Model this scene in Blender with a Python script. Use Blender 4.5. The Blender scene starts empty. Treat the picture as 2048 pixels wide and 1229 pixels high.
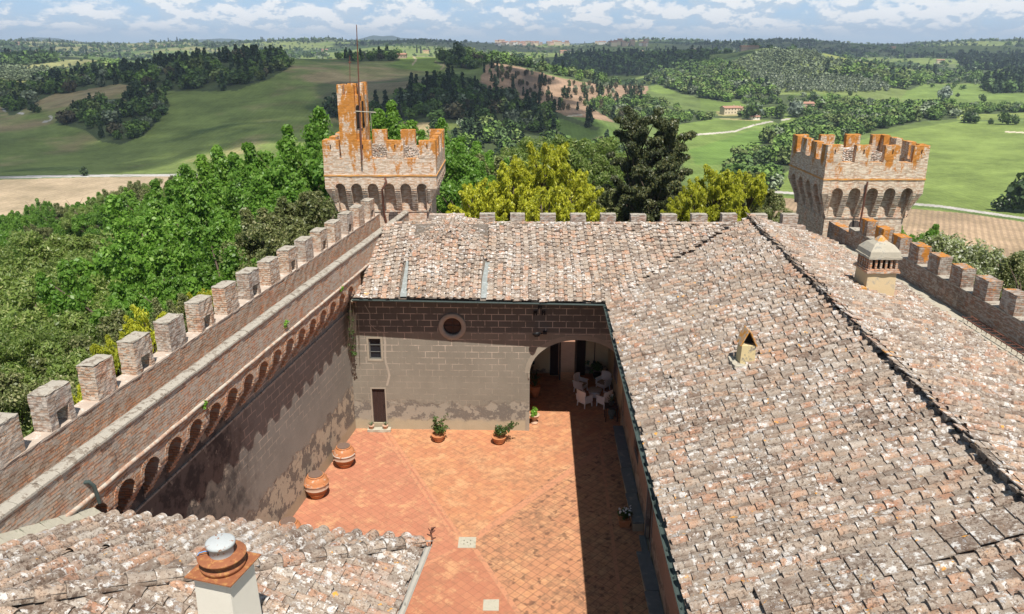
import bpy, math, random
import numpy as np
from mathutils import Vector, Matrix
from mathutils.geometry import tessellate_polygon

# ------------------------------------------------------------------ camera, sky, sun
scene = bpy.context.scene
COL = scene.collection
F_PX, CAM_H = 1550.0, 17.0
PITCH = math.atan(526 / F_PX)
cam_data = bpy.data.cameras.new('camera')
cam_data.lens = F_PX * 36 / 2048
cam_data.sensor_width = 36
cam_data.clip_start = 0.1
cam_data.clip_end = 60000
cam = bpy.data.objects.new('camera', cam_data)
COL.objects.link(cam)
cam.location = (0, 0, CAM_H)
cam.rotation_euler = (math.pi / 2 - PITCH, 0, 0)
scene.camera = cam

SUN = Vector((0.155, -0.5, 1.0)).normalized()
sun_data = bpy.data.lights.new('sun', 'SUN')
sun_data.energy = 5.0
sun_data.angle = math.radians(0.53)
sun_data.color = (1.0, 0.95, 0.87)
sun = bpy.data.objects.new('sun', sun_data)
sun.rotation_euler = SUN.to_track_quat('Z', 'Y').to_euler()
COL.objects.link(sun)

scene.view_settings.view_transform = 'Standard'
scene.view_settings.look = 'None'
scene.view_settings.gamma = 1.0
scene.view_settings.exposure = 0.47
scene.cycles.volume_bounces = 0
scene.cycles.max_bounces = 6
scene.cycles.transparent_max_bounces = 8


class NT:
    """small helper for writing node trees"""
    def __init__(self, tree):
        self.t = tree
        tree.nodes.clear()

    def n(self, kind, _out=0, _attrs=None, **ins):
        nd = self.t.nodes.new(kind)
        for k, v in (_attrs or {}).items():
            setattr(nd, k, v)
        for k, v in ins.items():
            self.set(nd, k, v)
        return nd.outputs[_out] if isinstance(_out, (int, str)) else nd

    def set(self, nd, k, v):
        if k.startswith('i') and k[1:].isdigit():
            s = nd.inputs[int(k[1:])]
        else:
            s = nd.inputs[k.replace('_', ' ')]
        if isinstance(v, bpy.types.NodeSocket):
            self.t.links.new(v, s)
        else:
            if hasattr(s.default_value, '__len__') and hasattr(v, '__len__') and len(s.default_value) == 4 and len(v) == 3:
                v = (*v, 1)
            s.default_value = v

    def math(self, op, a, b=0.0, c=None, clamp=False):
        kw = dict(i0=a, i1=b)
        if c is not None:
            kw['i2'] = c
        return self.n('ShaderNodeMath', 0, dict(operation=op, use_clamp=clamp), **kw)

    def vmath(self, op, a, b=(0, 0, 0), out=0):
        return self.n('ShaderNodeVectorMath', out, dict(operation=op), i0=a, i1=b)

    def mix(self, f, a, b, mode='MIX'):
        nd = self.t.nodes.new('ShaderNodeMix')
        nd.data_type = 'RGBA'
        nd.blend_type = mode
        for i, v in ((0, f), (6, a), (7, b)):
            s = nd.inputs[i]
            if isinstance(v, bpy.types.NodeSocket):
                self.t.links.new(v, s)
            else:
                s.default_value = (*v, 1) if hasattr(v, '__len__') and len(v) == 3 else v
        return nd.outputs[2]

    def noise(self, vec, scale, detail=3.0, rough=0.55, out=0, dist=0.0):
        return self.n('ShaderNodeTexNoise', out, None, Vector=vec, Scale=scale, Detail=detail, Roughness=rough, Distortion=dist)

    def sstep(self, x, lo, hi, a=0.0, b=1.0):
        return self.n('ShaderNodeMapRange', 0, dict(interpolation_type='SMOOTHSTEP'), i0=x, i1=lo, i2=hi, i3=a, i4=b)

    def lin(self, x, lo, hi, a=0.0, b=1.0):
        return self.n('ShaderNodeMapRange', 0, None, i0=x, i1=lo, i2=hi, i3=a, i4=b)


# world: physical sky with a bank of cumulus over it
world = bpy.data.worlds.new('World')
scene.world = world
world.use_nodes = True
w = NT(world.node_tree)
sky = w.n('ShaderNodeTexSky', None, dict(sky_type='NISHITA', sun_disc=False))
sky.sun_elevation = math.asin(SUN.z)
sky.sun_rotation = math.atan2(SUN.x, SUN.y)
sky.air_density = 1.1
sky.dust_density = 1.4
dirv = w.n('ShaderNodeTexCoord', 'Generated')
sep = w.n('ShaderNodeSeparateXYZ', None, None, Vector=dirv)
az = w.math('ARCTAN2', sep.outputs[0], sep.outputs[1])
el = w.math('MAXIMUM', sep.outputs[2], 0.0)
elc = w.math('POWER', el, 0.80)
cv = w.n('ShaderNodeCombineXYZ', 0, None, X=w.math('MULTIPLY', az, 19.0), Y=w.math('MULTIPLY', elc, 23.0), Z=0.0)
cv2 = w.vmath('ADD', cv, (0.0, 0.22, 0.0))
nA = w.noise(cv, 1.15, 6.0, 0.60, dist=0.08)
nB = w.noise(cv2, 1.15, 6.0, 0.60, dist=0.08)
nC = w.noise(w.vmath('MULTIPLY', cv, (.22, .5, 1)), 1.0, 2.0, 0.5)
nA2 = w.math('ADD', nA, w.math('MULTIPLY', w.math('SUBTRACT', nC, 0.5), 0.55))
nA2 = w.math('ADD', nA2, w.math('MULTIPLY', az, 0.07))
cover = w.sstep(nA2, 0.36, 0.54)
lit = w.sstep(w.math('ADD', w.math('SUBTRACT', nA, nB), w.math('MULTIPLY', w.math('SUBTRACT', nA2, .45), .35)), -0.03, 0.07)
lowf = w.sstep(sep.outputs[2], 0.000, 0.022)
cover = w.math('MULTIPLY', cover, w.math('MULTIPLY_ADD', lowf, 0.72, 0.22))
cover = w.math('MULTIPLY', cover, w.sstep(sep.outputs[2], 0.5, 0.1))
ccol = w.mix(w.math('MULTIPLY', lit, lowf), (5.0, 6.1, 7.2), (8.6, 8.7, 8.75))
skyc = w.mix(w.sstep(sep.outputs[2], 0.0, 0.05), (5.4, 7.0, 8.5), (3.9, 5.9, 8.2))
skyc = w.mix(w.sstep(sep.outputs[2], 0.06, 0.40), skyc, (0.75, 1.35, 2.4))
skyc = w.mix(0.85, sky.outputs[0], skyc)
skyc = w.mix(cover, skyc, ccol)
bg = w.n('ShaderNodeBackground', 0, None, Color=skyc, Strength=0.091)
w.n('ShaderNodeOutputWorld', None, None, Surface=bg)


# ------------------------------------------------------------------ helpers
def unproj_y(px, py, y):
    u = (px - 1024) / F_PX; v = (614.5 - py) / F_PX
    c, s = math.cos(PITCH), math.sin(PITCH)
    r = (u, c + v * s, -s + v * c)
    t = y / r[1]
    return Vector((r[0] * t, y, CAM_H + r[2] * t))


def unproj_z(px, py, z):
    u = (px - 1024) / F_PX; v = (614.5 - py) / F_PX
    c, s = math.cos(PITCH), math.sin(PITCH)
    r = (u, c + v * s, -s + v * c)
    t = (z - CAM_H) / r[2]
    return Vector((r[0] * t, r[1] * t, z))


def tag(o, label=None, cat=None, group=None, kind=None):
    if label: o['label'] = label
    if cat: o['category'] = cat
    if group: o['group'] = group
    if kind: o['kind'] = kind
    return o


def empty(name, loc=(0, 0, 0), rz=0.0, **kw):
    o = bpy.data.objects.new(name, None)
    o.empty_display_size = 0.2
    COL.objects.link(o)
    o.location = loc
    o.rotation_euler = (0, 0, rz)
    return tag(o, **kw)


class MB:
    """mesh builder: boxes, prisms, tubes, lathes gathered in one mesh"""
    def __init__(self):
        self.v = []; self.f = []; self.m = []; self.c = []; self.sm = []
        self.xf = None

    def add(self, vs, fs, mi=0, col=(0, 0, 0, 0), smooth=False):
        b = len(self.v)
        for p in vs:
            p = Vector(p)
            self.v.append(self.xf @ p if self.xf else p)
        for f in fs:
            self.f.append([b + i for i in f]); self.m.append(mi); self.c.append(col); self.sm.append(smooth)

    def box(self, x0, x1, y0, y1, z0, z1, mi=0, jit=0.0, col=(0, 0, 0, 0), rng=random):
        vs = [(x, y, z) for z in (z0, z1) for y in (y0, y1) for x in (x0, x1)]
        if jit:
            vs = [(a + rng.uniform(-jit, jit), b + rng.uniform(-jit, jit), c + rng.uniform(-jit, jit)) for a, b, c in vs]
        self.add(vs, [(0, 2, 3, 1), (4, 5, 7, 6), (0, 1, 5, 4), (2, 6, 7, 3), (0, 4, 6, 2), (1, 3, 7, 5)], mi, col)

    def rough_box(self, x0, x1, y0, y1, z0, z1, step=0.16, jit=0.012, mi=0, rng=random, bev=0.0):
        """box whose faces are grids with worn, slightly wavy surfaces"""
        nx, ny, nz = [max(1, int(round(abs(d) / step))) for d in (x1 - x0, y1 - y0, z1 - z0)]
        idx = {}
        vs = []

        def vid(i, j, k):
            key = (i, j, k)
            if key not in idx:
                idx[key] = len(vs)
                p = [x0 + (x1 - x0) * i / nx, y0 + (y1 - y0) * j / ny, z0 + (z1 - z0) * k / nz]
                on = (i in (0, nx)) + (j in (0, ny)) + (k in (0, nz))
                if on >= 2 and bev:
                    for a, (q, n_) in enumerate(((i, nx), (j, ny), (k, nz))):
                        if q == 0: p[a] += bev * rng.uniform(.2, 1)
                        if q == n_: p[a] -= bev * rng.uniform(.2, 1)
                vs.append([c + rng.uniform(-jit, jit) for c in p])
            return idx[key]
        fs = []
        for j in range(ny):
            for k in range(nz):
                fs.append((vid(0, j, k), vid(0, j, k + 1), vid(0, j + 1, k + 1), vid(0, j + 1, k)))
                fs.append((vid(nx, j, k), vid(nx, j + 1, k), vid(nx, j + 1, k + 1), vid(nx, j, k + 1)))
        for i in range(nx):
            for k in range(nz):
                fs.append((vid(i, 0, k), vid(i + 1, 0, k), vid(i + 1, 0, k + 1), vid(i, 0, k + 1)))
                fs.append((vid(i, ny, k), vid(i, ny, k + 1), vid(i + 1, ny, k + 1), vid(i + 1, ny, k)))
        for i in range(nx):
            for j in range(ny):
                fs.append((vid(i, j, 0), vid(i, j + 1, 0), vid(i + 1, j + 1, 0), vid(i + 1, j, 0)))
                fs.append((vid(i, j, nz), vid(i + 1, j, nz), vid(i + 1, j + 1, nz), vid(i, j + 1, nz)))
        self.add(vs, fs, mi)

    def prism(self, poly, z0, z1, mi=0):
        n = len(poly)
        vs = [(p[0], p[1], z0) for p in poly] + [(p[0], p[1], z1) for p in poly]
        fs = [tuple(range(n - 1, -1, -1)), tuple(range(n, 2 * n))] + [(i, (i + 1) % n, n + (i + 1) % n, n + i) for i in range(n)]
        self.add(vs, fs, mi)

    def loft(self, a, b, mi=0, smooth=False, caps=True):
        n = len(a)
        fs = [(i, (i + 1) % n, n + (i + 1) % n, n + i) for i in range(n)]
        if caps:
            fs += [tuple(range(n - 1, -1, -1)), tuple(range(n, 2 * n))]
        self.add(list(a) + list(b), fs, mi, smooth=smooth)

    def tube(self, pts, r, seg=8, mi=0, col=(0, 0, 0, 0), caps=True):
        pts = [Vector(p) for p in pts]
        rs = r if hasattr(r, '__len__') else [r] * len(pts)
        vs = []; fs = []
        for i, p in enumerate(pts):
            d = (pts[min(i + 1, len(pts) - 1)] - pts[max(i - 1, 0)]).normalized()
            a = d.orthogonal().normalized() if i == 0 else (a - d * a.dot(d)).normalized()
            b = d.cross(a)
            for k in range(seg):
                t = 2 * math.pi * k / seg
                vs.append(p + (a * math.cos(t) + b * math.sin(t)) * rs[i])
        for i in range(len(pts) - 1):
            for k in range(seg):
                k2 = (k + 1) % seg
                fs.append((i * seg + k, i * seg + k2, (i + 1) * seg + k2, (i + 1) * seg + k))
        self.add(vs, fs, mi, col, True)
        if caps:
            self.add(vs[:seg], [tuple(range(seg - 1, -1, -1))], mi, col)
            self.add(vs[-seg:], [tuple(range(seg))], mi, col)

    def lathe(self, prof, seg=24, c=(0, 0, 0), mi=0, smooth=True):
        vs = []; fs = []
        for r, z in prof:
            for k in range(seg):
                t = 2 * math.pi * k / seg
                vs.append((c[0] + r * math.cos(t), c[1] + r * math.sin(t), c[2] + z))
        for i in range(len(prof) - 1):
            for k in range(seg):
                k2 = (k + 1) % seg
                fs.append((i * seg + k, i * seg + k2, (i + 1) * seg + k2, (i + 1) * seg + k))
        self.add(vs, fs, mi, smooth=smooth)

    def build(self, name, mats, parent=None, smooth=None):
        me = bpy.data.meshes.new(name)
        me.from_pydata([tuple(p) for p in self.v], [], self.f)
        mats = mats if isinstance(mats, (list, tuple)) else [mats]
        for m in mats: me.materials.append(m)
        nf = len(self.f)
        me.polygons.foreach_set('material_index', self.m)
        me.polygons.foreach_set('use_smooth', [bool(s) for s in self.sm] if smooth is None else [smooth] * nf)
        box_uv(me)
        if any(c != (0, 0, 0, 0) for c in self.c):
            at = me.color_attributes.new('tint', 'FLOAT_COLOR', 'CORNER')
            tot = np.array([len(f) for f in self.f])
            at.data.foreach_set('color', np.repeat(np.array(self.c, dtype=np.float32), tot, axis=0).ravel())
        me.update()
        o = bpy.data.objects.new(name, me)
        COL.objects.link(o)
        if parent: o.parent = parent
        return o


def box_uv(me):
    """planar UVs in metres from each face's own direction"""
    nf = len(me.polygons); nl = len(me.loops)
    if nl == 0: return
    co = np.empty(len(me.vertices) * 3); me.vertices.foreach_get('co', co); co = co.reshape(-1, 3)
    vi = np.empty(nl, dtype=np.int32); me.loops.foreach_get('vertex_index', vi)
    nr = np.empty(nf * 3); me.polygons.foreach_get('normal', nr); nr = nr.reshape(-1, 3)
    tot = np.empty(nf, dtype=np.int32); me.polygons.foreach_get('loop_total', tot)
    n = np.repeat(nr, tot, axis=0)
    p = co[vi]
    flat = np.abs(n[:, 2]) > 0.75
    h = np.hypot(n[:, 0], n[:, 1]) + 1e-9
    u = np.where(flat, p[:, 0], (-n[:, 1] * p[:, 0] + n[:, 0] * p[:, 1]) / h)
    v = np.where(flat, p[:, 1], p[:, 2] / np.maximum(h, .3))
    uv = me.uv_layers.new(name='uv')
    uv.data.foreach_set('uv', np.stack([u, v], 1).astype(np.float32).ravel())


def wall_panel(mb, outer, holes, p0, du, dn, depth, mi=0, mi_rev=None, back=True):
    """flat wall with openings; outlines in (u, z); du along, dn out of the face"""
    p0 = Vector(p0); du = Vector(du); dn = Vector(dn)
    P = lambda q, d: p0 + du * q[0] + Vector((0, 0, q[1])) - dn * d
    loops = [outer] + holes
    flat = [q for l in loops for q in l]
    tris = tessellate_polygon([[Vector((q[0], q[1], 0)) for q in l] for l in loops])
    want = du.cross(Vector((0, 0, 1))).dot(dn) > 0
    fr = []
    for t in tris:
        a, b, c = [flat[i] for i in t]
        ccw = (b[0] - a[0]) * (c[1] - a[1]) - (b[1] - a[1]) * (c[0] - a[0]) > 0
        fr.append(tuple(t) if ccw == want else tuple(reversed(t)))
    mb.add([P(q, 0) for q in flat], fr, mi)
    if back:
        mb.add([P(q, depth) for q in flat], [tuple(reversed(t)) for t in fr], mi)
    for l in loops:
        n = len(l)
        vs = [P(q, 0) for q in l] + [P(q, depth) for q in l]
        mb.add(vs, [(i, (i + 1) % n, n + (i + 1) % n, n + i) for i in range(n)], mi if mi_rev is None else mi_rev)


# ------------------------------------------------------------------ materials
def mat(name):
    m = bpy.data.materials.new(name)
    m.use_nodes = True
    return m, NT(m.node_tree)


def finish(m, t, color, rough=0.9, bump=None, bstr=0.5, bdist=0.02, **kw):
    ins = dict(Base_Color=color, Roughness=rough)
    ins.update(kw)
    if bump is not None:
        ins['Normal'] = t.n('ShaderNodeBump', 0, None, Strength=bstr, Distance=bdist, Height=bump)
    if 'Specular_IOR_Level' not in ins: ins['Specular_IOR_Level'] = 0.25
    b = t.n('ShaderNodeBsdfPrincipled', 0, None, **ins)
    t.n('ShaderNodeOutputMaterial', None, None, Surface=b)
    return m


def pos(t):
    return t.n('ShaderNodeNewGeometry', 'Position')


def mat_brick(name, c1, c2, mortar, pale=0.35, white=0.3, lich=None, dark=0.25, orange=(0.62, 0.24, 0.02), palec=(0.46, 0.40, 0.33), bw=0.27, rh=0.075, ygrad=None):
    """old brick: worn courses, pale lime bloom, dark growth, orange lichen above given heights"""
    m, t = mat(name)
    P = pos(t)
    uv = t.n('ShaderNodeUVMap', 0)
    wob = t.noise(P, 2.5, 2.0, out='Color')
    uvw = t.vmath('ADD', uv, t.n('ShaderNodeVectorMath', 0, dict(operation='SCALE'), i0=t.vmath('SUBTRACT', wob, (.5, .5, .5)), i3=0.05))
    br = t.n('ShaderNodeTexBrick', None, None, Vector=uvw, Color1=c1, Color2=c2, Mortar=mortar, Scale=1.0,
             Mortar_Size=0.011, Mortar_Smooth=0.3, Bias=0.0, Brick_Width=bw, Row_Height=rh)
    n1 = t.noise(P, 0.55, 4.0, 0.6)
    n2 = t.noise(P, 3.3, 4.0, 0.65)
    n3 = t.noise(P, 11.0, 5.0, 0.7)
    n4 = t.noise(t.vmath('MULTIPLY', P, (1.0, 1.0, 0.35)), 1.9, 5.0, 0.65)
    c = br.outputs[0]
    perb = t.noise(t.vmath('MULTIPLY', uvw, (3.7, 13.3, 1)), 1.0, 1.0)
    c = t.mix(t.sstep(perb, .50, .58, 0, .9), c, palec)
    c = t.mix(t.sstep(perb, .46, .30, 0, .5), c, (0.30, 0.14, 0.085))
    c = t.mix(t.sstep(n2, .64 - .22 * pale, .74, 0, .7), c, palec)
    c = t.mix(t.sstep(n3, .68 - .18 * white, .72, 0, .85), c, (0.60, 0.57, 0.53))
    c = t.mix(t.sstep(t.math('ADD', t.math('MULTIPLY', n1, .6), t.math('MULTIPLY', n3, .4)), .60 - .18 * dark, .70, 0, .7), c, (0.075, 0.06, 0.05))
    c = t.mix(t.sstep(n4, .52, .66, 0, .35), c, t.mix(1.0, c, (1.15, .66, .50), 'MULTIPLY'))
    c = t.mix(t.sstep(t.noise(P, 1.4, 5, .7), .52, .64, 0, .5), c, (.50, .45, .39))
    if lich:
        z0, z1, amt = lich
        z = t.n('ShaderNodeSeparateXYZ', 2, None, Vector=P)
        k = t.lin(z, z0, z1, -0.14, 0.055)
        if ygrad: k = t.math('ADD', k, t.lin(t.n('ShaderNodeSeparateXYZ', 1, None, Vector=P), ygrad[0], ygrad[1], -0.13, 0.03))
        nz_ = t.n('ShaderNodeSeparateXYZ', 2, None, Vector=t.n('ShaderNodeNewGeometry', 'True Normal'))
        k = t.math('ADD', k, t.math('MULTIPLY', t.sstep(nz_, .5, .8), .06))
        mk = t.sstep(t.math('ADD', t.math('ADD', t.math('MULTIPLY', n4, .75), t.math('MULTIPLY', n3, .25)), k), .69 - .2 * amt, .76 - .2 * amt, 0, .9)
        oc = t.mix(n3, orange, (0.36, 0.13, 0.015))
        c = t.mix(mk, c, oc)
    hgt = t.math('ADD', t.math('MULTIPLY', br.outputs[1], -0.8), t.math('MULTIPLY', n3, 0.8))
    return finish(m, t, c, 0.92, hgt, 0.8, 0.025)


M = {}
M['brick'] = mat_brick('old_brick', (.62, .31, .17), (.48, .38, .29), (.24, .19, .14), .60, .65, dark=.12)
M['brick_pale'] = mat_brick('limewashed_brick', (.56, .37, .25), (.48, .29, .18), (.22, .18, .14), .70, .6, dark=.3, palec=(.56, .49, .41))
M['brick_red'] = mat_brick('red_brick', (.62, .29, .14), (.50, .30, .19), (.26, .19, .13), .30, .2, dark=.1)
M['brick_tower'] = mat_brick('tower_brick', (.64, .40, .25), (.55, .42, .31), (.46, .38, .29), .65, .25, (9.6, 12.3, 1.0), dark=.05, palec=(.70, .60, .50))
M['brick_tower_far'] = mat_brick('tower_brick_weathered', (.60, .37, .23), (.53, .41, .30), (.46, .38, .29), .85, .35, (9.6, 12.2, 1.0), dark=.12, palec=(.72, .62, .49))
M['brick_right'] = mat_brick('parapet_brick_lichen', (.34, .20, .13), (.25, .20, .16), (.20, .17, .14), .35, .75, (7.6, 9.9, 1.0), dark=.8, palec=(.40, .35, .30), ygrad=(21, 34))
M['brick_grey'] = mat_brick('grey_merlon_brick', (.42, .31, .23), (.35, .26, .20), (.24, .20, .17), .7, .6, dark=.35, palec=(.52, .46, .40))


def mat_plaster(name, base, low_j=.28, top_dark=None, low=1.35, foot=0.5, joints=True, patch=(.30, .265, .215), dark_patch=None, jc=(.50, .41, .33)):
    m, t = mat(name)
    P = pos(t)
    uv = t.n('ShaderNodeUVMap', 0)
    z = t.n('ShaderNodeSeparateXYZ', 2, None, Vector=P)
    n1 = t.noise(P, 0.7, 4.0, 0.6)
    n2 = t.noise(P, 2.4, 5.0, 0.65)
    n3 = t.noise(P, 14.0, 4.0, 0.7)
    stre = t.noise(t.vmath('MULTIPLY', P, (3.0, 3.0, .35)), 1.6, 4.0, .6)
    c = t.mix(t.sstep(n1, .3, .7), base, tuple(a * 1.18 for a in base))
    c = t.mix(t.sstep(stre, .55, .8, 0, .4), c, tuple(a * 1.35 for a in base))
    c = t.mix(t.sstep(n3, .6, .8, 0, .35), c, tuple(a * .7 for a in base))
    if top_dark:      # courses above a set height turn charcoal, with a ragged lower edge
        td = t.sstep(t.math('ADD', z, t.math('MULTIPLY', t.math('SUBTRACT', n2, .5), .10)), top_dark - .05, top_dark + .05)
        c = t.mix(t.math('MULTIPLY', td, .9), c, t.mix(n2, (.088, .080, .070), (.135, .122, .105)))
    if joints:
        br = t.n('ShaderNodeTexBrick', None, None, Vector=uv, Color1=(0, 0, 0), Color2=(.35, .35, .35), Mortar=(1, 1, 1), Scale=1.0,
                 Mortar_Size=0.017, Mortar_Smooth=0.2, Bias=0.0, Brick_Width=.60, Row_Height=.30)
        fade = t.sstep(n2, .40, .60, 0.10, 1.0)
        up = t.lin(z, 2.6, 5.0, low_j, 1.35)
        fc = t.math('MULTIPLY', br.outputs[1], t.math('MULTIPLY', fade, up))
        c = t.mix(t.math('MULTIPLY', br.outputs[0], .22), c, tuple(a * .72 for a in base))
        c = t.mix(fc, c, jc)
    nz = t.math('ADD', z, t.math('MULTIPLY', t.math('SUBTRACT', n2, .5), 1.5))
    lowm = t.sstep(nz, low + .12, low - .12)
    pm = t.sstep(t.noise(P, 1.7, 5.0, .7), .47, .51)
    wear = t.mix(pm, (.16, .14, .12), patch)
    wear = t.mix(t.sstep(n3, .5, .7, 0, .6), wear, (.30, .25, .19))
    c = t.mix(lowm, c, wear)
    fm = t.sstep(t.math('ADD', z, t.math('MULTIPLY', t.math('SUBTRACT', n2, .5), .5)), foot + .1, foot - .1)
    c = t.mix(fm, c, t.mix(n2, (.42, .35, .25), (.33, .28, .19)))
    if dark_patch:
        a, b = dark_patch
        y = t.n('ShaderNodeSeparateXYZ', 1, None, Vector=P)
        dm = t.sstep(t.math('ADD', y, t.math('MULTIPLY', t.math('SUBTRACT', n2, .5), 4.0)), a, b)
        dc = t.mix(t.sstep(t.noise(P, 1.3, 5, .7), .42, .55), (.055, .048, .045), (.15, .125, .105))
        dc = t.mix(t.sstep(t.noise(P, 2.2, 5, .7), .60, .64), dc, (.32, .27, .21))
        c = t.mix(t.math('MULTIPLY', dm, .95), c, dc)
    h = t.math('ADD', t.math('MULTIPLY', n3, .5), t.math('MULTIPLY', t.math('SUBTRACT', 1.0, lowm), .6))
    return finish(m, t, c, 0.92, h, 0.5, 0.03)


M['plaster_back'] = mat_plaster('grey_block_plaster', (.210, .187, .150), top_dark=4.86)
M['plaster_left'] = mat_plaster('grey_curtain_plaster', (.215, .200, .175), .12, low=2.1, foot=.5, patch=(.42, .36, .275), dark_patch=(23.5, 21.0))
M['plaster_cream'] = mat_plaster('cream_plaster', (.64, .55, .37), low=.3, foot=.1, joints=False)


def simple(name, col, rough=0.85, var=0.25, scale=6.0, bstr=0.3, col2=None, thr=None, **kw):
    m, t = mat(name)
    P = t.n('ShaderNodeTexCoord', 'Object')
    n = t.noise(P, scale, 5.0, .65)
    n2 = t.noise(P, scale * 5.1, 4.0, .65)
    c = t.mix(n, tuple(a * (1 - var) for a in col), tuple(min(1, a * (1 + var)) for a in col))
    if col2:
        lo, hi = thr or (.5, .6)
        c = t.mix(t.sstep(t.math('ADD', t.math('MULTIPLY', n, .7), t.math('MULTIPLY', n2, .3)), lo, hi), c, col2)
    return finish(m, t, c, rough, n2, bstr, 0.01, **kw)


M['stone_cap'] = simple('lichened_coping_stone', (.37, .335, .28), .9, .35, 5, .8, (.20, .165, .13), (.50, .58))
M['string'] = simple('terracotta_moulding', (.43, .28, .20), .9, .3, 5, .6, (.47, .42, .35), (.45, .54))
M['sill'] = simple('mortar_sill', (.43, .35, .285), .9, .25, 5, .7, (.55, .52, .47), (.55, .62))
M['stone'] = simple('grey_bench_stone', (.15, .16, .16), .8, .3, 3, .4, (.24, .23, .20), (.55, .62))
M['pale_stone'] = simple('pale_stone', (.42, .39, .31), .85, .25, 5, .4, (.30, .29, .22), (.52, .62))
M['metal_dark'] = simple('painted_gutter_metal', (.055, .075, .07), .45, .3, 8, .1)
M['lead'] = simple('lead_flashing', (.30, .32, .31), .5, .25, 6, .2, (.42, .45, .45), (.52, .60), Metallic=.3)
M['rust'] = simple('rusty_iron', (.27, .10, .045), .75, .3, 9, .3, (.40, .20, .07), (.5, .62))
M['rust_dark'] = simple('dark_rusty_iron', (.15, .065, .045), .75, .3, 9, .3)
M['wood_dark'] = simple('dark_brown_wood', (.045, .026, .022), .7, .4, 12, .4)
M['wood_grey'] = simple('weathered_grey_wood', (.11, .09, .08), .85, .4, 9, .6, (.04, .03, .03), (.52, .6))
M['black'] = simple('black_painted_metal', (.012, .012, .013), .5)
M['dark_in'] = simple('dark_interior', (.02, .017, .015), .9)
M['glass'] = simple('dark_window_glass', (.02, .022, .026), .12, .2, 4, .02)
M['terra'] = simple('terracotta_pot', (.50, .20, .085), .75, .25, 7, .3, (.55, .42, .32), (.57, .70))
m, t = mat('banded_jar_terracotta')
P_ = t.n('ShaderNodeTexCoord', 'Object')
z_ = t.n('ShaderNodeSeparateXYZ', 2, None, Vector=P_)
n_ = t.noise(P_, 5.0, 5, .7); n2_ = t.noise(t.vmath('MULTIPLY', P_, (1, 1, 6)), 4.0, 4, .6)
c_ = t.mix(n_, (.36, .135, .055), (.52, .23, .10))
zz_ = t.math('ADD', z_, t.math('MULTIPLY', t.math('SUBTRACT', n_, .5), .08))
c_ = t.mix(t.math('MULTIPLY', t.sstep(zz_, .42, .45), t.sstep(zz_, .66, .60)), c_, t.mix(n2_, (.30, .17, .11), (.55, .42, .33)))
c_ = t.mix(t.math('MULTIPLY', t.sstep(zz_, .60, .625), t.sstep(zz_, .665, .64)), c_, (.48, .42, .36))
c_ = t.mix(t.math('MULTIPLY', t.sstep(zz_, .66, .70), t.sstep(n_, .54, .60, 0, .8)), c_, (.50, .38, .30))
c_ = t.mix(t.sstep(n2_, .58, .68, 0, .5), c_, (.20, .09, .045))
finish(m, t, c_, .75, n2_, .4, .02)
M['jar'] = m
M['terra_pale'] = simple('pale_terracotta', (.50, .33, .23), .8, .25, 7, .3)
M['lid'] = simple('old_wood_lid', (.16, .105, .08), .8, .3, 14, .4)
M['wicker'] = simple('white_wicker', (.86, .82, .80), .7, .08, 40, .6)
M['cushion'] = simple('beige_cushion', (.34, .25, .17), .9, .15, 20, .2)
M['white_plaster'] = simple('white_chimney_render', (.70, .66, .57), .85, .06, 3, .15)
M['yellow_plaster'] = simple('yellow_chimney_render', (.58, .45, .27), .9, .15, 2.5, .3, (.38, .33, .26), (.54, .66))
M['cement'] = simple('cement_cap', (.40, .36, .285), .9, .3, 4, .6, (.26, .25, .22), (.52, .60))
M['cap_lichen'] = simple('orange_lichen_tile', (.55, .25, .05), .9, .4, 7, .6, (.40, .33, .26), (.48, .55))
M['white_metal'] = simple('peeling_white_metal', (.40, .42, .42), .9, .15, 9, .1, (.25, .115, .06), (.57, .60))
M['blue'] = simple('blue_cable', (.12, .32, .62), .5)
M['bark'] = simple('tree_bark', (.12, .09, .065), .95, .4, 3, .9)
M['soil'] = simple('soil', (.06, .04, .03), .95)
M['white_flower'] = simple('white_petals', (.8, .8, .78), .7)
M['trap'] = simple('ceiling_plaster', (.30, .25, .17), .9)


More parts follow.
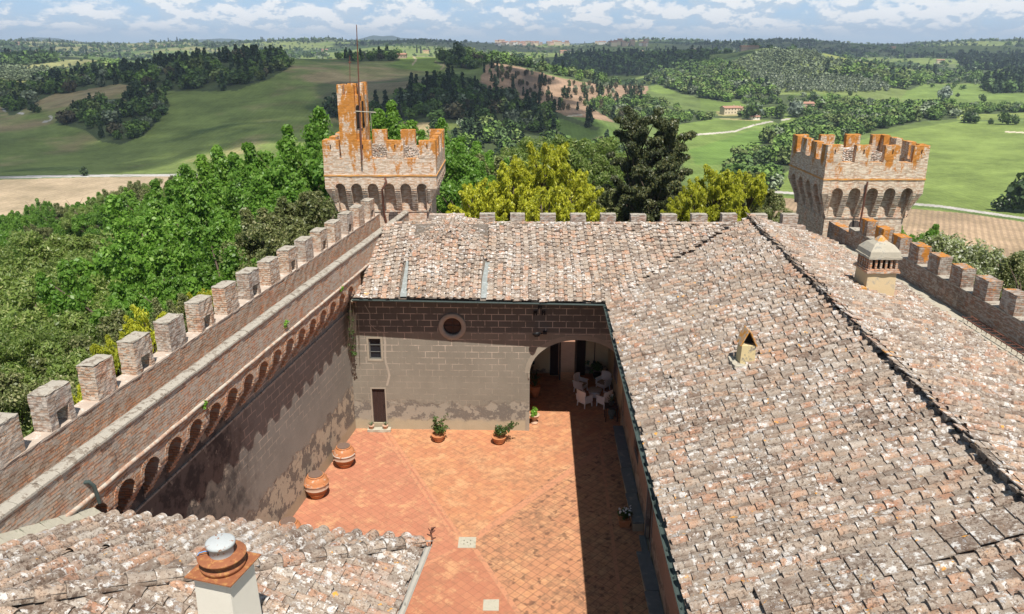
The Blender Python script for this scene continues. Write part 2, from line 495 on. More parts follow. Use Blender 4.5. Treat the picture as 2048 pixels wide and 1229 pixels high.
def mat_tiles():
    m, t = mat('old_roof_tiles')
    P = pos(t)
    at = t.n('ShaderNodeAttribute', None, dict(attribute_name='tint'))
    sp = t.n('ShaderNodeSeparateColor', None, None, Color=at.outputs[0])
    r, g, b = sp.outputs[0], sp.outputs[1], sp.outputs[2]
    off = t.vmath('ADD', P, t.n('ShaderNodeCombineXYZ', 0, None, X=t.math('MULTIPLY', r, 9.0), Y=t.math('MULTIPLY', g, 9.0), Z=0.0))
    ramp = t.n('ShaderNodeValToRGB', None, None, Fac=r)
    cr = ramp.color_ramp
    cr.interpolation = 'LINEAR'
    stops = [(0.0, (.15, .105, .08)), (.15, (.23, .17, .13)), (.32, (.31, .25, .20)), (.50, (.35, .28, .22)), (.66, (.40, .285, .205)), (.80, (.43, .26, .17)), (.92, (.36, .19, .12)), (1.0, (.44, .39, .33))]
    while len(cr.elements) < len(stops): cr.elements.new(.5)
    for e, (p_, c_) in zip(cr.elements, stops):
        e.position = p_; e.color = (*c_, 1)
    c = ramp.outputs[0]
    big = t.noise(P, .45, 3.0, .6)
    n1 = t.noise(off, 5.5, 5.0, .7)
    n2 = t.noise(off, 13.0, 4.0, .7)
    n3 = t.noise(t.vmath('ADD', off, (5, 3, 1)), 8.0, 3.0, .6)
    n5 = t.noise(t.vmath('ADD', off, (15, 3, 1)), 3.2, 3.0, .6)
    c = t.mix(t.sstep(n1, .42, .60, 0, .60), c, (.35, .305, .255))            # grey crust
    c = t.mix(t.sstep(t.math('ADD', n2, t.math('MULTIPLY', t.math('SUBTRACT', .5, big), .30)), .52, .62, 0, .85), c, (.095, .062, .045))   # black-brown lichen
    big2 = t.noise(t.vmath('ADD', P, (40, 0, 0)), .9, 4, .65)
    wofs = t.vmath('ADD', off, t.n('ShaderNodeVectorMath', 0, dict(operation='SCALE'), i0=t.noise(off, 13.0, 4, .75, out='Color'), i3=.30))
    for k_, (vs_, thr_, col_) in enumerate(((8.5, .44, (.64, .615, .58)), (4.6, .30, (.57, .55, .525)), (5.7, .24, (.33, .33, .335)), (15.0, .33, (.54, .51, .47)))):
        vr = t.n('ShaderNodeTexVoronoi', None, None, Vector=t.vmath('ADD', wofs, (k_ * 3.1, 0, 0)), Scale=vs_)
        rs_ = t.n('ShaderNodeSeparateColor', None, None, Color=vr.outputs['Color'])
        rad = t.math('MULTIPLY', t.math('ADD', t.math('SUBTRACT', rs_.outputs[0], .42), t.math('MULTIPLY', t.math('SUBTRACT', big2, .5), 1.3)), thr_ * 2.2)
        c = t.mix(t.sstep(t.math('SUBTRACT', rad, vr.outputs['Distance']), 0.0, .07, 0, .85), c, col_)
    c = t.mix(t.sstep(t.noise(off, 30.0, 4, .75), .53, .64, 0, .75), c, (.12, .08, .055))
    c = t.mix(t.sstep(t.noise(P, 1.1, 5, .7), .56, .70, 0, .55), c, (.15, .095, .065))
    om = t.sstep(t.math('ADD', t.noise(t.vmath('ADD', off, (1, 8, 1)), 6.5, 4.0, .7), t.math('MULTIPLY', b, .36)), .72, .78, 0, .9)
    c = t.mix(om, c, (.66, .30, .03))
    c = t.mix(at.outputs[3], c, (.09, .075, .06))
    return finish(m, t, c, .92, t.math('ADD', n1, t.math('MULTIPLY', n2, .6)), .55, .02)


M['tiles'] = mat_tiles()


def mat_floor():
    m, t = mat('terracotta_paving')
    P = pos(t)
    rot = t.n('ShaderNodeVectorRotate', 0, None, Vector=P, Center=(-1.6, 23.7, 0), Angle=math.radians(43))
    rot = t.vmath('ADD', rot, t.vmath('MULTIPLY', t.vmath('SUBTRACT', t.noise(P, 1.2, 2, out='Color'), (.5, .5, .5)), (.10, .10, 0)))
    br = t.n('ShaderNodeTexBrick', None, None, Vector=rot, Color1=(0, 0, 0), Color2=(1, 1, 1), Mortar=(.5, .5, .5), Scale=1.0,
             Mortar_Size=0.009, Mortar_Smooth=0.3, Bias=0.0, Brick_Width=.28, Row_Height=.28)
    br.offset = 0.0
    sx = t.n('ShaderNodeSeparateXYZ', None, None, Vector=P)
    n1 = t.noise(P, .55, 4, .6)
    n2 = t.noise(P, 3.5, 5, .7)
    n3 = t.noise(P, 16., 4, .7)
    vor = t.n('ShaderNodeTexVoronoi', 0, None, Vector=t.vmath('ADD', P, t.vmath('MULTIPLY', t.noise(P, 3.0, 3, out='Color'), (.5, .5, 0))), Scale=2.6)
    c = t.mix(br.outputs[0], (.41, .170, .088), (.48, .215, .112))
    tn = t.noise(t.vmath('MULTIPLY', t.vmath('FLOOR', t.vmath('MULTIPLY', rot, (3.5714, 3.5714, 0))), (.71, 1.37, 0)), 1.0, 0)
    c = t.mix(t.sstep(tn, .54, .68, 0, .45), c, (.58, .29, .13))
    c = t.mix(t.sstep(tn, .45, .32, 0, .4), c, (.37, .15, .085))
    c = t.mix(t.sstep(n1, .42, .62, 0, .35), c, (.52, .26, .13))
    # four panels of different tiles meet at the drain
    an = t.math('ARCTAN2', t.math('SUBTRACT', sx.outputs[1], 23.7), t.math('SUBTRACT', sx.outputs[0], -1.6))
    band_ = lambda lo, hi: t.math('MULTIPLY', t.math('GREATER_THAN', an, math.radians(lo)), t.math('LESS_THAN', an, math.radians(hi)))
    right = band_(-64.5, 54)
    top_ = band_(54, 117)
    bot = band_(-137, -64.5)
    red = t.math('SUBTRACT', 1.0, t.math('ADD', t.math('ADD', right, top_), bot))
    c = t.mix(t.math('MULTIPLY', red, .75), c, t.mix(tn, (.39, .150, .090), (.47, .20, .125)))
    c = t.mix(t.math('MULTIPLY', bot, .75), c, t.mix(tn, (.35, .135, .08), (.43, .175, .105)))
    c = t.mix(t.math('MULTIPLY', top_, t.sstep(n1, .35, .6, .10, .5)), c, (.53, .26, .13))
    c = t.mix(t.math('MULTIPLY', right, .35), c, (.43, .235, .13))
    blot = t.math('ADD', t.math('MULTIPLY', n2, .62), t.math('MULTIPLY', n1, .38))
    c = t.mix(t.math('MULTIPLY', t.sstep(blot, .46, .60, 0, .85), t.math('ADD', t.math('MULTIPLY_ADD', right, .6, .35), t.math('MULTIPLY', top_, .3))), c, (.21, .115, .07))
    c = t.mix(t.sstep(t.noise(P, 1.1, 6, .72), .50, .66, 0, .65), c, (.60, .33, .17))
    c = t.mix(t.sstep(t.noise(P, 6.5, 6, .75), .55, .68, 0, .6), c, (.27, .14, .085))
    spots = t.sstep(t.math('SUBTRACT', vor, t.math('MULTIPLY', n2, .30)), .12, .02, 0, .8)
    c = t.mix(t.math('MULTIPLY', spots, t.math('MULTIPLY_ADD', right, .8, .05)), c, (.12, .06, .04))
    c = t.mix(t.sstep(n3, .62, .74, 0, .35), c, (.66, .46, .32))
    mort = t.math('MULTIPLY', br.outputs[1], t.math('MULTIPLY_ADD', right, .6, .40))
    c = t.mix(mort, c, (.15, .085, .055))
    rr = t.math('MULTIPLY_ADD', n2, .2, .68)
    return finish(m, t, c, rr, t.math('MULTIPLY', br.outputs[1], -1.0), .5, .01)


M['floor'] = mat_floor()
M['band'] = simple('paving_band', (.49, .225, .125), .85, .2, 5, .2, (.34, .17, .10), (.48, .58))
M['path'] = simple('brick_path', (.30, .165, .11), .9, .3, 3, .4)

# ------------------------------------------------------------------ castle: courtyard floor and curtain walls
rng = random.Random(7)
mb = MB()
mb.add([(-12, 5, 0), (8, 5, 0), (8, 39, 0), (-12, 39, 0)], [(0, 1, 2, 3)])
tag(mb.build('courtyard_floor', M['floor']), kind='structure')
mb = MB()
def band(a, b, wd=.17):
    a = Vector((*a, .004)); b = Vector((*b, .004)); d = (b - a).normalized(); n = Vector((-d.y, d.x, 0)) * wd / 2
    mb.add([a - n, b - n, b + n, a + n], [(0, 1, 2, 3)])
for o_ in (-.12, .12):
    band((-5.9 + o_, 32.2), (-2.05 + o_, 24.15), .13)
    band((-1.25, 24.1 + o_), (3.8, 30.3 + o_), .15)
band((-1.3, 23.3), (1.6, 17.0), .16)
band((-2.0, 23.3), (-7.5, 18.5), .16)
band((4.02, 32.0), (3.1, 12.0), .12)
tag(mb.build('paving_bands', M['band']), kind='structure')
mb = MB()
mb.box(-1.93, -1.30, 23.38, 24.02, .0, .012, jit=.004)
for q in ((-.12, .1), (.12, .1), (-.12, -.1), (.12, -.1), (0, 0)):
    mb.box(-1.61 + q[0] - .018, -1.61 + q[0] + .018, 23.7 + q[1] - .018, 23.7 + q[1] + .018, .01, .016, 1)
mb.tube([(-1.61 + .25 * math.cos(a), 23.7 + .19 * math.sin(a), .014) for a in [i * math.pi / 10 for i in range(21)]], .006, 5)
tag(mb.build('drain_cover', [M['pale_stone'], M['dark_in']]), 'square pale stone drain cover with holes where paving bands cross', 'drain cover')
mb = MB()
mb.box(-.92, -.42, 20.15, 20.67, .0, .012, jit=.004)
tag(mb.build('manhole_cover', M['pale_stone']), 'small square grey stone cover in the nearest part of the paving', 'manhole cover')

D = Vector((.1452, .9894, 0)); N = Vector((.9894, -.1452, 0)); C1 = Vector((-7.28, 32.4, 0))
LW = Matrix(((D.x, N.x, 0, C1.x), (D.y, N.y, 0, C1.y), (0, 0, 1, 0), (0, 0, 0, 1)))   # local x along wall, y inward


def arcade(new, u0, u1, n, w, z_ledge, z_spring, z_top, depth, y0=0.0, seg=10, end_rib=None):
    """corbelled round arches on a face, one mesh per arch: local x along, local y outward from y0"""
    P = (u1 - u0) / n
    r = w / 2
    y1 = y0 + depth
    ns = max(4, int((z_spring - z_ledge) / .10))
    for i in range(n):
        mb, done = new()
        cx = u0 + P * (i + .5)
        L, R = u0 + P * i, u0 + P * (i + 1)
        arc = [(cx + r * math.cos(math.pi - math.pi * k / seg), z_spring + r * math.sin(math.pi * k / seg)) for k in range(seg + 1)]
        top = [(L if k == 0 else R if k == seg else cx - r + 2 * r * k / seg, z_top) for k in range(seg + 1)]
        vs = [(a, y1, b) for a, b in arc] + [(a, y1, b) for a, b in top]
        m = seg + 1
        mb.add(vs, [(k, k + 1, m + k + 1, m + k) for k in range(seg)])
        mb.add([(L, y1, z_spring), (cx - r, y1, z_spring), (L, y1, z_top)], [(0, 1, 2)])
        mb.add([(cx + r, y1, z_spring), (R, y1, z_spring), (R, y1, z_top)], [(0, 1, 2)])
        for k in range(seg):      # ring of radial bricks, slightly proud
            a0, a1 = [math.pi - math.pi * (k + e) / seg for e in (.06, .94)]
            ro = r + .13
            q = [(cx + rr * math.cos(a), z_spring + rr * math.sin(a)) for a, rr in ((a0, r), (a1, r), (a1, ro), (a0, ro))]
            if max(b_ for _, b_ in q) < z_top - .02:
                mb.loft([(x, y1 - .01, z) for x, z in q], [(x, y1 + .012, z) for x, z in q])
        mb.add([(a, y1, b) for a, b in arc] + [(a, y0, b) for a, b in arc], [(k, m + k, m + k + 1, k + 1) for k in range(seg)], smooth=True)
        ribs = [(L + .001, cx - r), (cx + r, R - .001)]
        for a, b in ribs:
            for k in range(ns):
                za = z_ledge + (z_spring - z_ledge) * k / ns; zb = z_ledge + (z_spring - z_ledge) * (k + 1) / ns
                mb.box(a, b, y0 - .02, y0 + depth * (k + .9) / ns - (.004 if k == ns - 1 else 0), za, zb)
            mb.box(a, b, y0 - .02, y1 - .004, z_spring, z_spring + r * .2)
        done(mb)


wall = empty('curtain_wall', tuple(C1), label='long brick curtain wall on the left with battlements, coping and corbel arches above grey plaster', cat='castle wall')
wall_inv = Matrix.Translation(-C1)
def wbuild(mb_, name, mats, parent=wall):
    o = mb_.build(name, mats, parent)
    return o
LWl = wall_inv @ LW
mb = MB(); mb.xf = LWl
NS = 60
U0, U1 = -26.0, .02
# plaster face
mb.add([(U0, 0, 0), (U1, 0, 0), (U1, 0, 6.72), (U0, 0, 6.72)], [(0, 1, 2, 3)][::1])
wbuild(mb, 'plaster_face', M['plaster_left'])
mb = MB(); mb.xf = LWl
mb.box(U0, U1, -.3, .045, 5.76, 5.82)
mb.box(U0, U1, -.88, -.021, 5.82, 6.98)
wbuild(mb, 'ledge', M['stone_cap'])
def new_wall():
    m_ = MB(); m_.xf = LWl
    return m_, (lambda q: wbuild(q, 'corbel_arch', M['brick_red']))
arcade(new_wall, -16.05, -.51, 15, .70, 6.02, 6.95, 7.54, .60)
arcade(new_wall, -25.4, -16.05, 9, .70, 6.02, 6.95, 7.54, .60)
mb = MB(); mb.xf = LWl
mb.box(U0, U1, -.02, .003, 6.72, 7.53)
mb.box(-.508, .3, -.01, .60, 6.4, 7.54)
wbuild(mb, 'arch_backing', M['brick_red'])
mb = MB(); mb.xf = LWl
mb.tube([(u, .61, 7.585 + rng.uniform(-.012, .012)) for u in np.linspace(U0, 2.2, 50)], .055, 8)
wbuild(mb, 'string_moulding', M['string'])
mb = MB(); mb.xf = LWl
mb.rough_box(U0, 8.3, .30, .60, 7.545, 8.58, .3, .008)
mb.box(U0, 8.3, .18, .32, 7.0, 8.5)
mb.box(U0, 8.3, -.885, .185, 7.0, 7.25)
wbuild(mb, 'inner_parapet', M['brick'])
mb = MB(); mb.xf = LWl
u = U0
while u < 8.2:
    L_ = rng.uniform(.35, .75)
    e = min(u + L_, 8.25)
    h = rng.uniform(-.012, .014); dy = rng.uniform(-.012, .012)
    mb.loft([(u + .006, .29 + dy, 8.56), (u + .006, .64 + dy, 8.56), (u + .006, .63 + dy, 8.61), (u + .006, .53 + dy, 8.655 + h), (u + .006, .40 + dy, 8.655 + h), (u + .006, .30 + dy, 8.61)],
            [(e - .006, .29 + dy, 8.56), (e - .006, .64 + dy, 8.56), (e - .006, .63 + dy, 8.61), (e - .006, .53 + dy, 8.655 + h), (e - .006, .40 + dy, 8.655 + h), (e - .006, .30 + dy, 8.61)])
    u = e
wbuild(mb, 'coping', M['stone_cap'])
# outer wall with merlons
mb = MB(); mb.xf = LWl
mb.rough_box(U0, 8.0, -1.36, -.9, 6.9, 8.46, .28, .012)
mb.box(U0, 8.0, -1.34, -.92, -3.0, 6.9)
wbuild(mb, 'outer_parapet', M['brick'])
mb = MB(); mb.xf = LWl
mb.rough_box(U0, 8.0, -1.37, -.89, 8.46, 8.51, .2, .008)
wbuild(mb, 'parapet_sill', M['sill'])
first = -16.30
for k in range(-6, 16):
    c = first + 1.652 * k
    if c > 7.6: break
    hole = (k % 2 == 0)
    mb = MB(); mb.xf = LWl @ Matrix.Rotation(0, 4, 'Z')
    a, b = c - .40 + rng.uniform(-.02, .02), c + .40 + rng.uniform(-.02, .02)
    zt = 9.45 + rng.uniform(-.02, .03)
    y0, y1 = -1.36, -.9
    if hole:
        w0, w1 = c - .17, c + .24
        mb.rough_box(a, b, y0, y1, 8.92, zt - .05, .13, .011, rng=rng)
        mb.rough_box(a, w0, y0, y1, 8.50, 8.92, .13, .011, rng=rng)
        mb.rough_box(w1, b, y0, y1, 8.50, 8.92, .13, .011, rng=rng)
    else:
        mb.rough_box(a, b, y0, y1, 8.50, zt - .05, .13, .011, rng=rng)
    mb.rough_box(a - .012, b + .012, y0 - .012, y1 + .012, zt - .05, zt, .13, .010, mi=1, rng=rng, bev=.02)
    wbuild(mb, 'merlon', [M['brick_pale'] if k % 3 else M['brick_grey'], M['stone_cap']])
mb = MB(); mb.xf = LWl
mb.tube([(-17.85, .50, 8.0), (-17.75, .66, 7.98), (-17.7, .72, 7.85), (-17.65, .74, 7.4)], .045, 10)
wbuild(mb, 'drain_pipe', M['metal_dark'])

# ------------------------------------------------------------------ roof tiles
def roof_tiles(mb, a, b, c, d, keep=lambda p: True, cw=.38, cl=.36, lift=.0, orange=0.0, rng=None, cover_r=.085, seg=7, dim=0.0):
    """a,b eave ends (left to right seen from below), c above b, d above a"""
    rng = rng or random.Random(3)
    a, b, c, d = [Vector(q) for q in (a, b, c, d)]
    P = lambda u, v: a * (1 - u) * (1 - v) + b * u * (1 - v) + c * u * v + d * (1 - u) * v
    nu = max(1, int(round(max((b - a).length, (c - d).length) / cw)))
    nv = max(1, int(round(((d - a).length + (c - b).length) / 2 / cl)))
    ph = [rng.uniform(0, 6.28) for _ in range(6)]
    wob = lambda i, j: .035 * math.sin(i * .23 + ph[0] + j * .11) + .03 * math.sin(j * .31 + ph[1] - i * .07) + .02 * math.sin(i * .51 + j * .43 + ph[2])
    colph = [rng.uniform(-.5, .5) for _ in range(nu + 2)]
    for i in range(nu + 1):
        for kind in (0, 1):
            if kind == 0 and i >= nu: continue
            ph_ = rng.random()
            for j in range(-1, nv + 1):
                u = i / nu; v = (j + .5 + ph_) / nv
                if v > 1 - .3 / nv: continue
                if v < .5 / nv:                      # eave course lines up with the gutter
                    if v < -.25 / nv: continue
                    v = (.48 + .05 * rng.random()) / nv
                p = P(min(1, u), v)
                U = (P(min(1, u + .01), v) - P(max(0, u - .01), v)).normalized()
                V = (P(u, min(1, v + .01)) - P(u, max(0, v - .01))).normalized()
                Nn = U.cross(V).normalized()
                U = V.cross(Nn).normalized()
                if Nn.z < 0: Nn = -Nn
                p = p + Nn * (lift + wob(i, j) * .6) + U * wob(j, i) * .9
                w_ = (P(min(1, u + 1.0 / nu), v) - P(u, v)).length or (P(u, v) - P(u - 1.0 / nu, v)).length
                L_ = (P(u, min(1, v + .5 / nv)) - P(u, max(0, v - .5 / nv))).length
                orr = orange * (1.0 if v < .10 else .35)
                pc = p + U * (w_ / 2) if kind == 0 else p
                if not keep(pc): continue
                if rng.random() < .006 and kind == 1: continue
                yaw = rng.gauss(0, .022)
                slip = rng.gauss(0, .008) + (rng.uniform(-.08, .0) if rng.random() < .04 else 0)
                u2 = U * math.cos(yaw) + V * math.sin(yaw); v2 = V * math.cos(yaw) - U * math.sin(yaw)
                o = pc + V * slip + U * rng.gauss(0, .008) + Nn * rng.uniform(-.006, .010)
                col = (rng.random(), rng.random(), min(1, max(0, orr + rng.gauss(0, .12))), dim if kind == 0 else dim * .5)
                l2 = L_ * .56
                if kind == 0:
                    hw = w_ * .47; hw2 = w_ * .41
                    lo, hi, th = .030, .002, .02
                    tlt = rng.gauss(0, .006)
                    q = [o - v2 * l2 - u2 * hw + Nn * (lo + tlt), o - v2 * l2 + u2 * hw + Nn * (lo - tlt), o + v2 * l2 + u2 * hw2 + Nn * hi, o + v2 * l2 - u2 * hw2 + Nn * hi]
                    q += [o - v2 * l2 - u2 * hw + Nn * (lo - th), o - v2 * l2 + u2 * hw + Nn * (lo - th)]
                    mb.add(q, [(0, 1, 2, 3), (4, 5, 1, 0)], 0, col)
                else:
                    r0, r1 = cover_r * rng.uniform(.94, 1.10), cover_r * .78
                    h0, h1 = .042, .006
                    vs = []
                    for (r, h, s) in ((r0, h0, -1), (r1, h1, 1)):
                        for k in range(seg + 1):
                            t = math.pi * k / seg
                            vs.append(o + v2 * (l2 * s) + u2 * (-r * math.cos(t)) + Nn * (h + r * .95 * math.sin(t) - .012))
                    m = seg + 1
                    mb.add(vs, [(k, k + 1, m + k + 1, m + k) for k in range(seg)], 0, col, True)
                    mb.add(vs[:m], [tuple(range(m - 1, -1, -1))], 0, (col[0] * .5, col[1], 0, .5))


def ridge_tiles(mb, a, b, r=.12, ln=.42, rng=None, lift=.05, seg=7, orange=.2):
    rng = rng or random.Random(5)
    a = Vector(a); b = Vector(b)
    n = max(1, int((b - a).length / (ln * .86)))
    T = (b - a).normalized()
    S = T.cross(Vector((0, 0, 1))).normalized(); Z = S.cross(T).normalized()
    for i in range(n):
        c0 = a + (b - a) * (i / n) + Z * (lift + rng.uniform(-.008, .008)); c1 = c0 + T * ln * 1.02
        s = S * rng.uniform(-.015, .015)
        vs = []
        for (c, rr, hh) in ((c0, r * .88, 0), (c1, r * 1.05, .022)):
            for k in range(seg + 1):
                t = math.pi * (-.08 + 1.16 * k / seg)
                vs.append(c + s + S * (-rr * math.cos(t)) + Z * (rr * .75 * math.sin(t) + hh))
        m = seg + 1
        col = (rng.random(), rng.random(), orange * rng.random() * 2, 0)
        mb.add(vs, [(k, m + k, m + k + 1, k + 1) for k in range(seg)], 0, col, True)
        mb.add(vs[m:], [tuple(range(m))], 0, (.1, .5, 0, .6))
        mb.add(vs[:m], [tuple(range(m - 1, -1, -1))], 0, (.1, .5, 0, .6))


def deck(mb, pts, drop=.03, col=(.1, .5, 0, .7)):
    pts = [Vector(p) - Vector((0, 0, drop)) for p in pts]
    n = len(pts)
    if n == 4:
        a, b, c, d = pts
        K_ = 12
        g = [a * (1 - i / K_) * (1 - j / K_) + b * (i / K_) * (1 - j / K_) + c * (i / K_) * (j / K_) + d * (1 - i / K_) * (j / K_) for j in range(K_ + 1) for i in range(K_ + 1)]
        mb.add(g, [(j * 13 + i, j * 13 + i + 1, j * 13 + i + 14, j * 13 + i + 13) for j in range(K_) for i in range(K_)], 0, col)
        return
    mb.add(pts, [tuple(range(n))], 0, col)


def side(p, a, b):
    return (b[0] - a[0]) * (p[1] - a[1]) - (b[1] - a[1]) * (p[0] - a[0])


# ------------------------------------------------------------------ back wing
BW = empty('back_wing', (0, 32.3, 0), label='low wing across the far side of the courtyard with round window and wide archway', cat='building')
def bb(mb_, name, mats, parent=None):
    mb_.v = [Vector(p) - Vector((0, 32.3, 0)) for p in mb_.v]
    return mb_.build(name, mats, parent or BW)
PA, PB = Vector((-7.30, 32.45, 0)), Vector((5.10, 32.12, 0))
dU = (PB - PA).normalized(); dN = Vector((dU.y, -dU.x, 0))
U = lambda x: (x - PA.x) / dU.x
WL = (PB - PA).length
arch = [(U(.80), 0), (U(.80), 2.72), (U(.74), 2.72), (U(.74), 2.9)] + [(U(2.95 + 2.15 * math.cos(math.pi - math.pi * k / 26)), 2.9 + 1.63 * math.sin(math.pi * k / 26)) for k in range(27)] + [(U(5.05), 0)]
arch = arch[:]
outer = [(0, 0)] + arch + [(WL, 0), (WL, 6.62), (0, 6.62)]
circ = lambda x, z, r, n=28: [(U(x) + r * math.cos(2 * math.pi * k / n), z + r * math.sin(2 * math.pi * k / n)) for k in range(n)]
win = [(U(-6.44), 3.50), (U(-5.90), 3.50), (U(-5.90), 4.50), (U(-6.44), 4.50)]
door = [(U(-6.43), .30), (U(-5.84), .30), (U(-5.84), 2.04), (U(-6.43), 2.04)]
mb = MB()
wall_panel(mb, outer, [win, door, circ(-2.65, 5.12, .40)], PA, dU, dN, .55, 0)
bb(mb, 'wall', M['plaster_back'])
def wallbox(mb_, u0, u1, z0, z1, d0, d1, mi=0, jit=0):
    q = []
    for z in (z0, z1):
        for d in (d0, d1):
            for u_ in (u0, u1):
                q.append(PA + dU * u_ + dN * d + Vector((0, 0, z)))
    mb_.add(q, [(0, 2, 3, 1), (4, 5, 7, 6), (0, 1, 5, 4), (2, 6, 7, 3), (0, 4, 6, 2), (1, 3, 7, 5)], mi)
# oculus surround, frame, glass
mb = MB()
n = 36
ring = lambda r, d: [PA + dU * (U(-2.65) + r * math.cos(2 * math.pi * k / n)) + dN * d + Vector((0, 0, 5.12 + r * math.sin(2 * math.pi * k / n))) for k in range(n)]
prof = [(.62, .0), (.62, .05), (.60, .07), (.44, .06), (.40, .02), (.40, -.12)]
rs = [ring(r, d) for r, d in prof]
vs = [p for r in rs for p in r]
mb.add(vs, [(i * n + k, i * n + (k + 1) % n, (i + 1) * n + (k + 1) % n, (i + 1) * n + k) for i in range(len(prof) - 1) for k in range(n)], smooth=True)
oc = bb(mb, 'round_window', simple('oculus_stone', (.36, .31, .25), .9, .2, 5, .4))
mb = MB()
mb.add(ring(.41, -.13), [tuple(range(n))])
bb(mb, 'glass', simple('oculus_glass', (.055, .028, .022), .25, .3, 3, .05), oc)
mb = MB()
wallbox(mb, U(-2.65) - .018, U(-2.65) + .018, 4.72, 5.52, -.13, -.10)
wallbox(mb, U(-2.65) - .40, U(-2.65) + .40, 5.103, 5.137, -.13, -.098)
rs = [ring(.405, -.125), ring(.405, -.09), ring(.37, -.09), ring(.37, -.125)]
vs = [p for r in rs for p in r]
mb.add(vs, [(i * n + k, i * n + (k + 1) % n, (i + 1) * n + (k + 1) % n, (i + 1) * n + k) for i in range(3) for k in range(n)])
bb(mb, 'glazing_bars', M['wood_dark'], oc)
# square window
mb = MB()
wallbox(mb, win[0][0], win[1][0], 3.5, 4.5, -.16, -.13)
wf = bb(mb, 'window', M['glass'])
mb = MB()
a_, b_ = win[0][0], win[1][0]
for q in ((a_, a_ + .045, 3.5, 4.5), (b_ - .045, b_, 3.5, 4.5), (a_ + .045, b_ - .045, 3.5, 3.545), (a_ + .045, b_ - .045, 4.455, 4.5), (a_ + .045, b_ - .045, 3.82, 3.84), (a_ + .045, b_ - .045, 4.15, 4.17)):
    wallbox(mb, *q, -.13, -.09)
bb(mb, 'frame', simple('window_frame_grey', (.12, .12, .11), .7, .2), wf)
mb = MB()
for q in ((a_ - .09, a_ - .002, 3.42, 4.58), (b_ + .002, b_ + .09, 3.42, 4.58), (a_ - .002, b_ + .002, 4.502, 4.58), (a_ - .002, b_ + .002, 3.40, 3.498)):
    wallbox(mb, *q, -.02, .012)
bb(mb, 'surround', simple('pale_window_surround', (.33, .285, .22), .9, .2, 5), wf)
# plank door
mb = MB()
a_, b_ = door[0][0], door[1][0]
npl = 5
for k in range(npl):
    wallbox(mb, a_ + (b_ - a_) * k / npl + .004, a_ + (b_ - a_) * (k + 1) / npl - .004, .31, 2.03, -.12, -.085 + .004 * (k % 2))
dr = bb(mb, 'door', M['wood_dark'])
mb = MB()
wallbox(mb, b_ - .09, b_ - .06, 1.1, 1.2, -.08, -.05)
bb(mb, 'handle', M['black'], dr)
mb = MB()
for q in ((a_ - .06, a_ - .002, .3, 2.1), (b_ + .002, b_ + .06, .3, 2.1), (a_ - .002, b_ + .002, 2.042, 2.1)):
    wallbox(mb, *q, -.02, .014)
bb(mb, 'surround', simple('pale_door_surround', (.34, .29, .23), .9, .2, 5), dr)
# worn repair strip from window to door, archivolt ring
mb = MB()
pr, po = [], []
for k in range(25):
    t = math.pi - math.pi * k / 26
    pr.append((U(2.95 + 2.15 * math.cos(t)), 2.9 + 1.63 * math.sin(t)))
    po.append((U(2.95 + 2.37 * math.cos(t)), 2.9 + 1.86 * math.sin(t)))
for k in range(24):
    if k % 2 and k > 3 or 1:
        q = [pr[k], pr[k + 1], po[k + 1], po[k]]
        mb.add([PA + dU * x + dN * .004 + Vector((0, 0, z)) for x, z in q], [(3, 2, 1, 0)])
asm = simple('arch_surround_stone', (.30, .26, .205), .9, .25, 4, .4)
bb(mb, 'arch_surround', asm)
mb = MB(); wallbox(mb, U(.73), U(.86) - .07, 2.66, 2.96, 0, .05)
bb(mb, 'impost', asm)
mb = MB(); wallbox(mb, U(.62), U(.798), .0, .95, 0, .012)
bb(mb, 'corner_plaster', simple('arch_surround_stone', (.30, .26, .205), .9, .25, 4, .4))
mb = MB()
pts = [(-5.72, 4.75), (-5.69, 4.3), (-5.73, 3.6), (-5.70, 3.3), (-5.62, 3.0), (-5.58, 2.7), (-5.66, 2.4), (-5.72, 2.2)]
for (x0, z0), (x1, z1) in zip(pts, pts[1:]):
    mb.add([PA + dU * U(x) + dN * .003 + Vector((0, 0, z)) for x, z in ((x0 - .05, z0), (x0 + .045, z0), (x1 + .05, z1), (x1 - .05, z1))], [(0, 3, 2, 1)])
pts = [(-6.5, 6.1), (-6.3, 5.7), (-6.33, 5.2), (-6.1, 4.95), (-5.72, 4.75)]
for (x0, z0), (x1, z1) in zip(pts, pts[1:]):
    mb.add([PA + dU * U(x) + dN * .003 + Vector((0, 0, z)) for x, z in ((x0 - .02, z0), (x0 + .02, z0), (x1 + .02, z1), (x1 - .02, z1))], [(0, 3, 2, 1)])
bb(mb, 'wall_patch', simple('filled_crack_mortar', (.36, .31, .25), .9, .2, 5))

# passage behind the arch
mb = MB()
mb.box(-7.2, .55, 32.95, 38.9, .02, 5.2)          # solid rooms left of passage
mb.box(.55, 2.5, 38.8, 39.3, .02, 5.2)
mb.box(3.45, 6.4, 38.8, 39.3, .02, 5.2)
mb.box(2.5, 3.45, 38.8, 39.3, 2.75, 5.2)
mb.box(5.2, 5.6, 32.75, 38.8, .02, 5.2)
bb(mb, 'passage_walls', M['cream_in'] if 'cream_in' in M else M['plaster_cream'])
mb = MB()
mb.box(.55, 5.2, 32.7, 38.8, 4.85, 4.95)
bb(mb, 'passage_ceiling', M['trap'])
mb = MB()
mb.box(2.06, 2.5, 38.62, 38.80, 0, 3.1); mb.box(3.45, 3.95, 38.62, 38.80, 0, 3.1); mb.box(2.5, 3.45, 38.62, 38.80, 2.7, 3.1)
gf = bb(mb, 'gate_frame', M['wood_dark'])
mb = MB()
mb.box(2.52, 2.58, 37.9, 38.62, .02, 2.6); mb.box(3.37, 3.43, 37.9, 38.62, .02, 2.6)
bb(mb, 'gate_leaf', M['wood_grey'])
